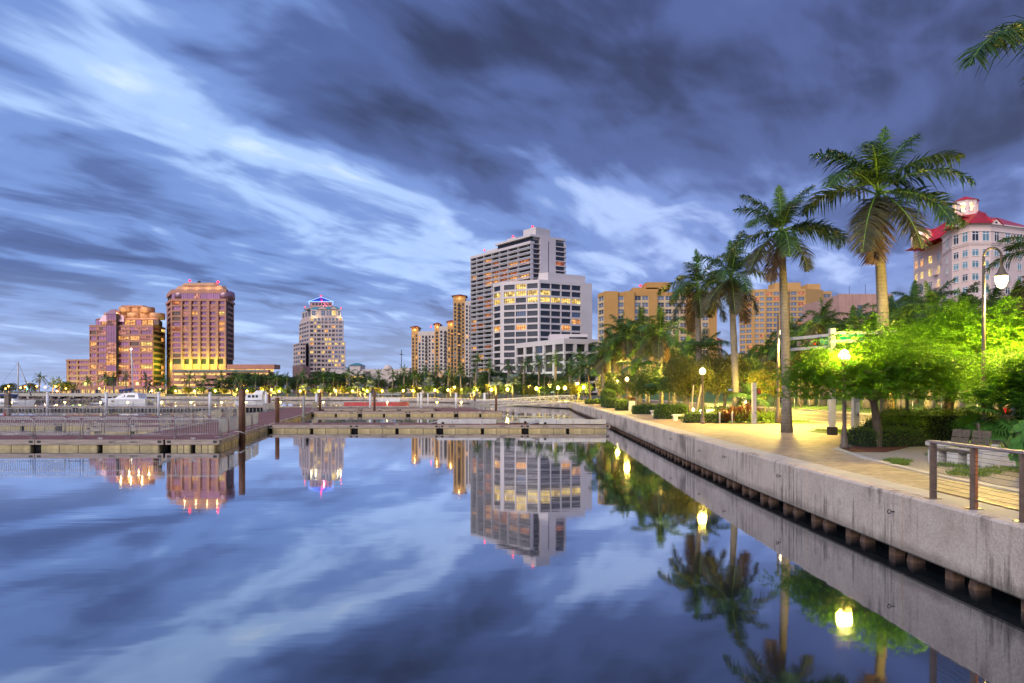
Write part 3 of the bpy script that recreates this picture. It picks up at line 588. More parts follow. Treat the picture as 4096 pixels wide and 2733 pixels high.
# ---------------------------------------------------------------- rose glass stepped office (far left)
def office_stepped():
    d = 470.0; b = thing('office_building', 'rounded stepped pink granite office with glazed bay and lit crown, far left', 'building', (XD(480, d), d, GZ))
    F = lambda px, dd=d: (XD(px, dd), dd)
    w = MB(); T = [('glass_pink', .50), ('lit_rose', .25), ('lit_warm', .12), ('lit_yellow', .08), ('glass_amber', .05)]
    z0, z1 = 5.4, 48.8; fh = (z1 - z0) / 11
    A, B, C, Dd = F(357), F(425), F(465), F(612); E = F(661, 492.0)
    core = MB(); core.prism([(A[0] + 1, d + 1), (Dd[0] - 0.5, d + 1), (E[0] - 1, 493), (XD(655, 520), 520), (A[0] + 1, 520)], GZ, z1 - 0.1); core.build('core', 'core_dark', b)
    facade(b, w, A, B, z0, fh, 10, [(0.04, 0.40), (0.48, 0.97)], 1.5, tab=T, kind='w3', rec=0.7)
    facade(b, w, C, Dd, z0, fh, 10, [(0.04, 0.33), (0.37, 0.62), (0.66, 0.97)], 1.5, tab=T, kind='w4', rec=0.7)
    facade(b, w, Dd, E, z0, fh, 10, [(0.06, 0.94)], 1.5, tab=[('glass_amber', .6), ('lit_amber', .25), ('lit_warm', .15)], kind='w4', rec=0.7)
    zt = z0 + 10 * fh                         # ribbon of glass under the parapet
    for P, Q, n in ((A, B, 5), (C, Dd, 8), (Dd, E, 3)):
        u, l = unit(P, Q); w.obox(P, u, l, 0.8, zt, zt + 0.5, 0, off=0.1); w.obox(P, u, l, 0.8, z1 - 1.6, z1, 0, off=0.15)
        for i in range(n): window(b, P, u, l * i / n, zt + 0.5, l / n - 0.1, fh - 2.1, 0.1, pick(T), 'w2')
    # penthouse and crown drums
    pw = MB(); ph = [F(378), F(632), F(645, 486), (XD(638, 512), 512), (XD(380, 512), 512)]
    core2 = MB(); core2.prism([(x, y + 1.5) for x, y in ph], z1, 52.6); core2.build('penthouse_core', 'core_dark', b)
    u, l = unit((ph[0][0], d + 1.4), (ph[1][0], d + 1.4))
    for i in range(11): window(b, (ph[0][0], d + 1.4), u, l * i / 11, z1, l / 11 - 0.25, 3.6, 0, pick([('glass_pink', .5), ('lit_warm', .35), ('glass_amber', .15)]), 'w2')
    pw.prism([(x, y + 1.0) for x, y in ph], 52.6, 53.6, top=inset_poly([(x, y + 1.0) for x, y in ph], 1.5)); pw.build('penthouse_eave', 'pink_granite', b)
    for nm, x0, x1, za, zb, n in (('crown_drum', 394, 625, 53.4, 57.8, 5), ('crown_drum', 453, 584, 57.8, 62.0, 3)):
        c = MB(); xa, xb = XD(x0, d), XD(x1, d); step = (xb - xa) / n
        for i in range(n): c.lathe([(step * 0.62, za), (step * 0.62, zb - 0.4), (step * 0.58, zb)], 14, 0, (xa + step * (i + 0.5), d + 9 + (2 if i % 2 else 0), 0))
        c.build(nm, 'pink_granite_light', b)
    for px in (520, 560, 600): uplight(b, (XD(px, d), d - 1.5, 54.2), 260, (1.0, 0.66, 0.22))
    for px in (480, 520, 565): uplight(b, (XD(px, d), d + 1.0, 58.6), 260, (1.0, 0.66, 0.22))
    m2 = MB(); m2.box(XD(465, d), d + 6, 62, XD(555, d), d + 12, 63); m2.build('roof_plant', 'pink_granite', b)
    # glazed bay
    gA, gB = F(425, d - 2.5), F(465, d - 2.5); u, l = unit(gA, gB); g = MB()
    g.box(gA[0] + 0.1, d - 2.4, 13, gB[0] - 0.1, d + 1, 56); g.build('bay_core', 'core_dark', b)
    for j in range(11): window(b, gA, u, 0.05, 13 + j * 3.9, l - 0.1, 3.9, 0, pick([('glass_pink', .55), ('lit_rose', .35), ('lit_warm', .1)]), 'w24')
    sk = MB(); sk.prism([(gA[0] - .5, d - 3), (gB[0] + .5, d - 3), (gB[0] + .5, d + 3), (gA[0] - .5, d + 3)], 56, 59.5, top=[(gA[0] + 2, d - 0.5), (gB[0] - 2, d - 0.5), (gB[0] - 2, d + 2), (gA[0] + 2, d + 2)]); sk.build('skylight', 'glass_dome', b)
    for px, s in ((415, 1), (482, 1)):
        k = MB(); x = XD(px, d); k.prism([(x - 3, d - 1), (x + 3, d - 1), (x + 3, d + 3), (x - 3, d + 3)], 51, 55.5, top=[(x - 1.4, d + 1), (x + 1.4, d + 1), (x + 1.4, d + 3), (x - 1.4, d + 3)]); k.build('skylight', 'glass_dome', b)
    # low wing
    lA, lB = F(265, 476), F(357, 476); core3 = MB(); core3.box(lA[0] + 1, 477, GZ, lB[0], 510, 24.2); core3.build('core', 'core_dark', b)
    facade(b, w, lA, lB, 5.4, 3.86, 5, [(0.10, 0.44), (0.50, 0.96)], 1.6, tab=[('glass_pink', .8), ('lit_rose', .2)], kind='w4', rec=0.9)
    w.box(lA[0] - 0.3, 475.6, 24.2, lB[0], 511, 25.3)
    # podium with shop fronts
    pA, pB = F(245, 455), F(668, 455); w.box(pA[0], 455.4, 4.2, pB[0], 470, 6.6)
    u, l = unit(pA, pB)
    for i in range(22):
        window(b, pA, u, l * i / 22 + 0.5, GZ, l / 22 - 1.0, 3.0, -0.2 + 0.6, pick([('lit_garage', .75), ('glass_dark', .25)]), 'w3', 'shop_window')
        c = MB(); c.box(pA[0] + l * i / 22 - 0.4, 454.9, GZ, pA[0] + l * i / 22 + 0.4, 456.5, 4.2); c.build('column', 'pink_granite', b)
    c4 = MB(); c4.box(pA[0], 456.6, GZ, pB[0], 470, 4.2); c4.build('podium_core', 'core_dark', b)
    w.build('wall', 'pink_granite', b)
    for px in (275, 305, 335): uplight(b, (XD(px, 470), 466, 8.5), 900, (0.62, 1.0, 0.10), 1.0)
    for px in (480, 545, 600): uplight(b, (XD(px, 460), 460, 8.5), 800, (1.0, 0.62, 0.2), 1.0)
office_stepped()
# ---------------------------------------------------------------- round-cornered tower
def office_tower():
    d = 475.0; b = thing('office_tower', 'pink granite office tower with green-lit base and two red beacons', 'building', (XD(800, d), d, GZ))
    F = lambda px, dd=d: (XD(px, dd), dd); w = MB()
    L0, A, Bc, Dd, E = F(666, 500), F(686), F(725), F(905), F(936, 498)
    z0, n = 22.0, 12; z1 = 65.8; fh = (z1 - z0) / 12
    core = MB(); core.prism([(L0[0] + 1, 500), (A[0] + 1, d + 1), (Dd[0], d + 1), (E[0] - 1, 498.5), (XD(925, 525), 525), (XD(670, 525), 525)], GZ, z1 + 6); core.build('core', 'core_dark', b)
    T = [('glass_pink', .80), ('lit_rose', .13), ('lit_warm', .05), ('lit_yellow', .02)]
    facade(b, w, L0, A, z0, fh, n, [(0.2, 0.8)], 1.7, tab=[('glass_amber', 1)], kind='w2', rec=0.8)
    facade(b, w, A, Bc, z0 + fh, fh, n - 1, [(0.05, 0.92)], 1.0, tab=[('glass_pink', .25), ('lit_amber', .4), ('glass_amber', .35)], kind='w4', rec=0.9)
    facade(b, w, Bc, Dd, z0 + fh, fh, n - 1, 5, 1.5, cw=2.0, tab=T, kind='w4', rec=0.9, proud=0.7)
    facade(b, w, Dd, E, z0 + fh, fh, n - 1, [(0.1, 0.92)], 1.3, tab=[('glass_amber', .75), ('lit_amber', .25)], kind='w4', rec=0.9)
    for P, Q in ((A, Bc), (Bc, Dd), (Dd, E), (L0, A)):
        u, l = unit(P, Q); w.obox(P, u, l, 1, z1, z1 + 1.6, 0, off=0.8); w.obox(P, u, l, 1, z1 + 5.4, z1 + 8.2, 0, off=0.1); w.obox(P, u, l, 0.9, GZ, z0, 0, off=0.0)
    for P, Q, k in ((A, Bc, 2), (Bc, Dd, 7), (Dd, E, 2)):
        u, l = unit(P, Q)
        for i in range(k): window(b, P, u, l * i / k, z1 + 1.6, l / k - 0.1, 3.8, 0.05, pick([('glass_pink', .85), ('lit_rose', .15)]), 'w3')
    for px in (712, 893):                      # half-domed glass corners
        k = MB(); x = XD(px, d); k.lathe([(5.7, z1 + 1.6), (5.7, z1 + 5.4), (5.0, z1 + 6.9), (3.4, z1 + 7.6)], 16, 0, (x, d + 5.3, 0)); k.build('corner_bay', 'glass_dome', b)
    uB, lB = unit(Bc, Dd)
    for i in range(6): w.obox((Bc[0] + uB[0] * (lB - 2.0) * i / 5, Bc[1] + uB[1] * (lB - 2.0) * i / 5), uB, 2.0, .5, 16.0, z0 + fh - .02, 0, off=.7)
    w.build('wall', 'pink_granite', b)
    for x0, x1, za, zb, r in ((700, 912, z1 + 8.2, z1 + 11.0, 2.0), (722, 880, z1 + 11.0, z1 + 13.2, 2.5)):
        k = MB(); p = [F(x0, d + 3), F(x0 + 18, d + 1), F(x1 - 18, d + 1), F(x1, d + 4), (XD(x1 - 6, d + 22), d + 22), (XD(x0, d + 22), d + 22)]; k.prism(p, za, zb, top=inset_poly(p, r)); k.build('crown_tier', 'pink_granite_light', b)
    for px in (740, 785, 830, 870): uplight(b, (XD(px, d), d - 0.6, z1 + 9.3), 110, (1.0, 0.66, 0.22), 0.3)
    beacon(b, XD(748, d), d + 4, z1 + 13.2, 0.8); beacon(b, XD(862, d), d + 4, z1 + 12.4, 0.8)
    k = MB(); k.box(XD(774, d), d + 6, z1 + 13.2, XD(782, d), d + 8, z1 + 15); k.build('roof_plant', 'black_paint', b)
    for px in (728, 755, 785, 815, 845, 875): uplight(b, (XD(px, d), d - 7.0, 21.5), 1500, (0.72, 1.0, 0.05), 0.8)
    uplight(b, (XD(664, d), 478, 21.5), 2500, (0.6, 1.0, 0.05), 0.8)
    # parking podium: decks with lit slots
    g = thing('parking_garage', 'low pink garage with lit open decks and teal rails below the tower', 'building', (XD(860, 462), 462, GZ))
    gm = MB(); xa, xb, xc = XD(690, 462), XD(1108, 462), XD(1085, 462)
    for j in range(4):
        zz = GZ + 3.0 + j * 3.7; gm.box(xa, 462, zz, xb - j * 2, 466, zz + 2.3)
        for i in range(9):
            f = (xb - j * 2 - xa) / 9; window(g, (xa, 463.5), (1, 0), f * i + 0.3, zz - 1.4 if j else GZ, f - 0.6, 1.4 if j else 3.0, 0, pick([('lit_garage', .85), ('core_dark', .15)]), 'slot', 'open_bay')
    gm.box(XD(907, 468), 468, 18.5, xc, 480, 21.5); gm.box(xa, 465, GZ, xb - 8, 480, 16.5)
    for i in range(5): f = (xc - XD(907, 468)) / 5; window(g, (XD(907, 468), 467.9), (1, 0), f * i + 0.3, 16.6, f - 0.6, 1.7, 0, 'lit_garage', 'slot', 'open_bay')
    gm.build('deck_wall', 'pink_granite', g)
    for zz in (16.6, 5.0): k = MB(); k.box(xa, 461.6, zz, xb - 8, 461.9, zz + 0.5); k.build('teal_rail', 'teal_paint', g)
office_tower()
# ---------------------------------------------------------------- blue pyramid tower
def pyramid_tower():
    d = 620.0; b = thing('pyramid_tower', 'rose stone tower with blue neon pyramid roof and gabled crown', 'building', (XD(1285, d), d, GZ))
    F = lambda px, dd=d: (XD(px, dd), dd); w = MB()
    zc = lambda py: ZD(py, d); z1 = zc(1285); fh = 3.86
    T = [('glass_blue', .70), ('lit_yellow', .10), ('lit_warm', .05), ('glass_grey', .15)]; TL = [('glass_grey', .55), ('glass_blue', .35), ('lit_warm', .1)]
    def rt(j): return [('glass_blue', .45), ('lit_yellow', .4), ('glass_grey', .15)] if j in (4, 7) else T
    L0, A, B = F(1196, 652), F(1236), F(1374); nf = 12; z0 = z1 - fh * nf
    core = MB(); core.prism([(L0[0] + .5, 652), (A[0] + .5, d + .6), (B[0] - .5, d + .6), (XD(1370, 660), 660), (XD(1200, 660), 660)], GZ, z1); core.build('core', 'core_dark', b)
    bays = []
    for i, wd in enumerate((1, .55, 1.1, .55, 1, .6, 1, .55, 1.1)): bays.append(wd)
    def baylist(ws, gap=0.35):
        tot = sum(ws) + gap * (len(ws) + 1); x = gap; r = []
        for q in ws: r.append((x / tot, (x + q) / tot)); x += q + gap
        return r
    facade(b, w, A, B, z0, fh, nf, baylist(bays), 1.75, rec=0.35, rowtab=rt, kind='w2'); facade(b, w, L0, A, z0, fh, nf, baylist([1, 1, 1, 1], .25), 1.75, rec=0.35, tab=TL, kind='w2')
    # shoulders
    rA, rB = F(1282, d - 6), F(1381, d - 6); zr = ZD(1370, d - 6); nr = 8
    facade(b, w, rA, rB, zr - fh * nr, fh, nr, baylist([1, .55, 1, .55, 1, .55, 1]), 1.75, rec=0.35, rowtab=lambda j: [('glass_blue', .4), ('lit_yellow', .45), ('glass_grey', .15)] if j in (3, 7) else T, kind='w2')
    core = MB(); core.prism([(rA[0] + .5, d - 5.4), (rB[0] - .4, d - 5.4), (XD(1378, d + 12), d + 12), (rA[0] + .5, d + 12)], GZ, zr - .1); core.build('core', 'core_dark', b)
    lA, lB, lC = F(1173, 640), F(1200, 616), F(1222, 616); zl = ZD(1374, d)
    core = MB(); core.prism([(lA[0] + .5, 640), (lB[0] + .5, 616.5), (lC[0], 616.5), (lC[0], 650), (lA[0] + .5, 650)], GZ, zl - .1); core.build('core', 'core_dark', b)
    facade(b, w, lA, lB, zl - fh * 7, fh, 7, baylist([1, 1, 1], .25), 1.75, rec=0.35, tab=TL, kind='w2'); facade(b, w, lB, lC, zl - fh * 7, fh, 7, baylist([1, 1], .3), 1.75, rec=0.35, tab=T, kind='w2')
    for P, Q, zz in ((rA, rB, zr), (lA, lB, zl), (lB, lC, zl), (A, B, z1), (L0, A, z1)): u, l = unit(P, Q); w.obox(P, u, l, 0.8, zz - 0.5, zz + 0.4, 0, off=0.25)
    # crown
    s2 = [F(1202, 648), F(1240, d + 2), F(1369, d + 2), (XD(1366, 655), 655), (XD(1204, 655), 655)]; w.prism(s2, z1, zc(1267))
    u, l = unit(s2[1], s2[2])
    for i in range(9): window(b, s2[1], u, l * (i + .25) / 9, z1 + 0.8, l / 18, 2.2, -0.02, pick(T), 'w1')
    s3 = [F(1207, 646), F(1244, d + 4), F(1364, d + 4), (XD(1361, 652), 652), (XD(1209, 652), 652)]; za, zb = zc(1267), zc(1236); w.prism(s3, za, zb)
    u, l = unit(s3[1], s3[2])
    for i, (f0, f1, m_) in enumerate(((.03, .16, 'glass_blue'), (.34, .47, 'glass_blue'), (.52, .58, 'glass_blue'), (.61, .67, 'glass_blue'), (.70, .82, 'lit_yellow'), (.90, .97, 'glass_blue'))): window(b, s3[1], u, l * f0, za + 1.5, l * (f1 - f0), zb - za - 2.5, -0.03, m_, 'w22')
    u2, l2 = unit(s3[0], s3[1])
    for i in range(3): window(b, s3[0], u2, l2 * (.1 + .32 * i), za + 1.5, l2 * .18, zb - za - 3, -0.03, 'glass_grey', 'w2')
    w.build('wall', 'rose_stone', b)
    def gable(px, wpx):
        k = MB(); x = XD(px, d); h = XD(px + wpx / 2, d) - x; y0, y1 = d + 3.2, d + 14; zt = zb + h * 0.75
        k.add([(x - h, y0, zb), (x + h, y0, zb), (x, y0, zt), (x - h, y1, zb), (x + h, y1, zb), (x, y1, zt)], [(0, 1, 2), (5, 4, 3)], 0); k.add([(x - h - .3, y0 - .2, zb - .1), (x, y0 - .2, zt + .15), (x, y1, zt + .15), (x - h - .3, y1, zb - .1), (x + h + .3, y0 - .2, zb - .1), (x + h + .3, y1, zb - .1)], [(0, 1, 2, 3), (1, 4, 5, 2)], 1); k.build('gable', ['rose_stone', 'teal_roof'], b)
    for px, wp in ((1222, 20), (1285, 42), (1330, 34)): gable(px, wp)
    k = MB(); k.prism(s3, zb, zb + 3.0, top=inset_poly(s3, 6)); k.build('crown_roof', 'teal_roof', b)
    q = [F(1238, d + 12), F(1330, d + 12), (XD(1328, d + 33), d + 33), (XD(1240, d + 33), d + 33)]; zp = ZD(1207, d + 12); k = MB(); k.prism(q, zb + 1, zp); k.build('penthouse_wall', 'clay_pink', b)
    for i in range(6): window(b, q[0], (1, 0), 2.6 + i * 3.0, zp - 3.3, 2.0, 2.0, -0.03, 'glass_dark', 'w1')
    qo = [(x + (-.6 if i in (0, 3) else .6), y + (-.6 if i < 2 else .6)) for i, (x, y) in enumerate(q)]; ap = (XD(1284, d + 22), d + 22, ZD(1183, d + 12)); k = MB()
    k.add([(*qo[0], zp), (*qo[1], zp), (*qo[2], zp), (*qo[3], zp), ap], [(0, 1, 4), (1, 2, 4), (2, 3, 4), (3, 0, 4)]); k.build('pyramid_roof', 'blue_roof', b)
    k = MB(); c4 = [(*p, zp + .1) for p in qo]
    for i in range(4): k.tube([c4[i], c4[(i + 1) % 4]], 0.35, 6); k.tube([c4[i], (ap[0], ap[1], ap[2] + .1)], 0.28, 6)
    k.build('neon_edge', 'neon_blue', b)
    beacon(b, ap[0], ap[1], ap[2] - .5, 0.8); beacon(b, XD(1211, d), d + 6, zb + 1, 0.6); beacon(b, XD(1357, d), d + 6, zb, 0.6); beacon(b, XD(1283, d), d + 3, zb + 6.5, 0.6)
    for px in (1245, 1262): uplight(b, (XD(px, d), d + .3, za + .8), 200, (1.0, 0.82, 0.35), .4)
    for px in (1350, 1362): uplight(b, (XD(px, d), d + .3, za + .8), 150, (1.0, 0.82, 0.35), .4)
    uplight(b, (XD(1284, d), d + 9.5, zb + 5.0), 500, (1.0, 0.12, 0.25), .5)
    # podium blocks in front
    p = thing('podium_building', 'low pink stucco podium with lit garage decks below the pyramid tower', 'building', (XD(1300, 560), 560, GZ)); k = MB(); D2 = 570
    k.box(XD(1170, D2), D2, GZ, XD(1212, D2), D2 + 20, ZD(1464, D2)); k.box(XD(1212, D2), D2 + 2, GZ, XD(1262, D2), D2 + 22, ZD(1496, D2)); k.box(XD(1262, D2), D2 - 2, GZ, XD(1310, D2), D2 + 20, ZD(1491, D2)); k.build('wall', 'clay_pink', p)
    k = MB(); k.box(XD(1311, D2), D2 + 5, GZ, XD(1452, D2), D2 + 25, ZD(1484, D2)); 
    for j in range(4):
        zz = ZD(1495 + 21 * j, D2); k.box(XD(1311, D2), D2 + 2.5, zz - 1.9, XD(1452, D2), D2 + 5, zz)
        for i in range(5): f = (XD(1452, D2) - XD(1311, D2)) / 5; window(p, (XD(1311, D2), D2 + 4.8), (1, 0), f * i + .4, zz - 4.1, f - .8, 2.1, 0, 'lit_garage', 'slot', 'open_bay')
    k.build('garage_wall', 'cream_stucco', p)
    q = thing('low_building', 'long cream low building with small teal hipped roof beyond the palms', 'building', (XD(1500, 600), 600, GZ)); k = MB()
    k.box(XD(1320, 600), 600, GZ, XD(1610, 600), 620, ZD(1477, 600)); k.box(XD(1402, 600), 598, GZ, XD(1443, 600), 618, ZD(1462, 600)); k.box(XD(1600, 600), 597, GZ, XD(1640, 600), 612, ZD(1472, 600)); k.build('wall', 'cream_stucco', q)
    x0, x1 = XD(1402, 600), XD(1443, 600); zz = ZD(1462, 600); k = MB(); k.prism([(x0 - 1, 597), (x1 + 1, 597), (x1 + 1, 619), (x0 - 1, 619)], zz, zz + 2.2, top=[(x0 + 3, 604), (x1 - 3, 604), (x1 - 3, 612), (x0 + 3, 612)]); k.build('roof', 'teal_roof', q)
    k = MB(); k.lathe([(4.2, zz - 4), (4.0, zz - 2), (2.6, zz - .4), (.3, zz + .8)], 14, 0, (XD(1549, 600), 603, 0)); k.build('dome', 'cream_stucco', q)
    k = MB(); x = XD(1604, 600); k.box(x - .25, 602, zz - 3, x + .25, 602.5, zz + 14); k.box(x - 1.5, 602.05, zz + 9.5, x + 1.5, 602.45, zz + 10); k.build('cross_mast', 'dark_frame', q)
pyramid_tower()
# ---------------------------------------------------------------- ochre and cream condominium
def condo():
    d = 560.0; b = thing('condominium', 'ochre and cream condominium with red hipped roofs and small balconies', 'building', (XD(1760, d), d, GZ)); F = lambda px, dd=d: (XD(px, dd), dd)
    fh = 3.0; T = [('glass_dark', .8), ('lit_warm', .1), ('glass_grey', .1)]
    secs = [(1646, 1672, 575, 1322, 'o', 2, True), (1672, 1738, 566, 1326, 'c', 5, False), (1738, 1757, 560, 1310, 'o', 1, True), (1757, 1790, 556, 1306, 'c', 2, False), (1790, 1815, 552, 1300, 'o', 2, True), (1813, 1860, 548, 1196, 'o', 3, True), (1860, 1905, 546, 1204, 'c', 3, False)]
    for si, (x0, x1, dd, py, kind, nb, roof) in enumerate(secs):
        zt = ZD(py, dd); nf = int((zt - 8) / fh) - 1; A, B = F(x0, dd), F(x1, dd); w = MB()
        nfv = min(nf, 26 if x0 > 1800 else 16); zb = zt - 3.5 - nfv * fh
        core = MB(); core.box(A[0] + .2, dd + .5, GZ, B[0] - .2, dd + 22, zt); core.build('core', 'ochre_stucco' if kind == 'o' else 'cream_stucco', b)
        cwf = .45 if kind == 'c' else .5
        facade(b, w, A, B, zb, fh, nfv, [((i + cwf / 2) / nb, (i + 1 - cwf / 2) / nb) for i in range(nb)], 0.9, rec=0.35, tab=T, kind='w2')
        w.box(A[0], dd, zb + nfv * fh, B[0], dd + .6, zt); w.build('wall', 'ochre_stucco' if kind == 'o' else 'cream_stucco', b)
        for j in range(0, nfv):                # little balconies on one bay
            if kind == 'c' or x0 in (1790, 1813):
                k = MB(); f = (B[0] - A[0]) / nb; i = (nb // 2) if nb > 1 else 0; k.box(A[0] + f * i + .3, dd - 1.1, zb + j * fh + .75, A[0] + f * (i + 1) - .3, dd - 0.03, zb + j * fh + .9); k.box(A[0] + f * i + .3, dd - 1.1, zb + j * fh + .9, A[0] + f * (i + 1) - .3, dd - 1.03, zb + j * fh + 1.8); k.build('balcony', 'dark_frame', b)
        if roof:
            xl, xr = A[0] - .8, B[0] + .8; k = MB(); k.box(xl + .6, dd + 1, zt, xr - .6, dd + 14, zt + 2.6); k.build('loggia', 'ochre_stucco', b); zq = zt + 2.6
            k = MB(); k.prism([(xl - .8, dd - .2), (xr + .8, dd - .2), (xr + .8, dd + 15), (xl - .8, dd + 15)], zq, zq + 2.0, top=[((xl + xr) / 2 - 1, dd + 7), ((xl + xr) / 2 + 1, dd + 7), ((xl + xr) / 2 + 1, dd + 9), ((xl + xr) / 2 - 1, dd + 9)]); k.build('roof', 'terracotta', b)
            window(b, (xl, dd + .95), (1, 0), (xr - xl) / 2 - 1.2, zt + .3, 2.4, 1.9, -0.02, 'lit_warm', 'w1', 'arched_window'); uplight(b, ((xl + xr) / 2, dd - .6, zt + .8), 160, (1.0, .62, .15), .3)
    beacon(b, XD(1722, 566), 570, ZD(1312, 566), .6)
condo()
# ---------------------------------------------------------------- white balcony tower
def apartment_tower():
    b = thing('apartment_tower', 'tall white apartment tower with stacked balconies and red rooftop beacons', 'building', (11.5, 420, GZ)); w = MB()
    L, K, C, E = (XD(1882, 470), 470.0), (XD(1990, 448.5), 448.5), (XD(2123, 420), 420.0), (XD(2263, 434), 434.0)
    zl, zh, fh = 95.5, 99.7, 3.02; T = [('glass_dark', .66), ('lit_warm', .07), ('lit_amber', .06), ('glass_blue', .21)]
    u, l = unit(L, C); n = (u[1], -u[0]); uE, lE = unit(C, E)
    back = lambda P, k: (P[0] - n[0] * k, P[1] - n[1] * k)
    vv = (E[0] - C[0], E[1] - C[1]); sh = lambda P, t, a=0: (P[0] + vv[0] * t - u[0] * a, P[1] + vv[1] * t - u[1] * a)
    core = MB(); core.prism([sh(L, .09), sh(C, .09, 2.0), sh(E, -.01, 2.0), sh(L, 1.0)], GZ, zl - .3); core.build('core', 'pale_white', b)
    nf = 29; z0 = zl - 1.2 - nf * fh; fr = [0, .105, .235, .37, .50, .64, .80, 1.0]
    for j in range(nf + 1):
        z = z0 + j * fh; lim = l
        k = MB(); k.obox(L, u, lim, 2.0, z - .3, z, 0, off=0.25); k.build('balcony_slab', 'pale_white', b)
        if j == nf: break
        k = MB(); k.obox(L, u, lim, 0.05, z + .35, z + 1.05, 0, off=0.2); k.build('balcony_rail', 'rail_glass', b)
        for i in range(7):
            a, e = fr[i] * l, fr[i + 1] * l; hot = j in (17, 18, 22, 23, 24) and i in (2, 3, 4)
            window(b, L, u, a + .35, z, e - a - .7, fh - .35, 2.0, pick([('lit_amber', .45), ('lit_warm', .25), ('glass_dark', .3)] if hot else T), 'w4')
    for f in fr: a = min(f * l, l - .3); w.obox((L[0] + u[0] * a, L[1] + u[1] * a), u, .3, 2.1, GZ, z0 + nf * fh - .31, 0, off=.02)
    # raised right part of the front
    Kp = .44 * l; KP = (L[0] + u[0] * Kp, L[1] + u[1] * Kp)
    w.obox(L, u, l, 3, zl - 1.2, zl + .2, 0, off=.3); 
    core = MB(); core.prism([sh(KP, .09), sh(C, .09, 2.0), sh(E, -.01, 2.0), sh(KP, 1.0)], zl, zh - .2); core.build('core', 'pale_white', b); w.obox(KP, u, l - Kp, 3, zh - 1.2, zh, 0, off=.3)
    for i in range(8): window(b, KP, u, (l - Kp) * i / 8 + .2, zl + .2, (l - Kp) / 8 - .4, 2.8, 1.9, 'glass_dark', 'w3')
    # return face: balcony wrap, blank wall with slot, window stack
    wall_a, wall_b = .26, .70
    w.obox((C[0] + uE[0] * lE * wall_a, C[1] + uE[1] * lE * wall_a), uE, lE * (wall_b - wall_a), 4, GZ, zh, 0, off=.3)
    k = MB(); k.obox((C[0] + uE[0] * lE * .485, C[1] + uE[1] * lE * .485), uE, .5, .1, GZ, zh - 3, 0, off=.33); k.build('wall_slot', 'core_dark', b)
    for j in range(nf + 1):
        z = z0 + j * fh; k = MB(); k.obox(C, uE, lE * wall_a - .02, 2, z - .3, z, 0, off=.26); k.build('balcony_slab', 'pale_white', b); k = MB(); k.obox((C[0] + uE[0] * lE * (wall_b + .005), C[1] + uE[1] * lE * (wall_b + .005)), uE, lE * .30, 2, z - .35, z + .15, 0, off=.9); k.build('balcony_slab', 'pale_white', b)
        window(b, C, uE, .4, z, lE * wall_a - .5, fh - .35, 1.7, 'glass_dark', 'w3'); window(b, C, uE, lE * wall_b + .3, z + .2, lE * .24, fh - .6, .6, pick([('glass_dark', .8), ('lit_amber', .2)]), 'w3')
        w.obox((C[0] + uE[0] * lE * .96, C[1] + uE[1] * lE * .96), uE, lE * .04, 2, z - .3, z + fh, 0, off=.02)
    w.obox(C, uE, lE, 3, zh - 1.2, zh + .05, 0, off=.28); w.build('wall', 'pale_white', b)
    k = MB(); q = (C[0] - n[0] * 4, C[1] - n[1] * 4); k.obox((q[0] - u[0] * 12, q[1] - u[1] * 12), u, 12, 12, zh, zh + 5.2, 0); k.build('roof_plant', 'pale_white', b)
    k = MB(); q = back(KP, 5); k.obox((q[0] + u[0] * 6, q[1] + u[1] * 6), u, 9, 8, zh, zh + 2.8, 0); k.build('roof_plant', 'pale_white', b); k = MB(); q = back(L, 5); k.obox((q[0] + u[0] * 12, q[1] + u[1] * 12), u, 12, 8, zl, zl + 3, 0); k.build('roof_plant', 'pale_white', b)
    beacon(b, XD(2131, 424), 428, zh + 5.2, .6); beacon(b, XD(2198, 430), 436, zh + 4.0, .6); beacon(b, XD(2052, 440), 444, zh + 2.6, .6); beacon(b, XD(1938, 462), 466, zl + 2.6, .6)
pm('rail_glass', (0.42, 0.43, 0.46), 0.3, var=0.1)
apartment_tower()
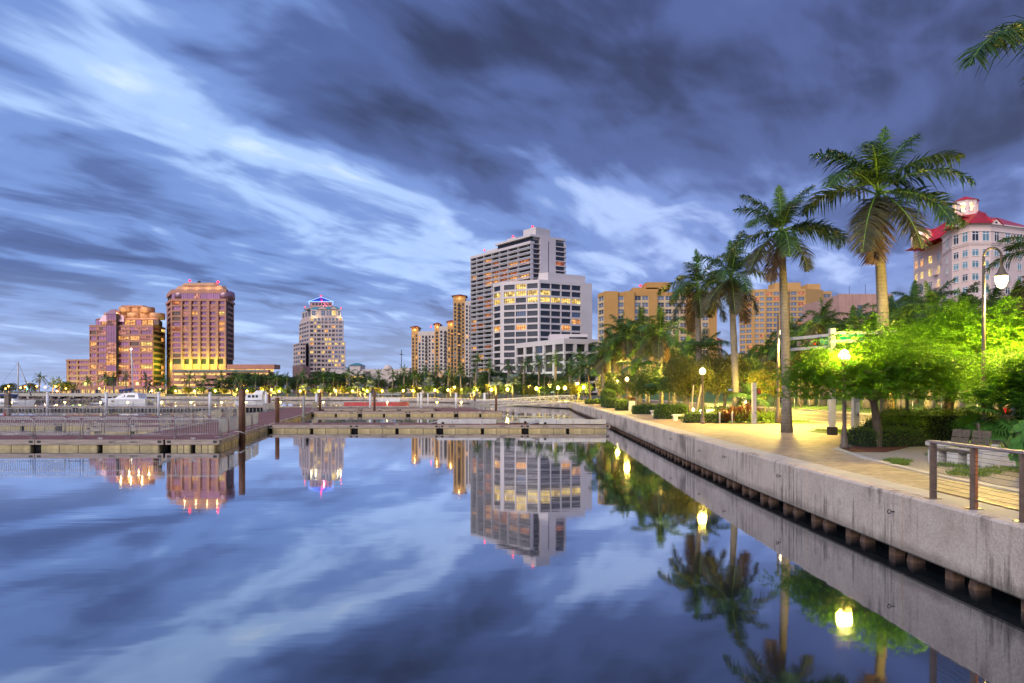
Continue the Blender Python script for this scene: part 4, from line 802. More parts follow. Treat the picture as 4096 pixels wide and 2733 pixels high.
# ---------------------------------------------------------------- white office block and its annex
def office_white():
    b = thing('white_office', 'white gridded office block with dark ribbon windows, some brightly lit', 'building', (XD(2156, 395), 395, GZ)); w = MB()
    L, A, C, Dd, E = (XD(1971, 413), 413.), (XD(2006, 404.5), 404.5), (XD(2157, 395), 395.), (XD(2328, 407), 407.), (XD(2368, 410), 410.)
    z1, fh, nf = 67.8, 3.98, 14; z0 = z1 - 2.0 - fh * nf
    core = MB(); core.prism([(L[0] + 1, 414), (A[0] + .6, 405.4), (C[0], 396), (Dd[0], 408), (E[0] - .2, 410.3), (E[0] - .2, 440), (L[0] + 1, 440)], GZ, z1 - .5); core.build('core', 'core_dark', b)
    def rt(j):
        r = nf - 1 - j
        return {0: [('glass_dark', .8), ('lit_yellow', .2)], 1: [('glass_dark', .7), ('lit_yellow', .3)], 2: [('glass_dark', .25), ('lit_yellow', .75)], 6: [('glass_dark', .65), ('lit_warm', .35)], 9: [('glass_dark', .7), ('lit_yellow', .3)]}.get(r, [('glass_dark', .88), ('lit_warm', .07), ('glass_blue', .05)])
    facade(b, w, L, A, z0, fh, nf, [(.12, .85)], 1.1, rec=.7, rowtab=rt, kind='w3'); facade(b, w, A, C, z0, fh, nf, [(.07, .355), (.385, .655), (.685, .96)], 1.1, rec=.7, rowtab=rt, kind='w5')
    facade(b, w, C, Dd, z0, fh, nf, [(.03, .255), (.275, .49), (.515, .73), (.755, .97)], 1.1, rec=.7, rowtab=rt, kind='w5')
    for P, Q in ((L, A), (A, C), (C, Dd), (Dd, E)): u, l = unit(P, Q); w.obox(P, u, l, 1.0, z1 - 2.0, z1, 0, off=.05)
    u, l = unit(Dd, E); w.obox(Dd, u, l, 1.2, GZ, z1 - 2.0, 0, off=.05); w.prism([E, (E[0], 440), (E[0] - 1, 440), (E[0] - 1, 410.5)], GZ, z1); w.prism([(L[0] + .2, 413.5), (A[0] + .2, 405.2), (C[0], 396), (Dd[0], 408), (E[0] - .3, 410.6), (E[0] - .3, 439), (L[0] + .2, 439)], z1 - .6, z1 - .3)
    w.build('wall', 'office_white', b); k = MB(); k.prism([(XD(2156, 402), 402), (XD(2192, 399), 399), (XD(2341, 412), 412), (XD(2341, 412), 430), (XD(2156, 402), 430)], z1 - .3, 72.6); k.build('roof_plant', 'office_white', b)
    a = thing('office_annex', 'low white annex with tall gridded windows in front of the white office', 'building', (XD(2256, 315), 315, GZ)); w = MB()
    L, C, E = (XD(2062, 350), 350.), (XD(2256, 315), 315.), (XD(2392, 322), 322.); z1, fh, nf = 27.5, 4.55, 5; z0 = z1 - 2.4 - fh * nf
    core = MB(); core.prism([(L[0] + .8, 351), (C[0], 316.2), (E[0] - .5, 323), (E[0] - .5, 350), (L[0] + .8, 360)], GZ, z1 - .4); core.build('core', 'core_dark', a)
    TA = [('glass_blue', .75), ('glass_dark', .2), ('lit_yellow', .05)]
    facade(a, w, L, C, z0, fh, nf, 5, 1.0, cw=1.8, rec=.9, tab=TA, kind='w4'); facade(a, w, C, E, z0, fh, nf, 3, 1.0, cw=1.5, rec=.9, tab=TA, kind='w5')
    for P, Q in ((L, C), (C, E)): u, l = unit(P, Q); w.obox(P, u, l, 1.0, z1 - 2.4, z1, 0, off=.05)
    w.prism([(L[0] + .3, 350.7), (C[0], 316), (E[0] - .2, 323), (E[0] - .2, 349), (L[0] + .3, 359)], z1 - .5, z1 - .25); w.build('wall', 'office_white', a)
    k = MB(); k.box(XD(2199, 335), 335, z1 - .25, XD(2351, 335), 350, ZD(1337, 335)); k.build('roof_plant', 'office_white', a); window(a, (XD(2276, 335), 334.9), (1, 0), 0, z1 + .8, 9, 1.4, 0, 'glass_dark', 'w4')
    for i, px in enumerate((2100, 2160, 2220, 2250)): uplight(a, (XD(px, 330 - i * 6), 330 - i * 6 - 6, 4.5), 500, (.55, 1.0, .55), .6)
office_white()
# ---------------------------------------------------------------- tan slabs
def tan_block(name, label, secs, d, zt, fh, nf, wallm, lightm, plant, T, beac=None):
    b = thing(name, label, 'building', (XD((secs[0][0] + secs[-1][1]) / 2, d), d, GZ)); w, s = MB(), MB(); z0 = zt - 1.6 - nf * fh
    for (x0, x1, d0, d1, nb, prd) in secs:
        A, B = (XD(x0, d0), d0), (XD(x1, d1), d1); u, l = unit(A, B)
        if nb == 0: w.obox(A, u, l, 12, GZ, zt + prd * .4, 0, off=prd); continue
        facade(b, s, A, B, z0, fh, nf, [((i + .09) / nb, (i + .91) / nb) for i in range(nb)], 1.05, rec=.35, tab=T, kind='w22'); w.obox(A, u, l, 12, GZ, z0, 0); w.obox(A, u, l, 12, z0 + nf * fh, zt, 0, off=.05)
        k = MB(); k.obox(A, u, l, 12, z0, z0 + nf * fh, 0, off=-.55); k.build('core', 'core_dark', b)
    for x0, x1, dd, za, zb in plant: k = MB(); k.box(XD(x0, dd), dd + 3, za, XD(x1, dd), dd + 13, zb); k.build('roof_plant', wallm, b)
    w.build('wall', wallm, b); s.build('window_wall', lightm, b)
    if beac: beacon(b, *beac)
TT = [('glass_grey', .62), ('glass_dark', .25), ('lit_amber', .06), ('glass_amber', .07)]
tan_block('tan_slab', 'tan slab apartment block with blank ochre bands and a red rooftop beacon', [(2391, 2416, 296, 290, 1, 0), (2416, 2471, 290, 290, 0, .6), (2471, 2497, 290.5, 290.5, 1, 0), (2497, 2537, 290, 290, 0, .6), (2537, 2596, 290.5, 290.5, 2, 0), (2596, 2629, 290, 290, 0, .5), (2629, 2720, 290.5, 290.5, 3, 0), (2720, 2749, 291, 291, 1, 0), (2749, 2780, 290, 290, 0, .5), (2780, 2836, 290.5, 290.5, 2, 0), (2836, 2866, 290, 290, 0, .6)],
          290, 45.3, 2.87, 14, 'tan_stucco', 'tan_light', [(2537, 2640, 290, 45, 47.6), (2590, 2690, 290, 47.0, 49.9)], TT, (XD(2572, 290), 296, 47.6, .5))
tan_block('ochre_slab', 'ochre apartment block with roof tanks behind the tallest palms', [(2958, 3008, 386, 380, 2, 0), (3008, 3018, 380, 380, 0, .5), (3018, 3058, 380, 378, 2, 0), (3058, 3064, 378, 378, 0, .5), (3064, 3120, 378, 377, 2, 0), (3120, 3130, 377, 377, 0, .6), (3130, 3160, 377, 377, 1, 0), (3160, 3221, 376, 376, 2, 0), (3221, 3292, 376, 382, 0, .3), (3292, 3326, 386, 386, 1, 0)],
          377, 59.6, 2.92, 15, 'ochre_stucco', 'ochre_stucco', [(3108, 3212, 377, 59, 63.6), (3239, 3291, 380, 59, 63.3)], [('glass_grey', .8), ('glass_blue', .1), ('lit_amber', .1)])
def clay_block():
    b = thing('clay_building', 'blank pinkish concrete building with panel joints behind palms', 'building', (XD(3460, 200), 200, GZ)); z1 = ZD(1176, 200)
    for i in range(8):
        for j in range(4):
            k = MB(); x0, x1 = XD(3356 + i * 27, 200), XD(3356 + (i + 1) * 27, 200); k.box(x0 + .03, 200, z1 - (j + 1) * 4.0 + .03, x1 - .03, 200.5, z1 - j * 4.0); k.build('wall_panel', 'clay_pink', b)
    k = MB(); k.box(XD(3356, 200) + .05, 200.4, GZ, XD(3572, 200) - .05, 225, z1 - .2); k.build('core', 'clay_pink', b); window(b, (XD(3429, 200), 199.98), (1, 0), 0, z1 - 6.5, 1.4, 3.2, 0, 'glass_grey', 'w3', 'louvre')
    for px, h in ((3411, 2.6), (3476, 3.2)): k = MB(); k.tube([(XD(px, 200), 202, z1 - .2), (XD(px, 200), 202, z1 + h)], .06, 5); k.build('antenna', 'dark_frame', b)
clay_block()
# ---------------------------------------------------------------- white building with red tile roofs and lit cupolas
def red_roof():
    d = 180.0; b = thing('red_roof_building', 'white stucco building with red tile roofs and lit arched cupolas', 'building', (XD(3920, d), d, GZ)); F = lambda px, dd: (XD(px, dd), dd); w = MB()
    def course(P, u, l, dep, z0, z1, off, nm='string_course'): m_ = MB(); m_.obox(P, u, l, dep, z0, z1, 0, off=off); m_.build(nm, 'shell_trim', b)
    pts = [F(3770, 196), F(3808, 186), F(3880, 180), F(3964, 180), F(4052, 183), F(4150, 187)]; ze = ZD(896, 180); z0 = 14.0
    ctr = (XD(3905, 198), 198.0)
    w.prism(pts + [F(4150, 225), F(3770, 225)], GZ, ze)
    rows = [(ZD(964, 180), 2.6, True), (ZD(1023, 180), 1.75, False), (ZD(1069, 180), 1.75, False), (ZD(1120, 180), 1.75, False), (ZD(1172, 180), 1.75, False)]
    for (P, Q), nb in zip(zip(pts, pts[1:]), (1, 2, 2, 2, 2)):
        u, l = unit(P, Q)
        for zb in (ze - .55, ze - 1.9, ZD(972, 180), ZD(979, 180)): course(P, u, l, .3, zb, zb + .22, .18)
        course(P, u, l, .4, ze - .18, ze + .12, .45)
        for zw, hh, top in rows:
            for i in range(nb):
                ww = min(1.75, l / nb * .62); a = l * (i + .5) / nb - ww / 2; window(b, P, u, a, zw, ww, hh, -.02, pick([('glass_teal', .85), ('glass_dark', .15)]), 'w2w'); course((P[0] + u[0] * (a - .1), P[1] + u[1] * (a - .1)), u, ww + .2, .05, zw - .18, zw - .02, .12, 'sill')
    # tile courses of the roof as real steps
    r = MB(); n = 12; zc = ZD(850, 192); cb = [F(3846, 193), F(3866, 191), F(3918, 191), F(3938, 193), F(3938, 203), F(3846, 203)]
    eav = [(P[0] + (P[0] - ctr[0]) * .06, P[1] + (P[1] - ctr[1]) * .06) for P in pts[:4]]; eav = [eav[0], eav[1], eav[2], eav[3]]; back_ = [(pts[3][0] + 4, 215), (pts[0][0], 215)]
    outer = eav + back_; inner = [cb[0], cb[1], cb[2], cb[3], cb[4], cb[5]]
    for k in range(n):
        f0, f1 = k / n, (k + 1) / n + .03; lerp = lambda f: [(a[0] + (c[0] - a[0]) * f, a[1] + (c[1] - a[1]) * f) for a, c in zip(outer, inner)]
        za, zb = ze + (zc - ze) * f0 + .06, ze + (zc - ze) * f1; r.prism(lerp(f0), za, zb, 0, cap=False, top=lerp(min(1, f1)))
    # long roof to the right
    A, B = F(3955, 181), F(4155, 187.5); u, l = unit(A, B); nn = (u[1], -u[0]); rz = ZD(862, 194)
    for k in range(n):
        f0, f1 = k / n, (k + 1) / n + .03; P = lambda f, z, a: (A[0] + u[0] * a - nn[0] * f * 11 + nn[0] * .5, A[1] + u[1] * a - nn[1] * f * 11 + nn[1] * .5, z); z_ = lambda f: ze + (rz - ze) * f; r.quad(P(f0, z_(f0) + .08, 0), P(f0, z_(f0) + .08, l), P(f1, z_(f1), l), P(f1, z_(f1), 0))
    r.build('roof', 'red_tile', b)
    rib = MB()
    for a, c in zip(outer[:4], inner[:4]): rib.tube([(*a, ze + .1), (*c, zc + .1)], .16, 6)
    rib.build('roof_hip', 'red_tile', b)
    def pediment(px, dd, wpx, hpx):
        k = MB(); x = XD(px, dd); h = XD(px + wpx, dd) - x; z = ze - .2; zt = ze + hpx / FPX * dd; k.add([(x - h, dd, z), (x + h, dd, z), (x, dd, zt), (x - h, dd + 5, z), (x + h, dd + 5, z), (x, dd + 5, zt)], [(0, 1, 2), (5, 4, 3)], 0)
        k.add([(x - h - .2, dd - .3, z), (x, dd - .3, zt + .2), (x, dd + 6, zt + .2), (x - h - .2, dd + 6, z), (x + h + .2, dd - .3, z), (x + h + .2, dd + 6, z)], [(0, 1, 2, 3), (1, 4, 5, 2)], 1); k.build('pediment', ['shell_white', 'red_tile'], b); o = MB(); o.lathe([(.32, 0), (.32, .05)], 14, 0); oo = put('round_window', o.mesh('round_window', 'glass_dark'), b, (x, dd - .02, z + (zt - z) * .42), (R(90), 0, 0), world=True)
    pediment(3841, 182.3, 32, 17); pediment(3985, 180.9, 26, 24)
    def cupola(px, dd, wpx, py0, py1, pya):
        x = XD(px, dd); r_ = XD(px + wpx / 2, dd) - x; za, zb, zp = ZD(py1, dd), ZD(py0, dd), ZD(pya, dd); root = b
        k = MB(); H = zb - za
        oct_ = [(x + r_ * math.cos(R(22.5 + 45 * i)), dd + r_ + r_ * math.sin(R(22.5 + 45 * i))) for i in range(8)]; k.prism(oct_, za - 1.5, za + H * .12); k.prism(oct_, za + H * .86, zb)
        for i in range(8):
            P, Q = oct_[i], oct_[(i + 1) % 8]; cx, cy = x, dd + r_
            for f0, f1 in ((0, .2), (.8, 1)):      # jambs and arched spandrel
                a = (P[0] + (Q[0] - P[0]) * f0, P[1] + (Q[1] - P[1]) * f0); c = (P[0] + (Q[0] - P[0]) * f1, P[1] + (Q[1] - P[1]) * f1); ins = lambda p: (cx + (p[0] - cx) * .9, cy + (p[1] - cy) * .9); k.prism([a, c, ins(c), ins(a)], za + H * .12, za + H * .6)
            m_ = 8; arch = [(.5 - .3 * math.cos(math.pi * q / m_), .6 + .22 * math.sin(math.pi * q / m_)) for q in range(m_ + 1)]
            pt = lambda f, z, s: (cx + (P[0] + (Q[0] - P[0]) * f - cx) * s, cy + (P[1] + (Q[1] - P[1]) * f - cy) * s, za + H * z)
            poly = [(0, .6)] + arch + [(1, .6), (1, .87), (0, .87)]
            for j in range(m_): (f0, z0_), (f1, z1_) = arch[j], arch[j + 1]; k.quad(pt(f0, z0_, 1), pt(f1, z1_, 1), pt(f1, .87, 1), pt(f0, .87, 1)); k.quad(pt(f0, z0_, 1), pt(f0, z0_, .9), pt(f1, z1_, .9), pt(f1, z1_, 1))
            for f0, f1 in ((0, .2), (.8, 1)): k.quad(pt(f0, .6, 1), pt(f1, .6, 1), pt(f1, .87, 1), pt(f0, .87, 1))
        k.build('cupola', 'shell_trim', b); k = MB(); oo = [(x + (px_ - x) * 1.12, dd + r_ + (py_ - dd - r_) * 1.12) for px_, py_ in oct_]; k.add([(*p, zb) for p in oo] + [(x, dd + r_, zp)], [(i, (i + 1) % 8, 8) for i in range(8)] + [tuple(reversed(range(8)))]); k.build('cupola_roof', 'red_tile', b)
        for i in range(8): P = oct_[i]; k = MB(); k.tube([(*P, zb + .05), (x, dd + r_, zp + .05)], .09, 5); k.build('cupola_hip', 'red_tile', b)
        lamp_light('cupola_light', b, (x, dd + r_, za + H * .35), 420, (1.0, .82, .5), .4); lamp_light('cupola_light', b, (x, dd + r_, za + H * .8), 160, (1.0, .82, .5), .3)
        k = MB(); k.lathe([(.25, za + H * .12), (.35, za + H * .3), (.05, za + H * .4)], 8, 0, (x, dd + r_, 0)); k.build('cupola_lamp', 'flood_white', b)
    cupola(3891, 189, 92, 796, 852, 775)
    # left wing
    q = [F(3655, 222), F(3700, 214), F(3745, 208), F(3787, 200)]; zw = ZD(968, 205); w.prism(q + [F(3787, 240), F(3655, 245)], GZ, zw)
    for (P, Q), nb, tab in zip(zip(q, q[1:]), (2, 1, 2), ([('lit_warm', 1)], [('lit_yellow', 1)], [('glass_blue', .6), ('lit_warm', .4)])):
        u, l = unit(P, Q)
        for zz in (zw - .5, zw - 1.4, zw - 6.2, zw - 7.0): course(P, u, l, .3, zz, zz + .22, .18)
        for j in range(3):
            for i in range(nb): ww = min(2.0, l / nb * .5); window(b, P, u, l * (i + .5) / nb - ww / 2, zw - 5.4 - j * 4.0, ww, 2.4, -.02, pick(tab if j == 0 else [('lit_yellow', .4), ('glass_blue', .6)]), 'w2w')
    for j in range(2): k = MB(); x, y = q[2]; k.box(x - 1.2, y - 1.6, zw - 9.6 - j * 4, x + 1.6, y + .4, zw - 8.4 - j * 4); k.build('balcony', 'shell_white', b)
    rr = MB(); zr = ZD(929, 222)
    for k in range(n):
        f0, f1 = k / n, (k + 1) / n + .03
        for P, Q in zip(q, q[1:]):
            up = lambda p, f: (p[0] * (1 + (f * 9 - .6) / p[1]), p[1] - .6 + f * 9, zw + (zr - zw) * f); a, c = up(P, f0), up(Q, f0); e_, g_ = up(Q, f1), up(P, f1); rr.quad((a[0], a[1], a[2] + .08), (c[0], c[1], c[2] + .08), e_, g_)
    rr.build('roof', 'red_tile', b); cupola(3708, 212, 74, 917, 968, 902)
    w.build('wall', 'shell_white', b)
red_roof()
def small_red():
    b = thing('spired_building', 'small pink building with terracotta hipped roof right of the tan slab', 'building', (XD(2878, 330), 330, GZ)); k = MB(); x0, x1 = XD(2862, 330), XD(2889, 330); z = ZD(1362, 330); k.box(x0, 330, GZ, x1, 338, z); k.build('wall', 'clay_pink', b); k = MB(); k.prism([(x0 - .5, 329.5), (x1 + .5, 329.5), (x1 + .5, 338.5), (x0 - .5, 338.5)], z, z + 1.6, top=[(x0 + 1.2, 333), (x0 + 1.6, 333), (x0 + 1.6, 334), (x0 + 1.2, 334)]); k.build('roof', 'terracotta', b)
    for i in range(2): window(b, (x0, 329.98), (1, 0), .5 + i * 1.4, z - 2.6, .9, 1.6, 0, 'glass_grey', 'w2')
small_red()
# ================================================================== docks
DZ = 0.50
_c = MB(); _c.tube([(-.17, 0, .09), (-.1, 0, .075), (.1, 0, .075), (.17, 0, .09)], [.015, .025, .025, .015], 6); _c.box(-.06, -.03, 0, -.03, .03, .07); _c.box(.03, -.03, 0, .06, .03, .07); CLEAT = _c.mesh('cleat', 'galvanised')
fl_mesh = {}
def float_mesh(w):
    k = round(w, 2)
    if k not in fl_mesh:
        mb = MB(); c = .05; mb.prism([(c, 0), (w - c, 0), (w, c), (w, .9), (0, .9), (0, c)], -0.25, DZ - .27)
        for x in (w * .33, w * .66): mb.box(x - .012, -.012, -0.2, x + .012, .02, DZ - .28, 1)
        fl_mesh[k] = mb.mesh('float', ['dock_float', 'dock_dark'])
    return fl_mesh[k]
def dock(name, label, poly, edges, rot=0.0, writing=()):
    """poly: corners, front-left first, counter-clockwise seen from above; edges: indices of edges that show floats"""
    o = thing(name, label, 'dock', (poly[0][0], poly[0][1], 0), 'floating dock modules'); l0 = wloc(o)
    mb = MB(); mb.prism(poly, DZ - .05, DZ); dk = mb.build('deck', 'dock_planks', o)
    if rot:                                  # planks run along the module: turn the mesh frame, not the shape
        R_ = Matrix.Rotation(R(rot), 4, 'Z'); dk.data.transform(R_.inverted()); dk.rotation_euler = (0, 0, R(rot))
    cx = sum(p[0] for p in poly) / len(poly); cy = sum(p[1] for p in poly) / len(poly)
    lerp2 = lambda a, b, t: (a[0] + (b[0] - a[0]) * t, a[1] + (b[1] - a[1]) * t); ff = .3 / math.dist(poly[0], poly[1]); gg = .3 / math.dist(poly[1], poly[2])
    q = [lerp2(lerp2(poly[0], poly[1], i_), lerp2(poly[3], poly[2], i_), j_) for i_, j_ in ((ff, gg), (1 - ff, gg), (1 - ff, 1 - gg), (ff, 1 - gg))]; mb = MB(); mb.prism(q, -.2, DZ - .06); mb.build('frame', 'dock_dark', o)
    for ei in edges:
        A, B = poly[ei], poly[(ei + 1) % len(poly)]; u, l = unit(A, B); n = max(1, round(l / 6.1)); s = l / n
        for i in range(n):
            P = (A[0] + u[0] * s * i, A[1] + u[1] * s * i); fb = MB(); fb.obox((P[0] + u[0] * .02, P[1] + u[1] * .02), u, s - .04, .12, DZ - .26, DZ + .012, 0, off=.03); fb.build('fascia_board', 'dock_fascia', o)
            br = MB()
            for a in (.12, s - .32): br.obox((P[0] + u[0] * a, P[1] + u[1] * a), u, .2, -.03, DZ - .16, DZ - .03, 0, off=.045)
            br.build('bracket', 'black_paint', o)
            put('cleat', CLEAT, o, (P[0] + u[0] * s * .5 - u[1] * .1, P[1] + u[1] * s * .5 + u[0] * .1, DZ + .01), (0, 0, math.atan2(u[1], u[0])), world=True)
            w = (s - .5) / 2 - .15
            for j in range(2): a = .3 + j * (w + .25); put('float', float_mesh(w), o, (P[0] + u[0] * a, P[1] + u[1] * a, 0), (0, 0, math.atan2(u[1], u[0])), world=True)
    for a, s, sz in writing:                  # painted letters on the front board
        A, B = poly[0], poly[1]; u, l = unit(A, B); put('painted_letters', text_mesh(s, sz, 'black_paint'), o, (A[0] + u[0] * a + u[1] * .036, A[1] + u[1] * a - u[0] * .036, DZ - .125), (R(90), 0, math.atan2(u[1], u[0])), world=True)
    return o
wR = lambda y: -15.95 - (y - 37.2) * 0.1958         # right edge of the main walkway
wS = lambda y: wR(y) - 2.95 - .05                    # seam
wLf = lambda y: wS(y) - 2.95
# two front modules at the left and right of the seams
dock('floating_dock', 'nearest floating dock at left, carrying the front row of barricades', [(-40, 37.2), (wS(37.2) - .03, 37.2), (wS(41.2) - .03, 41.2), (-40, 41.2)], [0, 2], 0, [((450 - 2048) / FPX * 37.2 + 40, 'WC', .24), ((537 - 2048) / FPX * 37.2 + 40, 'SM02-21', .12)])
dock('floating_dock', 'right half of the main walkway dock, running back beside the rusty pile', [(wR(37.2) - 2.95, 37.2), (wR(37.2), 37.2), (wR(112), 112), (wR(112) - 2.95, 112)], [0, 1], 11.08)
dock('floating_dock', 'left half of the main walkway dock behind the front row of barricades', [(wLf(41.3), 41.3), (wS(41.3), 41.3), (wS(112), 112), (wLf(112), 112)], [3], 11.08)
dock('floating_dock', 'short angled dock finger left of the main walkway', [(-31.2, 50), (wLf(50) - .05, 50), (wLf(54.5) - .05, 54.5), (-27.5, 54.5)], [0, 3], 0)
dock('floating_dock', 'broad dock platform behind the first row at far left', [(-62, 57), (wLf(57) - .05, 57), (wLf(75) - .05, 75), (-62, 75)], [0], 0, [((365 - 2048) / FPX * 57 + 62, 'WS', .32)])
dock('floating_dock', 'long finger dock reaching from the walkway to the seawall', [(wR(53.5) + .06, 53.5), (7.7, 53.5), (7.7, 57.6), (wR(57.6) + .06, 57.6)], [0], 90, [((px - 2048) / FPX * 53.5 - wR(53.5), 'WC', .30) for px in (1532, 1805, 2008, 2180)])
dock('floating_dock', 'second finger dock from the walkway, ending short of the seawall', [(wR(88) + .06, 88), (-1.0, 88), (-2.4, 92), (wR(92) + .06, 92)], [0], 90, [((px - 2048) / FPX * 88 - wR(88), 'WC', .36) for px in (1402, 1687, 1930)])
dock('floating_dock', 'third finger dock with barricades, in front of the gangway', [(wR(104) + .06, 104), (-5.5, 104), (-5.5, 108), (wR(108) + .06, 108)], [0], 90)
dock('floating_dock', 'sloping dock link between the second and third finger docks', [(-9.2, 92.1), (-2.5, 92.1), (-6.2, 103.9), (-12.0, 103.9)], [1], 90)
# wave screen across the outer side: dark ribs under a pale cap
ws = thing('wave_screen', 'long outer dock with dark ribs under a pale deck, across the left', 'dock', (-60, 113, 0), 'floating dock modules')
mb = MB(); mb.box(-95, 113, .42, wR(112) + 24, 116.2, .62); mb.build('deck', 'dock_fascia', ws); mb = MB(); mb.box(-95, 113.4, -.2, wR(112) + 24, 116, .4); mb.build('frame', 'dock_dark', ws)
rb = MB(); rb.box(-.06, 0, -.1, .06, .15, .42); rbm = rb.mesh('rib', 'pile_grey')
for i in range(150): put('rib', rbm, ws, (-94.6 + i * .6, 113.22, 0), world=True)
# ---------------------------------------------------------------- piles
def pile(name, label, px, d, py_top, wpx, mat, cap=False, square=False, group='mooring piles', collar=False):
    x = XD(px, d); r = wpx / FPX * d / 2; zt = ZD(py_top, d); o = thing(name, label, 'pile', (x, d, 0), group); mb = MB()
    if square: mb.box(x - r, d - r, -.6, x + r, d + r, zt)
    elif cap: mb.lathe([(r, -.6), (r, zt - r * 1.2)], 14, 0, (x, d, 0))
    else: mb.lathe([(r, -.6), (r, zt - .02), (r * .93, zt)], 16, 0, (x, d, 0))
    mb.build('shaft', mat, o)
    if cap: mb = MB(); mb.lathe([(r * 1.04, zt - r * 1.2 - .03), (r * 1.02, zt - r * .7), (r * .7, zt - r * .2), (.02, zt)], 14, 0, (x, d, 0)); mb.build('cap', 'white_paint', o)
    else: mb = MB(); mb.lathe([(r * .9, zt + .004), (r * .88, zt + .03)], 12, 0, (x, d, 0)); mb.build('pile_top', mat, o)
    if collar: mb = MB(); mb.tube([(x + (r + .03) * math.cos(t), d + (r + .03) * math.sin(t), .52 + .12 * math.cos(t + 2)) for t in np.linspace(0, 2 * math.pi, 17)], .025, 6); mb.build('rope', 'white_paint', o)
    return o
pile('rusty_pile', 'tall rusty brown steel pile with a rope at the dock corner', 968, 42.6, 1559, 24.5, 'pile_rust', collar=True)
pile('wooden_pile', 'dark brown pile where the long finger dock meets the walkway', 1109, 57.9, 1592, 16.6, 'pile_rust')
pile('grey_pile', 'slim grey pile standing between the two finger docks', 1215, 70, 1585, 10, 'pile_grey', collar=True)
pile('wooden_pile', 'square weathered grey timber pile at the far left', 31, 76, 1574, 16.6, 'pile_wood', square=True)
for i, px in enumerate((190, 425, 635, 840, 1065)): pile('white_pile', f'white capped pile by the outer dock, {ordn(i)} from the left', px, 113 - .5, 1568, 11, 'pile_white', cap=True)
for px, lb in ((1266, 'white capped pile beside the brown pile where the walkway ends'), (1481, 'white capped pile in front of the red barge'), (1685, 'white capped pile right of the red barge'), (1824, 'white capped pile left of the gangway foot'), (1938, 'white capped pile in front of the gangway')): pile('white_pile', lb, px, 111, 1571, 9, 'pile_white', cap=True)
for px, lb in ((1672, 'thin pale pile just right of the red barge'), (1712, 'thin pale pile between two white capped piles')): pile('thin_pile', lb, px, 118, 1572, 5, 'pile_white', cap=True)
for px, d, py, w, lb in ((1077, 103, 1571, 10, 'brown pile beside the last walkway barricades'), (1279, 95, 1571, 10, 'brown pile left of the red barge'), (1498, 94, 1565, 9, 'dark brown pile in front of the red barge'), (1899, 107, 1583, 8, 'brown pile behind the white pile at the gangway'), (1984, 94, 1585, 9, 'brown pile at the end of the second finger dock')): pile('wooden_pile', lb, px, d, py, w, 'pile_rust')
# ---------------------------------------------------------------- crowd barricades
def barricade_meshes(w):
    h = 1.08; r = .1; fr = MB(); pts = [(0, 0, .06)] + [(0, 0, h - r)] + [(r * (1 - math.cos(t)), 0, h - r + r * math.sin(t)) for t in np.linspace(.3, math.pi / 2, 4)] + [(w - r + r * math.sin(t), 0, h - r + r * math.cos(t)) for t in np.linspace(0, math.pi / 2, 5)] + [(w, 0, .06)]
    fr.tube(pts, .024, 6); fr.tube([(0, 0, .24), (w, 0, .24)], .02, 6); b = MB(); n = int(w / .125)
    for i in range(1, n): x = w * i / n; b.tube([(x, 0, .24), (x, 0, h - .01)], .011, 4, cap=False)
    ft = MB()
    for x in (.0, w): ft.tube([(x, -.28, .015), (x, 0, .09), (x, .28, .015)], .018, 5)
    return fr.mesh('frame', 'galvanised'), b.mesh('bars', 'galvanised'), ft.mesh('feet', 'galvanised')
BM = {2.5: barricade_meshes(2.5), 1.95: barricade_meshes(1.95)}
RJ = random.Random(5)
def barricade(label, x, y, ang=0.0, w=2.5, z=DZ + .015):
    o = thing('barricade', label, 'barricade', (x, y, z), 'steel crowd barricades on the docks', ang + RJ.uniform(-.03, .03)); a, b, c = BM[w]; put('frame', a, o); put('bars', b, o); put('feet', c, o); return o
for i, px in enumerate((-48, 140, 332, 522, 704)): barricade(f'barricade in the nearest dock row, {ordn(i)} from the left', XD(px, 38.2), 38.2)
wd = (-.1922, .9814); wang = math.atan2(wd[1], wd[0])
for i in range(5): yy = 38.7 + i * 2.55; barricade(f'barricade turned along the walkway edge, {ordn(i)} behind the dock corner', wR(yy) - .35, yy, wang)
for i, px in enumerate((-10, 132, 276, 418)): barricade(f'barricade in the second dock row, {ordn(i)} from the left', XD(px, 40.9), 40.9, w=1.95)
for i in range(10): yy = 44 + i * 2.52; barricade(f'barricade in the double line left of the walkway, {ordn(i)} from the front', wLf(yy) + .5 + (.25 if i % 2 else 0), yy, wang)
for i in range(9): barricade(f'barricade along the platform behind, {ordn(i)} from the left', XD(-38 + i * 113, 62.0), 62.0 + RJ.uniform(-.4, .4))
for i in range(7): barricade(f'barricade at the rear of the platform, {ordn(i)} from the left', XD(20 + i * 112, 72.5), 72.5, RJ.uniform(-.12, .12))
for i in range(22): barricade(f'barricade on the outer ribbed dock, {ordn(i)} from the left', XD(-20 + i * 61.5, 113.4), 113.4, z=.63)
for i in range(6): yy = 84 + i * 2.6; barricade(f'barricade beside the far walkway edge, {ordn(i)} from the front', wLf(yy) + .4, yy, wang)
for i in range(3): yy = 92 + i * 2.6; barricade(f'barricade on the right side of the far walkway, {ordn(i)} from the front', wR(yy) - .3, yy, wang)
for i in range(12): barricade(f'barricade on the third finger dock, {ordn(i)} from the left', XD(1275 + i * 65, 104.6), 104.6)
for i in range(5): t = i / 5; barricade(f'barricade on the sloping dock link, {ordn(i)} from the front', -3.0 - 3.4 * t, 92.6 + 11 * t, math.atan2(11, -3.4))
for i in range(4): barricade(f'barricade before the gangway, {ordn(i)} from the left', XD(1885 + i * 68, 93.5 if i > 2 else 100), 91.5 if i > 2 else 99, .12)
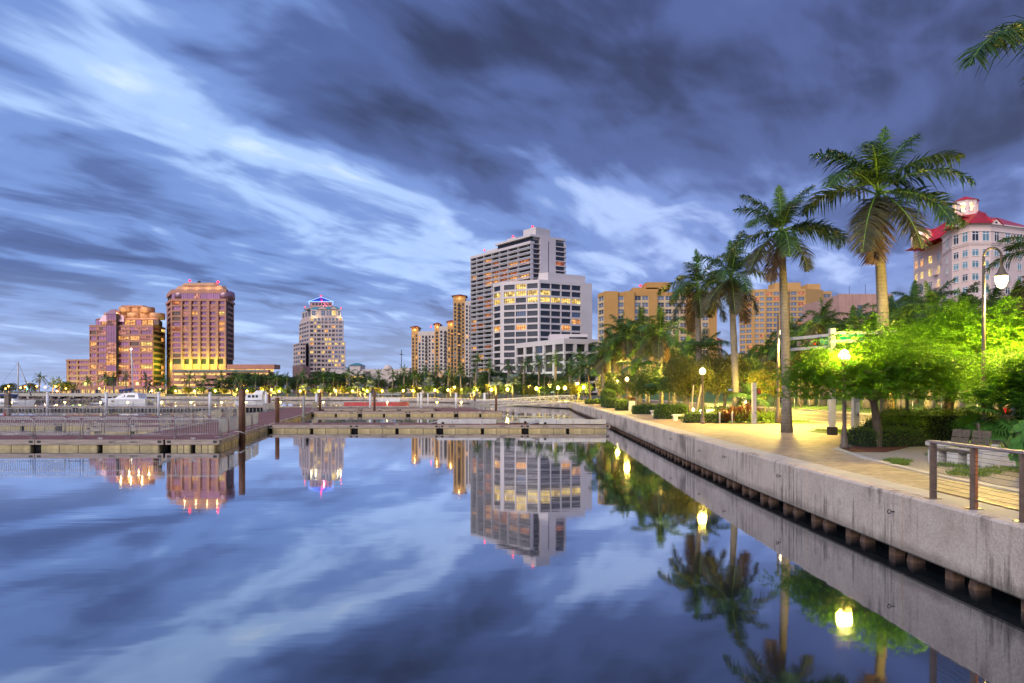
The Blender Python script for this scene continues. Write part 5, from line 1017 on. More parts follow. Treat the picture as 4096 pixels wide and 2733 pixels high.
# ---------------------------------------------------------------- dock pedestals with lamps
pb = MB(); pb.prism([(-.09, -.09), (.09, -.09), (.09, .09), (-.09, .09)], 0, .55); pbm = pb.mesh('pedestal_post', 'white_paint'); pl = MB(); pl.lathe([(.10, .55), (.15, .62), (.15, .74), (.06, .8)], 10); plm = pl.mesh('pedestal_lamp', 'globe_far')
for i, px in enumerate((45, 259, 402, 511, 646, 764, 886, 984, 1121, 1293, 1549, 1748, 1845)):
    d = 114.5; o = thing('dock_light', f'lit dock pedestal above the outer dock, {ordn(i)} from the left', 'dock light', (XD(px, d), d, .62), 'lit dock pedestals'); put('pedestal_post', pbm, o); put('pedestal_lamp', plm, o)
    if i % 2 == 0: lamp_light('pedestal_glow', o, (XD(px, d), d - .2, 1.5), 45, SOD, .1)
# ---------------------------------------------------------------- ramps lying on the long finger dock
def ramp(label, px0, px1, y, z):
    x0, x1 = XD(px0, y), XD(px1, y); o = thing('dock_ramp', label, 'ramp', (x0, y, z), 'aluminium ramps stored on the dock'); L = x1 - x0; mb = MB(); mb.box(x0 + .9, y, z + .12, x1, y + 1.1, z + .2); mb.build('tread', 'aluminium', o)
    for yy in (y - .03, y + 1.07): mb = MB(); mb.box(x0 + .9, yy, z + .06, x1, yy + .05, z + .38); mb.build('side_beam', 'aluminium', o)
    mb = MB(); mb.add([(x0, y, z + .03), (x0 + .95, y, z + .3), (x0 + .95, y + 1.1, z + .3), (x0, y + 1.1, z + .03), (x0, y, z), (x0 + .95, y, z + .22), (x0 + .95, y + 1.1, z + .22), (x0, y + 1.1, z)], [(0, 1, 2, 3), (7, 6, 5, 4), (0, 4, 5, 1), (3, 2, 6, 7), (0, 3, 7, 4), (1, 5, 6, 2)]); mb.build('approach_flap', 'galvanised', o)
    wh = MB(); wh.lathe([(.11, -.05), (.11, .05)], 12); put('wheel', wh.mesh('wheel', 'black_paint'), o, (x0 + 1.35, y - .06, z + .11), (R(90), 0, 0), world=True)
    for i in range(1, 4): mb = MB(); xx = x0 + .9 + (L - .9) * i / 4; mb.box(xx, y - .045, z + .07, xx + .06, y - .033, z + .37); mb.build('stiffener', 'galvanised', o)
ramp('aluminium ramp at the right end of the dock, the nearer one', 2112, 2424, 54.0, DZ); ramp('aluminium ramp at the right end of the dock, the rear one', 2035, 2330, 55.9, DZ); ramp('aluminium ramp lying midway along the long finger dock', 1705, 1985, 55.5, DZ - .05)
# ---------------------------------------------------------------- gangway truss
def gangway():
    A, B = Vector((XD(1893, 106.5), 106.5, .62)), Vector((10.6, 119.0, 1.35)); o = thing('gangway', 'white truss gangway sloping from the docks to the seawall', 'gangway', A); u = (B - A); L = u.length; u.normalize(); s = Vector((u.y, -u.x, 0)).normalized()
    mb = MB(); q = [A - s * .7, B - s * .7, B + s * .7, A + s * .7]; mb.add([tuple(p) for p in q] + [tuple(p + Vector((0, 0, .08))) for p in q], [(3, 2, 1, 0), (4, 5, 6, 7), (0, 1, 5, 4), (2, 3, 7, 6), (1, 2, 6, 5), (3, 0, 4, 7)]); mb.build('tread', 'aluminium', o)
    for sd in (-.74, .74):
        mb = MB(); up = Vector((0, 0, 1.1)); P = lambda t: A + u * (L * t) + s * sd
        mb.tube([P(0), P(1)], .07, 6); mb.build('bottom_chord', 'white_paint', o); mb = MB(); mb.tube([P(.06), P(.0) + up * .95, P(.99) + up, P(1)], .06, 6); mb.build('top_chord', 'white_paint', o)
        for i in range(14): a, c = i / 14, (i + 1) / 14; mb = MB(); mb.tube([P(a) if i % 2 == 0 else P(a) + up, P(c) + up if i % 2 == 0 else P(c)], .045, 5); mb.build('diagonal', 'white_paint', o)
        for zz in (.4, .75): mb = MB(); mb.tube([P(.01) + up * zz, P(.99) + up * zz], .025, 5); mb.build('hand_rail', 'white_paint', o)
gangway()
# ---------------------------------------------------------------- boats
def hull_mesh(L, Bm, H, sheer=.25, mats=('gel_white',), stripe=None, transom=.8):
    n = 14; mb = MB(); vs = []; prof = [(0, -.3), (.55, -.25), (.85, .05), (1.0, .75), (1.0, 1.0)]; k = len(prof) * 2 - 1
    for i in range(n + 1):
        t = i / n; x = t * L; bw = Bm / 2 * (transom + (1 - transom) * min(1, t * 3)) * (1 - max(0, (t - .5) / .5) ** 2.2); hh = H + sheer * max(0, t - .3) ** 1.5
        rake = max(0, (t - .85) / .15) * .06 * L
        row = [(-a, z) for a, z in reversed(prof)] + prof[1:]
        for a, z in row: vs.append((x + rake * max(0, z), a * max(bw, .02), z * hh))
    fs = [(i * k + j, (i + 1) * k + j, (i + 1) * k + j + 1, i * k + j + 1) for i in range(n) for j in range(k - 1)]; fs += [(i * k, i * k + k - 1, (i + 1) * k + k - 1, (i + 1) * k) for i in range(n)]; fs.append(tuple(range(k)))
    mb.add(vs, fs, 0, False); return mb.mesh('hull', mats)
def cabin(pts_low, pts_high, z0, z1): mb = MB(); mb.prism(pts_low, z0, z1, top=pts_high); return mb
def boats():
    # catamaran, bow to the left
    d = 160.; x0, x1 = XD(433, d), XD(603, d); L = x1 - x0; o = thing('catamaran', 'white sailing catamaran with blue sail cover and bare mast', 'sailboat', (x0, d, 0)); hm = hull_mesh(L, 1.5, 1.35, .3)
    for yy in (d - 1.9, d + 1.9): put('hull', hm, o, (x1, yy, 0), (0, 0, math.pi), world=True)
    mb = MB(); mb.box(x0 + L * .25, d - 2.2, .9, x1 - .6, d + 2.2, 1.4); mb.build('bridge_deck', 'gel_white', o)
    mb = MB(); prev = None; rows = [(.26, 1.4, 2.0), (.34, 2.05, 1.9), (.45, 2.65, 1.7), (.62, 2.8, 1.6), (.78, 2.6, 1.6), (.82, 1.4, 1.9)]; vs = []
    for f, z, hw in rows: vs += [(x0 + L * f, d - hw, z), (x0 + L * f, d + hw, z)]
    fs = [(2 * i, 2 * i + 2, 2 * i + 3, 2 * i + 1) for i in range(5)] + [(0, 2, 4, 6, 8, 10), (11, 9, 7, 5, 3, 1)]; mb.add(vs, fs); mb.build('coachroof', 'gel_white', o)
    for a, c in ((.40, .50), (.53, .72)): mb = MB(); mb.quad((x0 + L * a, d - 1.93, 1.75), (x0 + L * c, d - 1.93, 1.75), (x0 + L * c, d - 1.8, 2.25), (x0 + L * (a + .03), d - 1.8, 2.25)); mb.build('window', 'dark_tint', o)
    mb = MB(); mb.box(x0 + L * .22, d - 2.68, .75, x0 + L * .28, d - 2.6, 1.0); mb.build('port_light', 'dark_tint', o)
    mx = XD(533, d); mb = MB(); mb.tube([(mx, d, 2.6), (XD(524, d), d, ZD(1400, d))], [.16, .11], 8); mb.build('mast', 'white_paint', o); mb = MB(); mb.tube([(mx, d, 3.6), (mx - L * .33, d, 3.3)], [.32, .22], 8); mb.build('sail_cover', 'navy_canvas', o)
    mb = MB(); mb.tube([(XD(526, d), d, ZD(1430, d)), (XD(575, d), d - .5, ZD(1590, d))], .05, 5); mb.tube([(XD(525, d), d, ZD(1420, d)), (x0 + .5, d, 1.6)], .03, 4); mb.build('rigging', 'light_steel', o); mb = MB(); mb.lathe([(.05, 0), (.22, .1), (.22, .3), (.02, .45)], 8, 0, (XD(524, d), d, ZD(1400, d))); mb.build('masthead_light', 'flood_white', o)
    # sailing yacht cut by the left edge of the frame
    d = 142.; o = thing('sailing_yacht', 'white sailing yacht with bare mast, cut off by the left edge', 'sailboat', (XD(60, d), d, 0)); xb = XD(132, d); put('hull', hull_mesh(11.0, 3.2, 1.05, .5), o, (xb - 11.0, d, 0), world=True); mb = MB(); mb.prism([(xb - 8, d - 1), (xb - 3.0, d - .8), (xb - 3.0, d + .8), (xb - 8, d + 1)], 1.05, 1.6, top=[(xb - 7.8, d - .85), (xb - 3.8, d - .6), (xb - 3.8, d + .6), (xb - 7.8, d + .85)]); mb.build('coachroof', 'gel_white', o)
    mx = XD(72, d); mb = MB(); mb.tube([(mx, d, 1.4), (mx, d, ZD(1448, d))], [.15, .12], 8); mb.build('mast', 'light_steel', o); mb = MB(); mb.tube([(mx + .2, d, ZD(1458, d)), (xb - .4, d, 2.2)], [.06, .16], 7); mb.build('furled_sail', 'galvanised', o); mb = MB(); mb.tube([(mx, d, ZD(1583, d)), (mx - 4.5, d, ZD(1580, d))], [.3, .18], 8); mb.build('sail_cover', 'navy_canvas', o)
    mb = MB(); mb.tube([(mx, d, ZD(1450, d)), (mx - 6.0, d, 1.2)], .02, 4); mb.tube([(mx - .6, d, ZD(1448, d)), (mx + .2, d, ZD(1449, d))], .03, 4); mb.build('rigging', 'cable', o); mb = MB(); mb.box(xb - 10.5, d - 1.63, .62, xb - 2, d - 1.58, .72); mb.build('stripe', 'navy_canvas', o)
    # trawler yacht behind the rusty pile
    d = 150.; x0, x1 = XD(946, d), XD(1078, d); L = x1 - x0; o = thing('trawler_yacht', 'small white trawler yacht with wheelhouse right of the rusty pile', 'motorboat', (x0, d, 0)); put('hull', hull_mesh(L, 2.6, 1.25, .35), o, (x0, d, 0), world=True); mb = MB(); mb.box(x0 + L * .02, d - 1.32, 1.08, x0 + L * .8, d - 1.28, 1.2); mb.build('stripe', 'navy_canvas', o)
    mb = MB(); mb.prism([(x0 + L * .28, d - 1.05), (x0 + L * .84, d - 1.05), (x0 + L * .84, d + 1.05), (x0 + L * .28, d + 1.05)], 1.25, 2.55, top=[(x0 + L * .36, d - 1), (x0 + L * .82, d - 1), (x0 + L * .82, d + 1), (x0 + L * .36, d + 1)]); mb.build('cabin', 'gel_white', o)
    for a, c in ((.40, .48), (.52, .60), (.63, .70)): mb = MB(); mb.quad((x0 + L * a, d - 1.07, 1.75), (x0 + L * c, d - 1.07, 1.75), (x0 + L * c, d - 1.04, 2.3), (x0 + L * a, d - 1.04, 2.3)); mb.build('window', 'dark_tint', o)
    mb = MB(); mb.prism([(x0 + L * .55, d - .9), (x0 + L * .82, d - .9), (x0 + L * .82, d + .9), (x0 + L * .55, d + .9)], 2.55, 3.3, top=[(x0 + L * .64, d - .8), (x0 + L * .86, d - .8), (x0 + L * .86, d + .8), (x0 + L * .64, d + .8)]); mb.build('flying_bridge', 'gel_white', o); mb = MB(); mb.box(x0 + L * .42, d - 1, 4.1, x0 + L * .72, d + 1, 4.2)
    for a in (.44, .70): mb.tube([(x0 + L * a, d - .8, 2.5), (x0 + L * a, d - .8, 4.15)], .03, 5)
    mb.build('bimini', 'navy_canvas', o); mb = MB(); mb.tube([(x0 + L * .84, d - 1.1, 1.9), (x0 + L * .98, d - .3, 2.0)], .03, 5); mb.tube([(x0 + L * .04, d - 1.1, 1.9), (x0 + L * .24, d - 1.1, 1.9)], .03, 5); mb.build('rail', 'light_steel', o)
    # red work barge
    d = 138.; x0, x1 = XD(1375, d), XD(1625, d); o = thing('work_barge', 'long low red work barge with pale rails', 'barge', (x0, d, 0)); mb = MB(); mb.prism([(x0, d), (x1 - 1.5, d), (x1, d + 1.5), (x1, d + 3.6), (x0, d + 3.6)], -.2, .95); mb.build('hull', 'red_paint', o); mb = MB(); mb.box(x0 - .05, d - .06, .95, x1 - 1.4, d + 3.66, 1.06); mb.build('rub_rail', 'white_paint', o)
    for i in range(7): mb = MB(); xx = x0 + 2.4 + i * .95; mb.tube([(xx, d + .3, 1.06), (xx, d + .3, 2.3), (xx + .9, d + .3, 2.3), (xx + .9, d + .3, 1.06)], .03, 5); mb.build('guard_rail', 'galvanised', o)
    # pontoon boat with canopy
    d = 152.; x0, x1 = XD(1508, d), XD(1602, d); o = thing('pontoon_boat', 'pale pontoon boat with flat white canopy behind the red barge', 'motorboat', (x0, d, 0)); 
    for yy in (d, d + 1.9): mb = MB(); mb.tube([(x0, yy, .25), (x1, yy, .25)], .35, 8); mb.build('pontoon', 'aluminium', o)
    mb = MB(); mb.box(x0, d - .2, .6, x1, d + 2.2, .75); mb.build('deck', 'gel_white', o); mb = MB(); mb.box(x0 + .2, d - .2, .75, x1 - .1, d - .12, 1.6); mb.build('side_panel', 'gel_white', o); mb = MB(); mb.box(x0 - .1, d - .2, 2.42, x1 - .3, d + 2.2, 2.52); mb.build('canopy', 'white_paint', o)
    for f in (.05, .35, .62, .92): mb = MB(); mb.tube([(x0 + (x1 - x0) * f, d - .1, .75), (x0 + (x1 - x0) * f, d - .1, 2.45)], .035, 5); mb.build('canopy_post', 'light_steel', o)
    mb = MB(); mb.box(x0 + (x1 - x0) * .55, d + .4, .75, x0 + (x1 - x0) * .75, d + 1.4, 1.7); mb.build('console', 'gel_white', o)
    d = 156.; o = thing('dinghy', 'small grey inflatable dinghy left of the catamaran', 'dinghy', (XD(395, d), d, 0)); mb = MB(); x = XD(395, d); mb.tube([(x - 1.6, d - .5, .35), (x + .9, d - .5, .3), (x + 1.6, d, .45), (x + .9, d + .5, .3), (x - 1.6, d + .5, .35)], .24, 8); mb.build('tube', 'galvanised', o); mb = MB(); mb.box(x - 1.85, d - .15, .1, x - 1.55, d + .15, .95); mb.build('outboard', 'black_paint', o)
boats()
cn = thing('traffic_cone', 'small red cone on the dock by the square timber pile', 'cone', (XD(19, 74), 74, DZ)); mb = MB(); mb.lathe([(.16, .02), (.03, .5)], 10); put('body', mb.mesh('body', 'red_paint'), cn); mb = MB(); mb.box(-.2, -.2, 0, .2, .2, .02); put('base', mb.mesh('base', 'red_paint'), cn)
# ================================================================== vegetation
NR = np.random.default_rng(11)
def frond_mesh(key, L, e0, bend, n, mat, lw=.035, ll=.26, seed=0, droop=.5, plume=.45, nseg=2):
    rng = np.random.default_rng(seed); m = 14; pts = []; p = np.zeros(3); tans = []
    for i in range(m + 1):
        t = i / m; e = R(e0) - R(bend) * t ** 1.25; tans.append((math.cos(e), math.sin(e)))
    x = z = 0
    for i in range(m + 1):
        pts.append((x, z)); x += math.cos(math.atan2(tans[i][1], tans[i][0])) * L / m; z += math.sin(math.atan2(tans[i][1], tans[i][0])) * L / m
    pts = np.array(pts); mb = MB()
    mb.tube([(a, 0, b) for a, b in pts], [max(.006, L * .011 * (1 - i / m) + .003) for i in range(m + 1)], 5, 1, True)
    V, F = [], []
    for s in (-1, 1):
        for i in range(n):
            t = .13 + .87 * (i + rng.uniform(-.3, .3)) / n; t = min(max(t, .1), .995); f = t * m; k = min(int(f), m - 1); q = f - k
            b0 = pts[k] * (1 - q) + pts[k + 1] * q; tx, tz = tans[k]; le = L * ll * (math.sin(math.pi * min(1, (t * .92 + .10))) ** .6 * .9 + .12) * rng.uniform(.85, 1.1)
            if t > .93: le *= .75
            fw = .35 + .55 * t; dirv = np.array([tx * fw, s * 1.0, tz * fw]); nrm = np.array([-tz, 0, tx]); dirv = dirv + nrm * rng.normal(.12, plume); dirv /= np.linalg.norm(dirv)
            base = np.array([b0[0], 0, b0[1]]); w = lw * L / 3 * rng.uniform(.8, 1.2); side = np.array([tx, 0, tz]); side = side - dirv * side.dot(dirv); side /= np.linalg.norm(side) + 1e-9
            cur = base; prev = None
            for j in range(nseg + 1):
                g = j / nseg; ww = w * (1 - g) ** .7 if j else w * .6
                pt = base + dirv * le * g + np.array([0, 0, -droop * le * g * g]); 
                row = [pt - side * ww, pt + side * ww] if j < nseg else [pt]
                row = [tuple(r) for r in row]
                if prev is not None:
                    bi = len(V); V.extend(prev + row); F.append(tuple(bi + a for a in ((0, 1, 3, 2) if len(row) == 2 else (0, 1, 2))))
                prev = row
    mb.add(V, F, 0); return mb.mesh(key, [mat, 'crownshaft' if mat != 'frond_brown' else 'frond_brown'])
HI, LO = {}, {}
for i, (e, bd) in enumerate(((86, 14), (68, 55), (48, 78), (24, 88), (-4, 72), (-36, 46), (-62, 24))):
    mt = ['frond_young', 'frond_green', 'frond_green', 'frond_green', 'frond_green', 'frond_olive', 'frond_brown'][i]
    HI[i] = [frond_mesh('frond', 1.0 * 3, e + dv, bd, 92, mt, .036, .25, 10 * i + v, .45, .38, 2) for v, dv in enumerate((0, 7))]; LO[i] = [frond_mesh('frond', 3.0, e + dv, bd, 22, mt if i < 6 else 'frond_olive', .10, .25, 10 * i + v + 5, .35, .45, 1) for v, dv in enumerate((0, 8))]
COCO = [frond_mesh('frond', 3.0, e, bd, 40, 'frond_green', .05, .30, 90 + i, .9, .15, 2) for i, (e, bd) in enumerate(((70, 60), (45, 85), (20, 90), (-10, 60)))]
def fan_mesh(key, mat, rad=.8, n=26, seed=0, droop=.25):
    rng = np.random.default_rng(seed); mb = MB(); st = .9; mb.tube([(0, 0, 0), (st * .6, 0, .05), (st, 0, 0)], [.02, .016, .012], 5, 1); V, F = [], []
    for i in range(n):
        a = R(-150 + 300 * i / (n - 1)); l = rad * rng.uniform(.85, 1.05) * (1 - .15 * abs(a) / 2.6); d = np.array([math.cos(a), math.sin(a), .12 * abs(math.sin(a))]); s = np.array([-math.sin(a), math.cos(a), 0]); b = np.array([st, 0, 0]); wm = .055 * rad / .8
        q = [b, b + d * l * .5 + s * wm, b + d * l * .5 - s * wm, b + d * l + np.array([0, 0, -droop * l])]; k = len(V); V += [tuple(x) for x in q]; F += [(k, k + 1, k + 3, k + 2)]
    mb.add(V, F, 0); return mb.mesh(key, [mat, 'crownshaft'])
FAN_S = [fan_mesh('fan_leaf', 'frond_silver', 1.0, 22, s) for s in range(2)]; FAN_G = [fan_mesh('fan_leaf', 'leaf_grape', .75, 26, s + 4, .3) for s in range(2)]
def palm(name, label, x, y, z0, zc, scale, lod, seed, group, lean=(0, 0), nfr=15, bark='palm_bark', rb=.22, brown=True, coco=False, az=None):
    """zc: height of the crown centre above datum"""
    rg = random.Random(seed); o = thing(name, label, 'palm tree', (x, y, z0), group); H = zc - z0; sh = .9 * scale if not coco else .15
    tp = [(x + lean[0] * (t ** 1.6), y + lean[1] * (t ** 1.6), z0 + (H - sh) * t) for t in np.linspace(0, 1, 9)]
    rr = [rb * k for k in ((1.45, 1.12, 1.0, 1.0, 1.04, 1.02, .95, .85, .74) if not coco else (1.5, .9, .75, .7, .65, .62, .6, .58, .55))]
    mb = MB(); mb.tube(tp, rr, 12 if lod == 'hi' else 7, 0, True); mb.build('trunk', bark, o)
    cx, cy = x + lean[0], y + lean[1]
    if not coco: mb = MB(); mb.lathe([(rb * .74, H - sh - .02), (rb * .80, H - sh * .7), (rb * .62, H - sh * .2), (rb * .35, H + .15)], 10 if lod == 'hi' else 6, 0, (cx - x, cy - y, 0)); put('crownshaft', mb.mesh('crownshaft', 'crownshaft'), o)
    S = HI if lod == 'hi' else LO; a = rg.uniform(0, 6.28)
    plan = [0] + [1] * 2 + [2] * 3 + [3] * 4 + [4] * 3 + [5] * 2 + ([6] if brown else []) if nfr == 15 else nfr
    for i, k in enumerate(plan):
        a = az[i] if az else a + 2.39996; me = (COCO[min(3, k // 2)] if coco else S[k][rg.randint(0, 1)]); s = scale * rg.uniform(.88, 1.08) * (.8 if k == 0 else 1.0); put('frond', me, o, (cx - x, cy - y, H + rg.uniform(-.06, .08)), (rg.uniform(-.08, .08), rg.uniform(-.06, .06), a + rg.uniform(-.25, .25)), (s, s, s))
    return o
FULL = [0, 1, 2, 2, 2, 3, 3, 3, 4, 4, 4, 5, 5, 5, 5, 6]
NEARG = 'tall royal palms along the promenade'
palm('royal_palm', 'tallest royal palm, its bare trunk rising behind the bright feathery tree', 15.9, 29.0, GZ, 11.55, 1.27, 'hi', 3, NEARG, (-.36, 0), [0, 1, 2, 2, 3, 3, 2, 5, 5, 4, 4, 2, 3, 6, 1], rb=.215, az=[.5, .1, 3.0, -.25, 3.5, -.75, -2.4, -2.3, -1.57, -.85, -.45, 1.3, 2.0, -1.85, 2.2])
palm('royal_palm', 'royal palm standing free on the paved plaza with a flared base', 12.72, 31.6, GZ, 10.55, 1.0, 'hi', 8, NEARG, (-.22, 0), [0, 1, 2, 1, 3, 3, 2, 4, 5, 4, 5, 4, 3, 6, 2], rb=.195, az=[1, 2.6, 3.1, .3, 3.5, -.3, -1.6, 3.0, -2.6, -2.0, -1.0, -.5, -.1, 3.9, 1.5])
palm('royal_palm', 'royal palm rising behind the lit globe lamp, third from the right', XD(2944, 46), 46.0, GZ, ZD(1105, 46), 1.14, 'hi', 15, NEARG, (-.25, .2), FULL, rb=.22)
palm('royal_palm', 'royal palm left of the lit globe lamp, in front of the tan slab', XD(2800, 50), 50.0, GZ, ZD(1140, 50), 1.12, 'hi', 21, NEARG, (-.15, .2), FULL, rb=.22)
palm('royal_palm', 'palm mostly out of frame whose frond enters at the upper right corner', XD(4300, 14.6), 14.6, GZ, ZD(190, 14.6), 1.05, 'hi', 33, NEARG, (0, 0), [3, 2, 1, 3, 4, 2, 4, 5, 3, 5], rb=.22, az=[3.2, -.6, .3, .9, -.9, 1.4, .1, .6, -1.3, -.3])
palm('royal_palm', 'palm at the right edge with fronds hanging over the pendant street lamp', 24.6, 31.0, GZ, 9.3, 1.0, 'hi', 41, NEARG, (0, 0), FULL, rb=.22)
palm('royal_palm', 'mid-height royal palm in the middle of the promenade planting', XD(2645, 62), 62, GZ, ZD(1330, 62), 1.02, 'hi', 52, NEARG, (-.1, 0), FULL, rb=.2)
MIDG = 'palms in the planting strip beside the promenade'
for i, (px, d, py, s, lb) in enumerate(((2415, 96, 1420, 1.15, 'at the left end of the clump'), (2478, 92, 1330, 1.2, 'with the highest crown left in the clump'), (2520, 82, 1350, 1.15, 'in the middle of the clump'), (2560, 90, 1310, 1.2, 'behind the middle of the clump'), (2590, 78, 1375, 1.1, 'low in the middle of the clump'), (2455, 84, 1400, 1.1, 'low at the left of the clump'), (2700, 84, 1400, 1.15, 'right behind the mid-height palm'), (2740, 70, 1430, 1.0, 'half hidden by the round tree'))):
    palm('royal_palm', f'dark royal palm {lb} before the tan slab', XD(px, d), d, GZ, ZD(py, d), s, 'hi', 100 + i, MIDG, (RJ.uniform(-.3, .3), 0), FULL, rb=.24)
palm('coconut_palm', 'leaning dark-trunked palm at the corner of the basin', XD(2362, 108), 108, GZ, ZD(1478, 108), 1.25, 'hi', 131, MIDG, (-.5, 0), [0, 0, 1, 2, 2, 3, 4, 4, 5, 5, 6, 6, 3, 2], bark='palm_bark_dark', rb=.22, coco=True)
for i, (px, d, py, s, lb) in enumerate(((2545, 64, 1470, .75, 'small lit palm above the stone benches'), (2640, 58, 1560, .6, 'short palm with arching fronds among the small trees'), (2812, 50, 1395, .75, 'bright young palm just left of the globe lamp trunk'), (2690, 70, 1500, .8, 'small palm behind the round dark tree'), (2990, 44, 1600, .55, 'low palm beside the glowing box lamp'))):
    palm('young_palm', lb, XD(px, d), d, GZ, ZD(py, d), s, 'hi', 140 + i, MIDG, (.1, 0), [0, 1, 1, 2, 2, 3, 3, 3, 4, 4, 2], rb=.12, coco=True)
ROWG = 'royal palms on the grass slope beyond the road'
row = [(3204, 76.7, 1395), (3245, 74, 1360), (3130, 92, 1390), (3060, 100, 1405), (3000, 112, 1440), (3290, 68, 1290), (3330, 72, 1330), (3400, 66, 1310), (3470, 62, 1320), (3607, 58, 1275), (3655, 62, 1225), (3719, 54, 1230), (3770, 58, 1290), (3837, 51.6, 1260), (3900, 56, 1290), (3975, 50, 1250), (4060, 48, 1260), (3170, 84, 1330), (3560, 64, 1290)]
for i, (px, d, py) in enumerate(sorted(row)): palm('royal_palm', f'royal palm on the slope beyond the road, {ordn(i)} from the left', XD(px, d), d, GZ + .4, ZD(py, d), 1.0 if d < 70 else 1.05, 'hi', 200 + i, ROWG, (RJ.uniform(-.2, .2), 0), FULL, rb=.30)
FARG = 'palms along the far shore'
far = [(156, 1513), (209, 1535), (237, 1530), (350, 1525), (419, 1515), (454, 1517), (505, 1513), (582, 1517), (594, 1545), (658, 1522), (755, 1517), (814, 1520), (885, 1515), (941, 1512), (962, 1518), (1023, 1512), (1084, 1512), (1110, 1510), (1148, 1514), (1186, 1522), (1209, 1503), (1263, 1525), (1332, 1512), (1401, 1495), (1459, 1512), (1515, 1500), (1569, 1500), (1615, 1488), (1652, 1497), (1698, 1490), (1741, 1481), (1790, 1492), (1844, 1485), (1895, 1492), (1955, 1474), (2026, 1470), (2091, 1460), (2156, 1452), (2221, 1440), (2283, 1472), (1903, 1437), (2315, 1430), (1668, 1505), (1480, 1518), (1430, 1508), (1290, 1512), (1350, 1520)]
for i, (px, py) in enumerate(sorted(far)):
    d = fwd(px) + 9 + (i * 37 % 11) if px > 640 else max(fwd(px), 300) + 8 + (i * 37 % 13); s = {0: 1.0, 1: 1.15, 2: 1.05}[i % 3] * (1.0 if px > 1500 else 1.35 if px < 1000 else 1.15)
    palm('royal_palm', f'dark royal palm on the far shore, {ordn(i)} from the left', XD(px, d), d, GZ, ZD(py, d), s * .95, 'lo', 300 + i, FARG, (RJ.uniform(-.5, .5), 0), [0, 1, 1, 2, 2, 3, 3, 3, 4, 4, 5, 5, 4], rb=.27)
for i, (px, py) in enumerate(((1222, 1552), (1288, 1552), (1432, 1545), (1484, 1540), (1712, 1535), (1985, 1530), (2052, 1530))):
    d = fwd(px) + 6; z = ZD(py, d); x = XD(px, d); o = thing('silver_fan_palm', f'silvery fan palm on the far shore, {ordn(i)} from the left', 'palm tree', (x, d, GZ), 'silver fan palms'); mb = MB(); mb.tube([(0, 0, 0), (0, 0, z - GZ)], [.3, .22], 7); put('trunk', mb.mesh('trunk', 'palm_bark'), o); rg = random.Random(i)
    for k in range(22): put('fan_leaf', FAN_S[k % 2], o, (0, 0, z - GZ), (rg.uniform(-.5, .5), rg.uniform(-1.3, .5), k * 2.4), [rg.uniform(1.0, 1.35)] * 3)
# palmetto by the benches
x, y = 15.7, 21.8; o = thing('palmetto', 'green fan palmetto with shaggy trunk behind the benches', 'palm tree', (x, y, GZ)); mb = MB(); mb.tube([(0, 0, 0), (-.05, 0, .5), (.06, 0, 1.15)], [.2, .16, .17], 10); put('trunk', mb.mesh('trunk', 'palm_bark_dark'), o); rg = random.Random(5)
sp = MB(); sp.add([(0, -.05, 0), (.34, 0, .22), (0, .05, 0), (.1, 0, .12)], [(0, 1, 3), (3, 1, 2)]); spm = sp.mesh('leaf_stub', 'frond_brown')
for k in range(22): put('leaf_stub', spm, o, (.12 * math.cos(k * 2.4), .12 * math.sin(k * 2.4), .2 + k * .042), (0, 0, k * 2.4))
for k in range(26): put('fan_leaf', FAN_G[k % 2], o, (.06, 0, 1.15), (rg.uniform(-.6, .6), rg.uniform(-1.25, .75), k * 2.4), [rg.uniform(.75, 1.05)] * 3)
# ---------------------------------------------------------------- broadleaf trees
def branch_tree(seed, H, spread, levels=4, trunk_h=.32, r0=.13, forks=3, flat=.5, nsub=3):
    rg = random.Random(seed); mb = MB(); tips = []; inner = []
    def grow(p, d, l, r, lev):
        pts = [p]; q = p.copy(); dd = d.copy(); n = 4
        for i in range(n):
            dd = (dd + Vector((rg.uniform(-.22, .22), rg.uniform(-.22, .22), rg.uniform(-.08, .14) if lev else .02))).normalized(); q = q + dd * l / n; pts.append(q.copy())
        mb.tube(pts, [r * (1 - .35 * i / n) for i in range(n + 1)], 7 if lev < 2 else 5, 0, True, cap=False)
        if lev >= 2: inner.extend(pts[2:])
        if lev == levels: tips.append(q.copy()); return
        k = forks if lev == 0 else rg.choice((2, 3, nsub)); a0 = rg.uniform(0, 6.28)
        for i in range(k):
            a = a0 + 6.283 * i / k + rg.uniform(-.4, .4); out = Vector((math.cos(a), math.sin(a), 0)); e = rg.uniform(.25, .75) if lev else rg.uniform(.5, .95); nd = (dd * (1 - flat) * e + out * spread * rg.uniform(.7, 1.1) + Vector((0, 0, .22))).normalized(); grow(q, nd, l * rg.uniform(.62, .82), r * .62, lev + 1)
    grow(Vector((0, 0, 0)), Vector((rg.uniform(-.12, .12), rg.uniform(-.12, .12), 1)).normalized(), H * trunk_h, r0, 0)
    return mb, tips, inner
def scale_to(tips, inner, mb, H, W):
    zs = max(t.z for t in tips); ws = max(math.hypot(t.x, t.y) for t in tips); fz, fx = H / zs, W / ws
    f = lambda p: Vector((p.x * fx, p.y * fx, p.z * fz)); mb.v = [tuple(f(Vector(v))) for v in mb.v]
    return [f(t) for t in tips], [f(t) for t in inner]
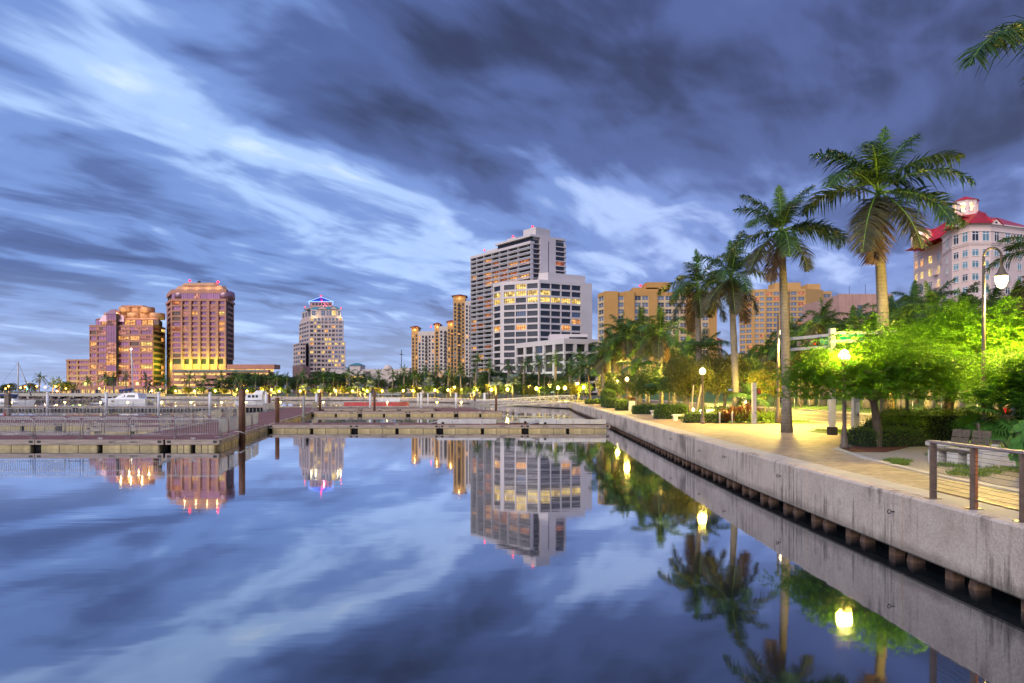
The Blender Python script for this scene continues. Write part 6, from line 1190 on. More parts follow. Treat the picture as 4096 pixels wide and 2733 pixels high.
def feathery_tree(seed, H, W, nspray, lsz, mat):
    mb, tips, inner = branch_tree(seed, H, 1.0, 4, .30, .17, 4, .5, 3); tips, inner = scale_to(tips, inner, mb, H * .74, W * .66); rng = np.random.default_rng(seed)
    cl = []
    for i in range(80):
        v = rng.normal(size=3); v /= np.linalg.norm(v); r = rng.uniform(.55, 1.0); q = r * math.hypot(v[0], v[1]); cl.append((v[0] * W * r * .9, v[1] * W * r * .9, max(H * .40, H * (.66 + .30 * v[2] * r) - .34 * H * q * q)))
    src = np.array([tuple(t) for t in tips] + [tuple(t) for t in inner if t.z > H * .35] + cl * 3); P, Dr = [], []
    for i in range(nspray):
        c = src[rng.integers(len(src))] + rng.normal(size=3) * np.array([.40, .40, .26]); a = rng.uniform(0, 6.283); d = np.array([math.cos(a), math.sin(a), rng.uniform(-.35, .35)]); sd = np.array([-math.sin(a), math.cos(a), rng.uniform(-.2, .2)]); L = rng.uniform(.25, .5)
        for j in range(9):
            t = (j + .5) / 9
            for s in (-1, 1): P.append(c + d * L * t + np.array([0, 0, -.25 * L * t * t])); Dr.append(sd * s + d * .5)
    P = np.array(P); Dr = np.array(Dr); q = np.hypot(P[:, 0], P[:, 1]) / W; keep = (P[:, 2] > H * .35) & (P[:, 2] < H * (1.03 - .46 * q)); P, Dr = P[keep], Dr[keep]
    V, F = leaf_quads(P, lsz, rng, .42, .8, Dr); return mb.mesh('trunk', 'tree_bark'), npmesh('crown', V, F, mat)
def round_tree(seed, H, W, n, lsz, mat, base=.35, clumps=26):
    mb, tips, inner = branch_tree(seed, H, .75, 3, .36, .1, 3, .4, 3); tips, inner = scale_to(tips, inner, mb, H * .85, W * .75); rng = np.random.default_rng(seed); cen = []
    for i in range(clumps): v = rng.normal(size=3); v /= np.linalg.norm(v); r = rng.uniform(.45, 1.0) ** .6; cen.append([v[0] * W * r * .82, v[1] * W * r * .82, H * (base + (1 - base) * (.5 + .43 * v[2] * r))])
    cen = np.array(cen); k = rng.integers(clumps, size=n); g = rng.normal(size=(n, 3)); g /= np.linalg.norm(g, axis=1)[:, None]; rad = rng.uniform(.55, 1.0, size=(n, 1)) ** .5 * W * .30; P = cen[k] + g * rad * np.array([1, 1, .8]); P = P[P[:, 2] > H * base * .8]
    V, F = leaf_quads(P, lsz, rng, .55, .3, None); return mb.mesh('trunk', 'tree_bark'), npmesh('crown', V, F, mat)
def tree(name, label, x, y, meshes, rot, s=1.0, group=None, z=GZ, sz=None):
    o = thing(name, label, 'tree', (x, y, z), group); sc = (s, s, sz or s); put('trunk', meshes[0], o, rot=(0, 0, rot), scale=sc); put('crown', meshes[1], o, rot=(0, 0, rot), scale=sc); return o
FT = [feathery_tree(s, 5.1, 3.8, 7200, .095, 'leaf_bright') for s in (2, 7)]
G1 = 'feathery trees between the plaza and the road'
tree('feathery_tree', 'bright feathery tree with forked pale trunk behind the round hedge', 12.45, 23.3, FT[0], 2.5, .96, G1, sz=.92)
tree('feathery_tree', 'feathery tree with straight brown trunk behind the clipped hedge', 18.0, 28.3, FT[1], 2.0, 1.12, G1, sz=1.2)
tree('feathery_tree', 'feathery tree with a slim wavy trunk left of the straight one', 16.9, 30.3, FT[0], 3.6, 1.05, G1, sz=1.12)
tree('feathery_tree', 'feathery tree at the right edge above the parked car', 18.9, 25.2, FT[1], 5.1, 1.1, G1, sz=1.12)
tree('feathery_tree', 'feathery tree partly out of frame at the far right', 17.6, 21.2, FT[0], 1.2, .98, G1, sz=.86)
tree('feathery_tree', 'feathery tree rising behind the pendant street lamp', 16.9, 27.0, FT[1], .7, 1.05, G1, sz=1.12)
YT = round_tree(31, 3.4, 1.6, 5200, .13, 'leaf_yellow', .42, 24)
tree('yellow_tree', 'small yellow-leaved tree with pale forked trunk by the road', XD(3060, 47), 47, YT, 1.0, 1.0)
RT = [round_tree(40 + i, 4.6, 2.0, 7000, .15, m, .32, 30) for i, m in enumerate(('leaf_olive', 'leaf_mid', 'leaf_olive'))]
G2 = 'small round trees beside the promenade'
for i, (px, d, s, k, lb) in enumerate(((2762, 44.5, .95, 0, 'dense olive tree left of the globe lamp, propped by a pale stake'), (2855, 49, 1.0, 2, 'olive tree behind the globe lamp'), (2715, 52, .95, 1, 'round tree behind the low lit shrubs'), (2900, 56, 1.1, 0, 'olive tree behind the trunks right of the globe lamp'), (2590, 60, .95, 1, 'tree with curved dark trunk by the stone benches'), (2650, 68, 1.0, 2, 'olive tree behind the young palm'), (2530, 74, .95, 0, 'tree above the path lamp'), (2470, 82, .95, 1, 'tree at the left end by the tall hedge'), (2990, 62, 1.1, 1, 'dark tree left of the yellow tree'), (3100, 68, 1.0, 2, 'tree across from the parking sign'), (2430, 100, 1.0, 2, 'tree near the corner of the basin'), (2560, 96, 1.2, 1, 'tree behind the row of path lamps'), (3040, 80, 1.2, 0, 'tree behind the road bend'))): tree('small_tree', lb, XD(px, d), d, RT[k], i * 1.3, s, G2)
BT = [round_tree(60 + i, 7.5, 4.2, 3600, .42, m, .22, 30) for i, m in enumerate(('leaf_dark', 'leaf_mid', 'leaf_dark'))]
BS = [round_tree(70 + i, 3.6, 1.9, 1800, .28, m, .25, 18) for i, m in enumerate(('leaf_lime', 'leaf_mid', 'leaf_yellow'))]
G3 = 'broadleaf trees along the far shore'; tl = []
for i in range(30): px = 905 + i * 48 + (i * 29 % 17) - 8; tl.append((px, 20 + (i * 7 % 9)))
for i, (px, k) in enumerate(tl):
    d = fwd(px) + k; s = .80 + (i * 13 % 7) * .05; s *= 1.15 if px < 1400 else 1.0; tree('shore_tree', f'dark spreading tree on the far shore, {ordn(i)} from the left', XD(px, d), d, BT[i % 3], i * 1.7, s * (.9 if px > 1900 else 1), G3)
for i in range(34):
    px = 640 + i * 51 + (i * 23 % 19); d = fwd(px) + 4 + (i % 4) * 1.3; tree('shore_shrub_tree', f'small lamp-lit tree on the far shore, {ordn(i)} from the left', XD(px, d), d, BS[i % 3], i * 2.1, .85 + (i * 5 % 6) * .06, 'small lamp-lit trees along the far shore')
for i, (px, s) in enumerate(((40, .8), (95, .7), (125, .8), (250, .8), (278, .9), (20, .7))): d = 330; tree('shore_tree', f'dark tree beyond the left pier, {ordn(i)} from the left', XD(px, d), d, BT[i % 3], i * 1.1, s, 'trees beyond the left pier')
scr = []
for i in range(14): x = -186 + i * 5.0; scr.append(tree('bank_scrub', f'low green scrub on the boulder bank, {ordn(i)} from the left', x, 208.5, BS[1], i, .42, 'scrub on the boulder bank', z=.5, sz=.33))
# ---------------------------------------------------------------- hedges and shrubs
def hedge(label, cx, cy, lx, ly, h, rot=0, mat='leaf_hedge', lsz=.075, dens=420, seed=0, name='hedge', round_=.25, jitter=.05, group=None):
    rng = np.random.default_rng(seed + 500); o = thing(name, label, 'hedge' if name == 'hedge' else 'shrub', (cx, cy, GZ), group, R(rot)); area = 2 * (lx + ly) * h + lx * ly; n = int(area * dens); v = rng.normal(size=(n, 3)); v /= np.abs(v).max(axis=1)[:, None] ** 1.0; u = rng.uniform(-1, 1, size=(n, 3)); ax = rng.choice(3, size=n, p=np.array([ly * h, lx * h, lx * ly * .8]) / (ly * h + lx * h + lx * ly * .8)); sg = np.where(rng.random(n) < .5, -1, 1); u[np.arange(n), ax] = np.where(ax == 2, 1, sg)
    L4 = (np.abs(u) ** 4).sum(axis=1) ** .25; u = u / np.maximum(L4, 1e-3)[:, None] * 1.0 * (1 - round_ * .2); P = np.stack([u[:, 0] * lx / 2, u[:, 1] * ly / 2, (u[:, 2] * .5 + .5) * h], axis=1); P += rng.normal(size=P.shape) * jitter; P[:, 2] = np.maximum(P[:, 2], .02) + .05 * np.sin(P[:, 0] * 5 + seed) * (P[:, 2] / h)
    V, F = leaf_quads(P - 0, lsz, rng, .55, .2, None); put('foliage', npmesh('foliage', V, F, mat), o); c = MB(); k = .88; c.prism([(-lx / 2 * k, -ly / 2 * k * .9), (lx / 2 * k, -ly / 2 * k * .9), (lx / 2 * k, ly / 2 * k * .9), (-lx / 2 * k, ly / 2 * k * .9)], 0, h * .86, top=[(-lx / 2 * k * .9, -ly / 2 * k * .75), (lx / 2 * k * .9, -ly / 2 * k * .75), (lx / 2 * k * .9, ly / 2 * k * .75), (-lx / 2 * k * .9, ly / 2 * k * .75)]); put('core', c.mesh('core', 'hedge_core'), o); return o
hedge('low rounded hedge round the foot of the feathery tree', 13.05, 23.9, 2.7, 1.5, .62, 12, seed=1, round_=.5, lsz=.065); hedge('clipped hedge running behind the benches to the road', 15.9, 25.6, 4.6, 1.3, 1.15, -10, 'leaf_hedge', seed=2, jitter=.09); hedge('loose hedge with yellowing tips behind the rounded one', 14.1, 25.2, 2.2, 1.2, .85, 0, 'leaf_hedge', seed=3, jitter=.09)
hedge('low clipped hedge under the globe lamp', XD(2830, 40.8), 41.3, 2.9, .9, .62, 0, 'leaf_lime', seed=4, lsz=.07); hedge('broad-leaved shrub bank beside the promenade', XD(2690, 47), 47.3, 2.6, 1.6, .95, 0, 'leaf_hedge', .13, 240, 5, round_=.6)
hedge('small hedge left of the stone benches', XD(2562, 57), 57.3, 1.3, 1.4, .7, 0, seed=6); hedge('round shrub at the path lamp', XD(2498, 66.5), 67.3, 1.7, 1.6, 1.1, 0, 'leaf_lime', .1, 240, 7, round_=.7); hedge('hedge behind the litter bin', XD(2525, 68), 69.5, 1.9, 1.5, 1.25, 0, 'leaf_red', .1, 200, 8, round_=.6)
hedge('tall square clipped hedge at the end of the promenade', XD(2437, 80), 81, 1.5, 4.0, 2.1, 0, 'leaf_hedge', .1, 200, 9); hedge('rounded bush in front of the tall square hedge', XD(2455, 76), 77, 1.6, 1.6, 1.15, 0, 'leaf_hedge', .1, 240, 10, round_=.7); hedge('shrubs behind the low stone seats', XD(2640, 56), 56.5, 2.4, 1.0, .75, 0, 'leaf_hedge', .1, 240, 11, round_=.5)
hedge('low planting at the corner of the basin', XD(2380, 100), 101, 3.0, 2.0, .7, 0, 'leaf_lime', .14, 140, 12, round_=.6); hedge('dark clipped hedge across the road', 30.8, 88, 4.0, 1.6, 1.3, 0, 'leaf_dark', .12, 140, 13)
hedge('hedge in the planting bed behind the low lamps', XD(2890, 45), 45.5, 3.4, 1.2, .8, 0, 'leaf_hedge', .09, 240, 14)
def spiky(label, x, y, mat, n, h, w, seed, name='shrub'):
    rng = np.random.default_rng(seed); o = thing(name, label, 'shrub', (x, y, GZ)); P = np.stack([rng.uniform(-w, w, n), rng.uniform(-.4, .4, n), rng.uniform(.02, h * .55, n)], axis=1); D_ = np.stack([rng.normal(0, .5, n), rng.normal(0, .5, n), np.full(n, 1.0)], axis=1); V, F = leaf_quads(P, h * .6, rng, .22, .1, D_); put('foliage', npmesh('foliage', V, F, mat), o)
    mb = MB()
    for k in range(max(3, int(w * 5))): xx = rng.uniform(-w * .8, w * .8); mb.tube([(xx, 0, 0), (xx * 1.05, .02, h * .6)], [.02, .008], 5)
    put('stems', mb.mesh('stems', 'tree_bark'), o)
spiky('yellow-green broad-leaved plants round the white crossing post', XD(3040, 40.3), 40.9, 'leaf_lime', 420, .75, 1.35, 1); spiky('dark red leafy plant left of the white crossing post', XD(2962, 40.6), 41.0, 'leaf_red', 150, .95, .5, 2); spiky('reddish spiky plant between the two steel bollards', XD(2905, 40.6), 41.1, 'leaf_red', 120, .8, .38, 3); spiky('dark red plant behind the yellow-green bed', XD(3000, 41.6), 42.4, 'leaf_red', 160, 1.1, .6, 4)
# sea grape with big round leaves at the right edge
def sea_grape():
    rng = np.random.default_rng(3); x, y = 11.55, 14.9; o = thing('sea_grape', 'sea grape bush with big round glossy leaves at the right edge', 'shrub', (x, y, GZ)); mb = MB()
    for a in range(7): t = a * .9; mb.tube([(0, 0, 0), (.25 * math.cos(t), .25 * math.sin(t), .6), (.5 * math.cos(t), .5 * math.sin(t), 1.15)], [.03, .022, .01], 6)
    put('stems', mb.mesh('stems', 'tree_bark'), o); lf = []
    for s in range(3):
        m2 = MB(); n = 12; vs = [(0, 0, .015)] + [(.105 * math.cos(6.283 * i / n) * (1 + .06 * math.sin(i * 2.1 + s)), .115 * math.sin(6.283 * i / n), .02 * math.sin(i * 1.7 + s)) for i in range(n)]; m2.add(vs, [(0, 1 + i, 1 + (i + 1) % n) for i in range(n)], 0, True); lf.append(m2.mesh('leaf', 'leaf_grape'))
    for i in range(290):
        v = rng.normal(size=3); v /= np.linalg.norm(v); p = v * np.array([.62, .6, .62]) * rng.uniform(.65, 1.02) + np.array([.05, 0, .72]); p[2] = max(p[2], .08); q = Vector((v[0], v[1] - .3, abs(v[2]) * .4 + .25)).to_track_quat('Z', 'Y').to_euler(); put('leaf', lf[i % 3], o, tuple(p), (q.x + rng.normal(0, .3), q.y + rng.normal(0, .3), q.z), [rng.uniform(.8, 1.25)] * 3)
sea_grape()
# ================================================================== lamps
def post_meshes(h, mat='lamp_post'):
    mb = MB(); mb.lathe([(.15, 0), (.15, .12), (.11, .16), (.10, .42), (.075, .5), (.065, .9), (.055, h - .15), (.075, h - .1), (.085, h)], 12); return mb.mesh('post', mat)
def globe_mesh(r, mat):
    mb = MB(); mb.lathe([(r * .45, 0), (r * .8, r * .25), (r, r * .85), (r * .97, r * 1.2), (r * .7, r * 1.75), (r * .3, r * 2.05), (.02, r * 2.15)], 16); return mb.mesh('globe', mat)
PM, GM, GF, GO = post_meshes(2.85), globe_mesh(.185, 'globe_glow'), globe_mesh(.30, 'globe_far'), globe_mesh(.34, 'glow_orange'); cr = MB(); cr.lathe([(.1, 0), (.12, .05), (.1, .1)], 12); CM = cr.mesh('collar', 'lamp_post')
def globe_lamp(label, x, y, power=160, gm=None, group='globe lamps along the promenade', hs=1.0, col=SOD, name='globe_lamp'):
    o = thing(name, label, 'street lamp', (x, y, GZ), group); put('post', PM, o, scale=(1, 1, hs)); put('collar', CM, o, (0, 0, 2.85 * hs - .03)); g = put('globe', gm or GM, o, (0, 0, 2.85 * hs + .05)); g.visible_shadow = True
    if power: lamp_light('lamp_glow', o, (x, y, GZ + 2.85 * hs + .25), power, col, .22)
    return o
def hide_globe_shadow(o): pass
globe_lamp('globe lamp in the mulch bed, its light buried in the feathery tree', 11.0, 22.6, 2000)
globe_lamp('large bright globe lamp beside the plaza hedge', XD(2810, 40.2), 40.2, 450)
for px, d, lb in ((2508, 67, 'path lamp before the rounded shrubs'), (2470, 84, 'path lamp left of the rounded shrubs'), (2422, 100, 'path lamp behind the tall square hedge'), (2548, 78, 'path lamp half hidden by the curved tree'), (2676, 60, 'path lamp shining through the dark round tree'), (2442, 110, 'path lamp at the left end of the promenade')): globe_lamp(lb, XD(px, d), d, 1600)
FG = 'lamps along the far seawall'
fl_px = [(1740, 1564), (1792, 1563), (1847, 1563), (1907, 1562), (1965, 1562), (2030, 1561), (2146, 1558), (2232, 1555), (2260, 1556), (2335, 1553), (1117, 1568), (1201, 1567), (1275, 1567), (1343, 1567), (1410, 1567), (1468, 1567), (1529, 1567), (1613, 1566), (1652, 1566), (607, 1566), (702, 1567), (778, 1567), (861, 1567), (988, 1567), (1050, 1567)]
for i, (px, py) in enumerate(sorted(fl_px)): d = fwd(px) + 2.5; globe_lamp(f'yellow lamp along the far seawall, {ordn(i)} from the left', XD(px, d), d, 1900 if i % 2 else 1500, GF, FG, (ZD(py, d) - GZ) / 3.1)
TG = 'tall hook lamps on the far shore'
def hook_lamp(label, x, y, h, reach, power, group, gm=None, s=1.0, side=1, name='hook_lamp', mat='lamp_post', spot=168):
    o = thing(name, label, 'street lamp', (x, y, GZ), group); mb = MB(); mb.lathe([(.17 * s, 0), (.17 * s, .5), (.10 * s, .62), (.075 * s, h * .45), (.055 * s, h - reach)], 10); put('post', mb.mesh('post', mat), o); r = reach / 2; mb = MB(); mb.tube([(side * (r - r * math.cos(t)), 0, h - r + r * math.sin(t)) for t in np.linspace(0, math.pi, 11)] + [(side * reach, 0, h - r - .35 * s)], .045 * s, 7); mb.tube([(0, 0, h - reach - .05), (0, 0, h - r)], .05 * s, 7); put('arm', mb.mesh('arm', mat), o); zb = h - r - .35 * s
    mb = MB(); mb.lathe([(.05 * s, 0), (.09 * s, -.12 * s), (.16 * s, -.3 * s), (.24 * s, -.42 * s), (.26 * s, -.46 * s)], 12, 0, (side * reach, 0, zb)); put('lamp_hood', mb.mesh('lamp_hood', mat), o); mb = MB(); mb.lathe([(.03 * s, -.98 * s), (.15 * s, -.9 * s), (.23 * s, -.66 * s), (.235 * s, -.47 * s)], 12, 0, (side * reach, 0, zb)); put('lamp_bowl', mb.mesh('lamp_bowl', gm or 'globe_glow'), o)
    if power: lamp_light('lamp_glow', o, (x + side * reach, y, GZ + zb - 1.05 * s), power, SOD, .2, spot=spot)
    return o
hook_lamp('tall pendant street lamp beside the plaza palm', XD(3112, 40.2), 40.2, 6.5, .36, 6500, 'pendant street lamps', side=1)
hook_lamp('tall pendant street lamp glowing above the feathery trees', 15.75, 22.8, 6.7, .6, 2400, 'pendant street lamps', s=.8, spot=None)
for i, (px, py) in enumerate(((1801, 1535), (1882, 1533), (2095, 1527), (2177, 1522), (2286, 1515), (1071, 1547), (1200, 1547), (1320, 1547), (1664, 1540), (629, 1547), (781, 1547), (934, 1547), (1440, 1545))): d = fwd(px) + 15; hook_lamp(f'tall hook lamp among the far palms, {ordn(sorted([1801,1882,2095,2177,2286,1071,1200,1320,1664,629,781,934,1440]).index(px))} from the left', XD(px, d), d, ZD(py, d) - GZ + 1.0, 1.2, 3200, TG, 'globe_far', 1.5)
OG = 'orange lamps at the far left'
for i, (px, py) in enumerate(((22, 1556), (34, 1546), (82, 1552), (100, 1549), (147, 1546), (180, 1550), (222, 1547), (228, 1567), (263, 1556), (397, 1556))): d = 312 + (i % 3) * 5; globe_lamp(f'orange lamp beyond the left pier, {ordn(i)} from the left', XD(px, d), d, 3500, GO, OG, (ZD(py, d) - GZ) / 3.1, (1.0, .35, .06) if i < 8 else SOD)
globe_lamp('globe lamp buried among the right-hand feathery trees', 16.2, 28.0, 5000, hs=.9)
globe_lamp('globe lamp behind the feathery tree at the right edge', 17.6, 24.6, 3600, hs=.92)
# more street lamps along the road, hidden among the trees
for i, (x, y) in enumerate(((29.6, 70), (29.6, 98), (18.0, 58), (18.0, 78), (18.0, 100), (29.6, 52))): globe_lamp(f'street lamp {"across" if x > 25 else "on the near side of"} the road, {ordn([0, 1, 0, 1, 2, 2][i])} of its side', x, y, 4500, GM, 'road lamps', 1.3)
# traffic signals at the far left
o = thing('traffic_signal', 'green traffic signal on a mast arm at the far left', 'traffic signal', (XD(106, 310), 310, GZ)); mb = MB(); mb.tube([(0, 0, 0), (0, 0, 6.5)], .1, 6); mb.tube([(0, 0, 6.0), (2.5, 0, 6.2)], .07, 5); put('mast', mb.mesh('mast', 'light_steel'), o); mb = MB(); mb.lathe([(.02, -.45), (.42, -.2), (.42, .2), (.02, .45)], 10, 0, (.6, 0, ZD(1555, 310) - GZ)); put('lens', mb.mesh('lens', 'signal_green'), o)
lamp_light('signal_glow', o, (XD(112, 310), 309, ZD(1555, 310)), 200, (.1, 1, .5), .2)
# ---------------------------------------------------------------- low garden lights
gp = MB(); gp.lathe([(.04, 0), (.035, .5), (.07, .52)], 8); gpm = gp.mesh('stake', 'lamp_post'); gl = MB(); gl.lathe([(.06, .5), (.11, .58), (.11, .68), (.02, .76)], 10); glm = gl.mesh('lens', 'globe_glow')
for px, d, lb in ((2803, 42.5, 'low garden light behind the lamp hedge'), (2898, 41.6, 'low garden light shining on the plaza'), (2955, 42.6, 'low garden light at the foot of a palm'), (2687, 50, 'low garden light behind the shrub bank'), (2712, 54, 'smaller garden light farther back in the planting'), (2772, 47, 'low garden light between the small trees')):
    x = XD(px, d); o = thing('garden_light', lb, 'garden light', (x, d, GZ), 'low garden lights in the planting'); put('stake', gpm, o); put('lens', glm, o); lamp_light('garden_glow', o, (x, d - .25, GZ + .75), 50, SOD, .08)
o = thing('box_light', 'square glowing lantern behind the second plaza palm', 'garden light', (XD(2977, 47), 47, GZ)); mb = MB(); mb.tube([(0, 0, 0), (0, 0, 1.1)], .05, 6); put('post', mb.mesh('post', 'lamp_post'), o); mb = MB(); mb.prism([(-.14, -.1), (.14, -.1), (.14, .1), (-.14, .1)], 1.08, 1.5); mb.prism([(-.17, -.13), (.17, -.13), (.17, .13), (-.17, .13)], 1.503, 1.54); put('lantern', mb.mesh('lantern', 'globe_glow'), o); lamp_light('box_glow', o, (XD(2977, 47), 46.7, GZ + 1.3), 600, SOD, .12)
# ---------------------------------------------------------------- cable railing
def railing():
    X = 7.48; posts = [12.13, 11.06, 9.98, 8.9, 7.8, 6.7]; o = thing('cable_railing', 'cable railing with flat top rail on the seawall edge at right', 'railing', (X, 12.13, GZ))
    for i, y in enumerate(posts):
        mb = MB(); mb.box(X - .05, y - .022, GZ + .012, X + .012, y + .022, GZ + 1.0, 0); mb.build('post', 'bronze_steel', o); mb = MB(); mb.box(X + .0125, y - .026, GZ + .012, X + .055, y + .026, GZ + 1.0); mb.build('post_cover', 'orange_wood' if i else 'bronze_steel', o); mb = MB(); mb.box(X - .11, y - .09, GZ + .001, X + .11, y + .09, GZ + .012); mb.build('base_plate', 'bronze_steel', o)
    mb = MB(); mb.box(X - .06, posts[-1], GZ + 1.0, X + .07, 12.2, GZ + 1.035); mb.build('top_rail', 'rail_wood', o); mb = MB(); mb.box(X - .03, posts[-1], GZ + .985, X + .03, 12.17, GZ + .999); mb.build('rail_bar', 'bronze_steel', o); mb = MB(); mb.box(X - .02, posts[-1], GZ + .14, X + .02, 12.12, GZ + .165); mb.build('bottom_rail', 'bronze_steel', o)
    for k in range(11):
        z = GZ + .225 + k * .069; pts = []
        for a, c in zip(posts, posts[1:]):
            sag = .035 if k in (3, 4) else .004
            for t in (0, .25, .5, .75): pts.append((X, a + (c - a) * t, z - sag * math.sin(math.pi * t)))
        mb = MB(); mb.tube(pts, .004, 5); mb.build('cable', 'cable', o)
railing()
# ---------------------------------------------------------------- signal gantry at the plaza corner
def gantry():
    d = 29.8; x = XD(3329, d); o = thing('signal_gantry', 'white signal gantry with two framed arms and a green street sign', 'traffic signal', (x, d, GZ)); mb = MB(); mb.box(x - .11, d - .11, GZ + .35, x + .11, d + .11, ZD(1314, d)); mb.build('pole', 'light_steel', o); mb = MB(); mb.box(x - .16, d - .16, GZ, x + .16, d + .16, GZ + .35); mb.build('pole_base', 'dock_dark', o)
    # left arm runs back over the road, right arm to the right
    for nm, B, zt0, zb0 in (('left', (XD(3140, 32.4), 32.4), ZD(1334, d), ZD(1392, d)), ('right', (x + 2.9, d - .6), ZD(1327, d), ZD(1372, d))):
        A = (x, d); u, l = unit(A, B); u = u; mb = MB()
        for z0, z1 in ((zt0 - .13, zt0), (zb0, zb0 + .13)): mb.obox((A[0] + u[0] * .12, A[1] + u[1] * .12), u, l - .12, .05, z0, z1, 0, off=.05)
        mb.obox((A[0] + u[0] * (l - .06), A[1] + u[1] * (l - .06)), u, .06, .045, zb0 + .13, zt0 - .13, 0, off=.045); mb.build('arm_frame', 'light_steel', o)
        zc = (zt0 + zb0) / 2
        def at(a, z, f=0): return (A[0] + u[0] * a, A[1] + u[1] * a, z)
        if nm == 'left':
            ang = R(-16)
            k = MB(); k.box(-.26, -.04, -.19, .26, .04, .19); sg = put('sign_backing', k.mesh('sign_backing', 'dock_dark'), o, at(.42, zc), (0, 0, ang), world=True)
            k = MB(); k.box(-.19, -.05, -.15, .19, -.041, .15); s2 = put('street_sign', k.mesh('street_sign', 'sign_panel'), o, at(.42, zc), (0, 0, ang), world=True)
            n = (math.sin(ang), -math.cos(ang)); P = at(.42, zc + .045); put('lettering', text_mesh('S FLAGLER', .078, 'white_paint', bold=.001), o, (P[0] + n[0] * .056, P[1] + n[1] * .056, P[2]), (R(90), 0, ang), world=True); P = at(.42, zc - .085); put('lettering', text_mesh('200          200', .04, 'white_paint'), o, (P[0] + n[0] * .056, P[1] + n[1] * .056, P[2]), (R(90), 0, ang), world=True)
            for a, lens in ((1.15, 'signal_red'), (1.9, 'dock_dark')):
                k = MB(); k.box(-.07, -.22, -.11, .07, .22, .11); P = at(a, zc - .02); hh = put('signal_head', k.mesh('signal_head', 'lamp_post'), o, P, (0, 0, -.5), world=True); k = MB()
                for q in (-.14, 0, .14): k.tube([(.07, q, .0), (.17, q, -.01)], [.062, .058], 10)
                put('visor', k.mesh('visor', 'black_paint'), o, P, (0, 0, -.5), world=True); k = MB(); k.lathe([(.05, 0), (.05, .012)], 10); put('lens', k.mesh('lens', lens), o, (P[0] + .02, P[1] - .26, P[2] - .07), (R(60), 0, ang + .9), world=True)
        else:
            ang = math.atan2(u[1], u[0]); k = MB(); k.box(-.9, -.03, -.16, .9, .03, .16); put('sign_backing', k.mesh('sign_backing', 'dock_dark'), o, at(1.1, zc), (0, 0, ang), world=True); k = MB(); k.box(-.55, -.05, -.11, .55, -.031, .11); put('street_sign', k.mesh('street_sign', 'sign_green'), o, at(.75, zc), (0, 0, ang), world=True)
pm('sign_panel', (0.0, 0.22, 0.17), .4, var=.05)
gantry()
def crossing_post(label, px, d, py_top, box=True, plate=False):
    x = XD(px, d); zt = ZD(py_top, d); o = thing('crossing_post', label, 'crossing post', (x, d, GZ), 'white pedestrian crossing posts'); mb = MB(); mb.box(x - .11, d - .11, GZ, x + .11, d + .11, zt); mb.build('post', 'light_steel', o); mb = MB(); mb.box(x - .13, d - .13, zt + .003, x + .13, d + .13, zt + .02); mb.build('post_cap', 'light_steel', o)
    k = MB(); k.lathe([(.035, 0), (.035, .03)], 10); put('push_button', k.mesh('push_button', 'black_paint'), o, (x + .05, d - .11, GZ + (.95 if plate else .65)), (R(90), 0, 0), world=True)
    if plate: mb = MB(); mb.box(x - .02, d - .118, GZ + 1.05, x + .13, d - .112, GZ + 1.45); mb.build('instruction_plate', 'white_paint', o)
    if box:
        mb = MB(); mb.box(x + .115, d - .2, zt - .65, x + .33, d + .05, zt - .3); mb.build('signal_box', 'black_paint', o); mb = MB(); mb.box(x + .335, d - .17, zt - .62, x + .345, d + .02, zt - .33); mb.box(x + .15, d - .21, zt - .6, x + .31, d - .203, zt - .35); mb.build('signal_face', 'hand_red', o)
pm('hand_red', (.22, .02, .015), .4)
crossing_post('white crossing post with a red signal box by the planting bed', 3016, 39.6, 1533); crossing_post('white crossing post with a small plate left of the forked tree', 3421, 27.9, 1585, False, True)
# ---------------------------------------------------------------- parking meters, signs, bollards, bins
pm('meter_green', (.07, .16, .12), .5)
pmh = MB(); pmh.lathe([(.03, 0), (.03, 1.05)], 8); pmm = pmh.mesh('post', 'light_steel'); mh = MB(); mh.prism([(-.08, -.06), (.08, -.06), (.08, .06), (-.08, .06)], 1.05, 1.3, top=[(-.09, -.06), (.09, -.06), (.09, .06), (-.09, .06)]); mh.lathe([(.09, 1.3), (.085, 1.36), (.02, 1.4)], 10); mhm = mh.mesh('meter_head', 'meter_green')
for i, (px, d) in enumerate(((3178, 74), (3238, 69), (3312, 66), (3453, 62.5), (3651, 57), (3766, 54.5), (3909, 50.5))): o = thing('parking_meter', f'parking meter on the verge beyond the road, {ordn(i)} from the left', 'parking meter', (XD(px, d), d, GZ + .1), 'parking meters beyond the road'); put('post', pmm, o); put('meter_head', mhm, o)
o = thing('parking_sign', 'round parking sign over a dark blue plate behind the plaza palm', 'sign', (XD(3128, 70), 70, GZ)); mb = MB(); mb.tube([(0, 0, 0), (0, 0, 2.9)], .04, 6); put('post', mb.mesh('post', 'black_paint'), o); zc = ZD(1573, 70) - GZ; mb = MB(); mb.lathe([(.3, 0), (.3, .03)], 18); put('sign_disc', mb.mesh('sign_disc', 'white_paint'), o, (0, -.06, zc), (R(90), 0, 0)); put('lettering', text_mesh('P', .42, 'black_paint', bold=.012), o, (0, -.095, zc), (R(90), 0, 0)); mb = MB(); mb.box(-.3, -.07, zc - .95, .3, -.04, zc - .42); put('sign_plate', mb.mesh('sign_plate', 'navy_canvas'), o); put('lettering', text_mesh('→', .3, 'white_paint', bold=.01), o, (0, -.075, zc - .68), (R(90), 0, 0))
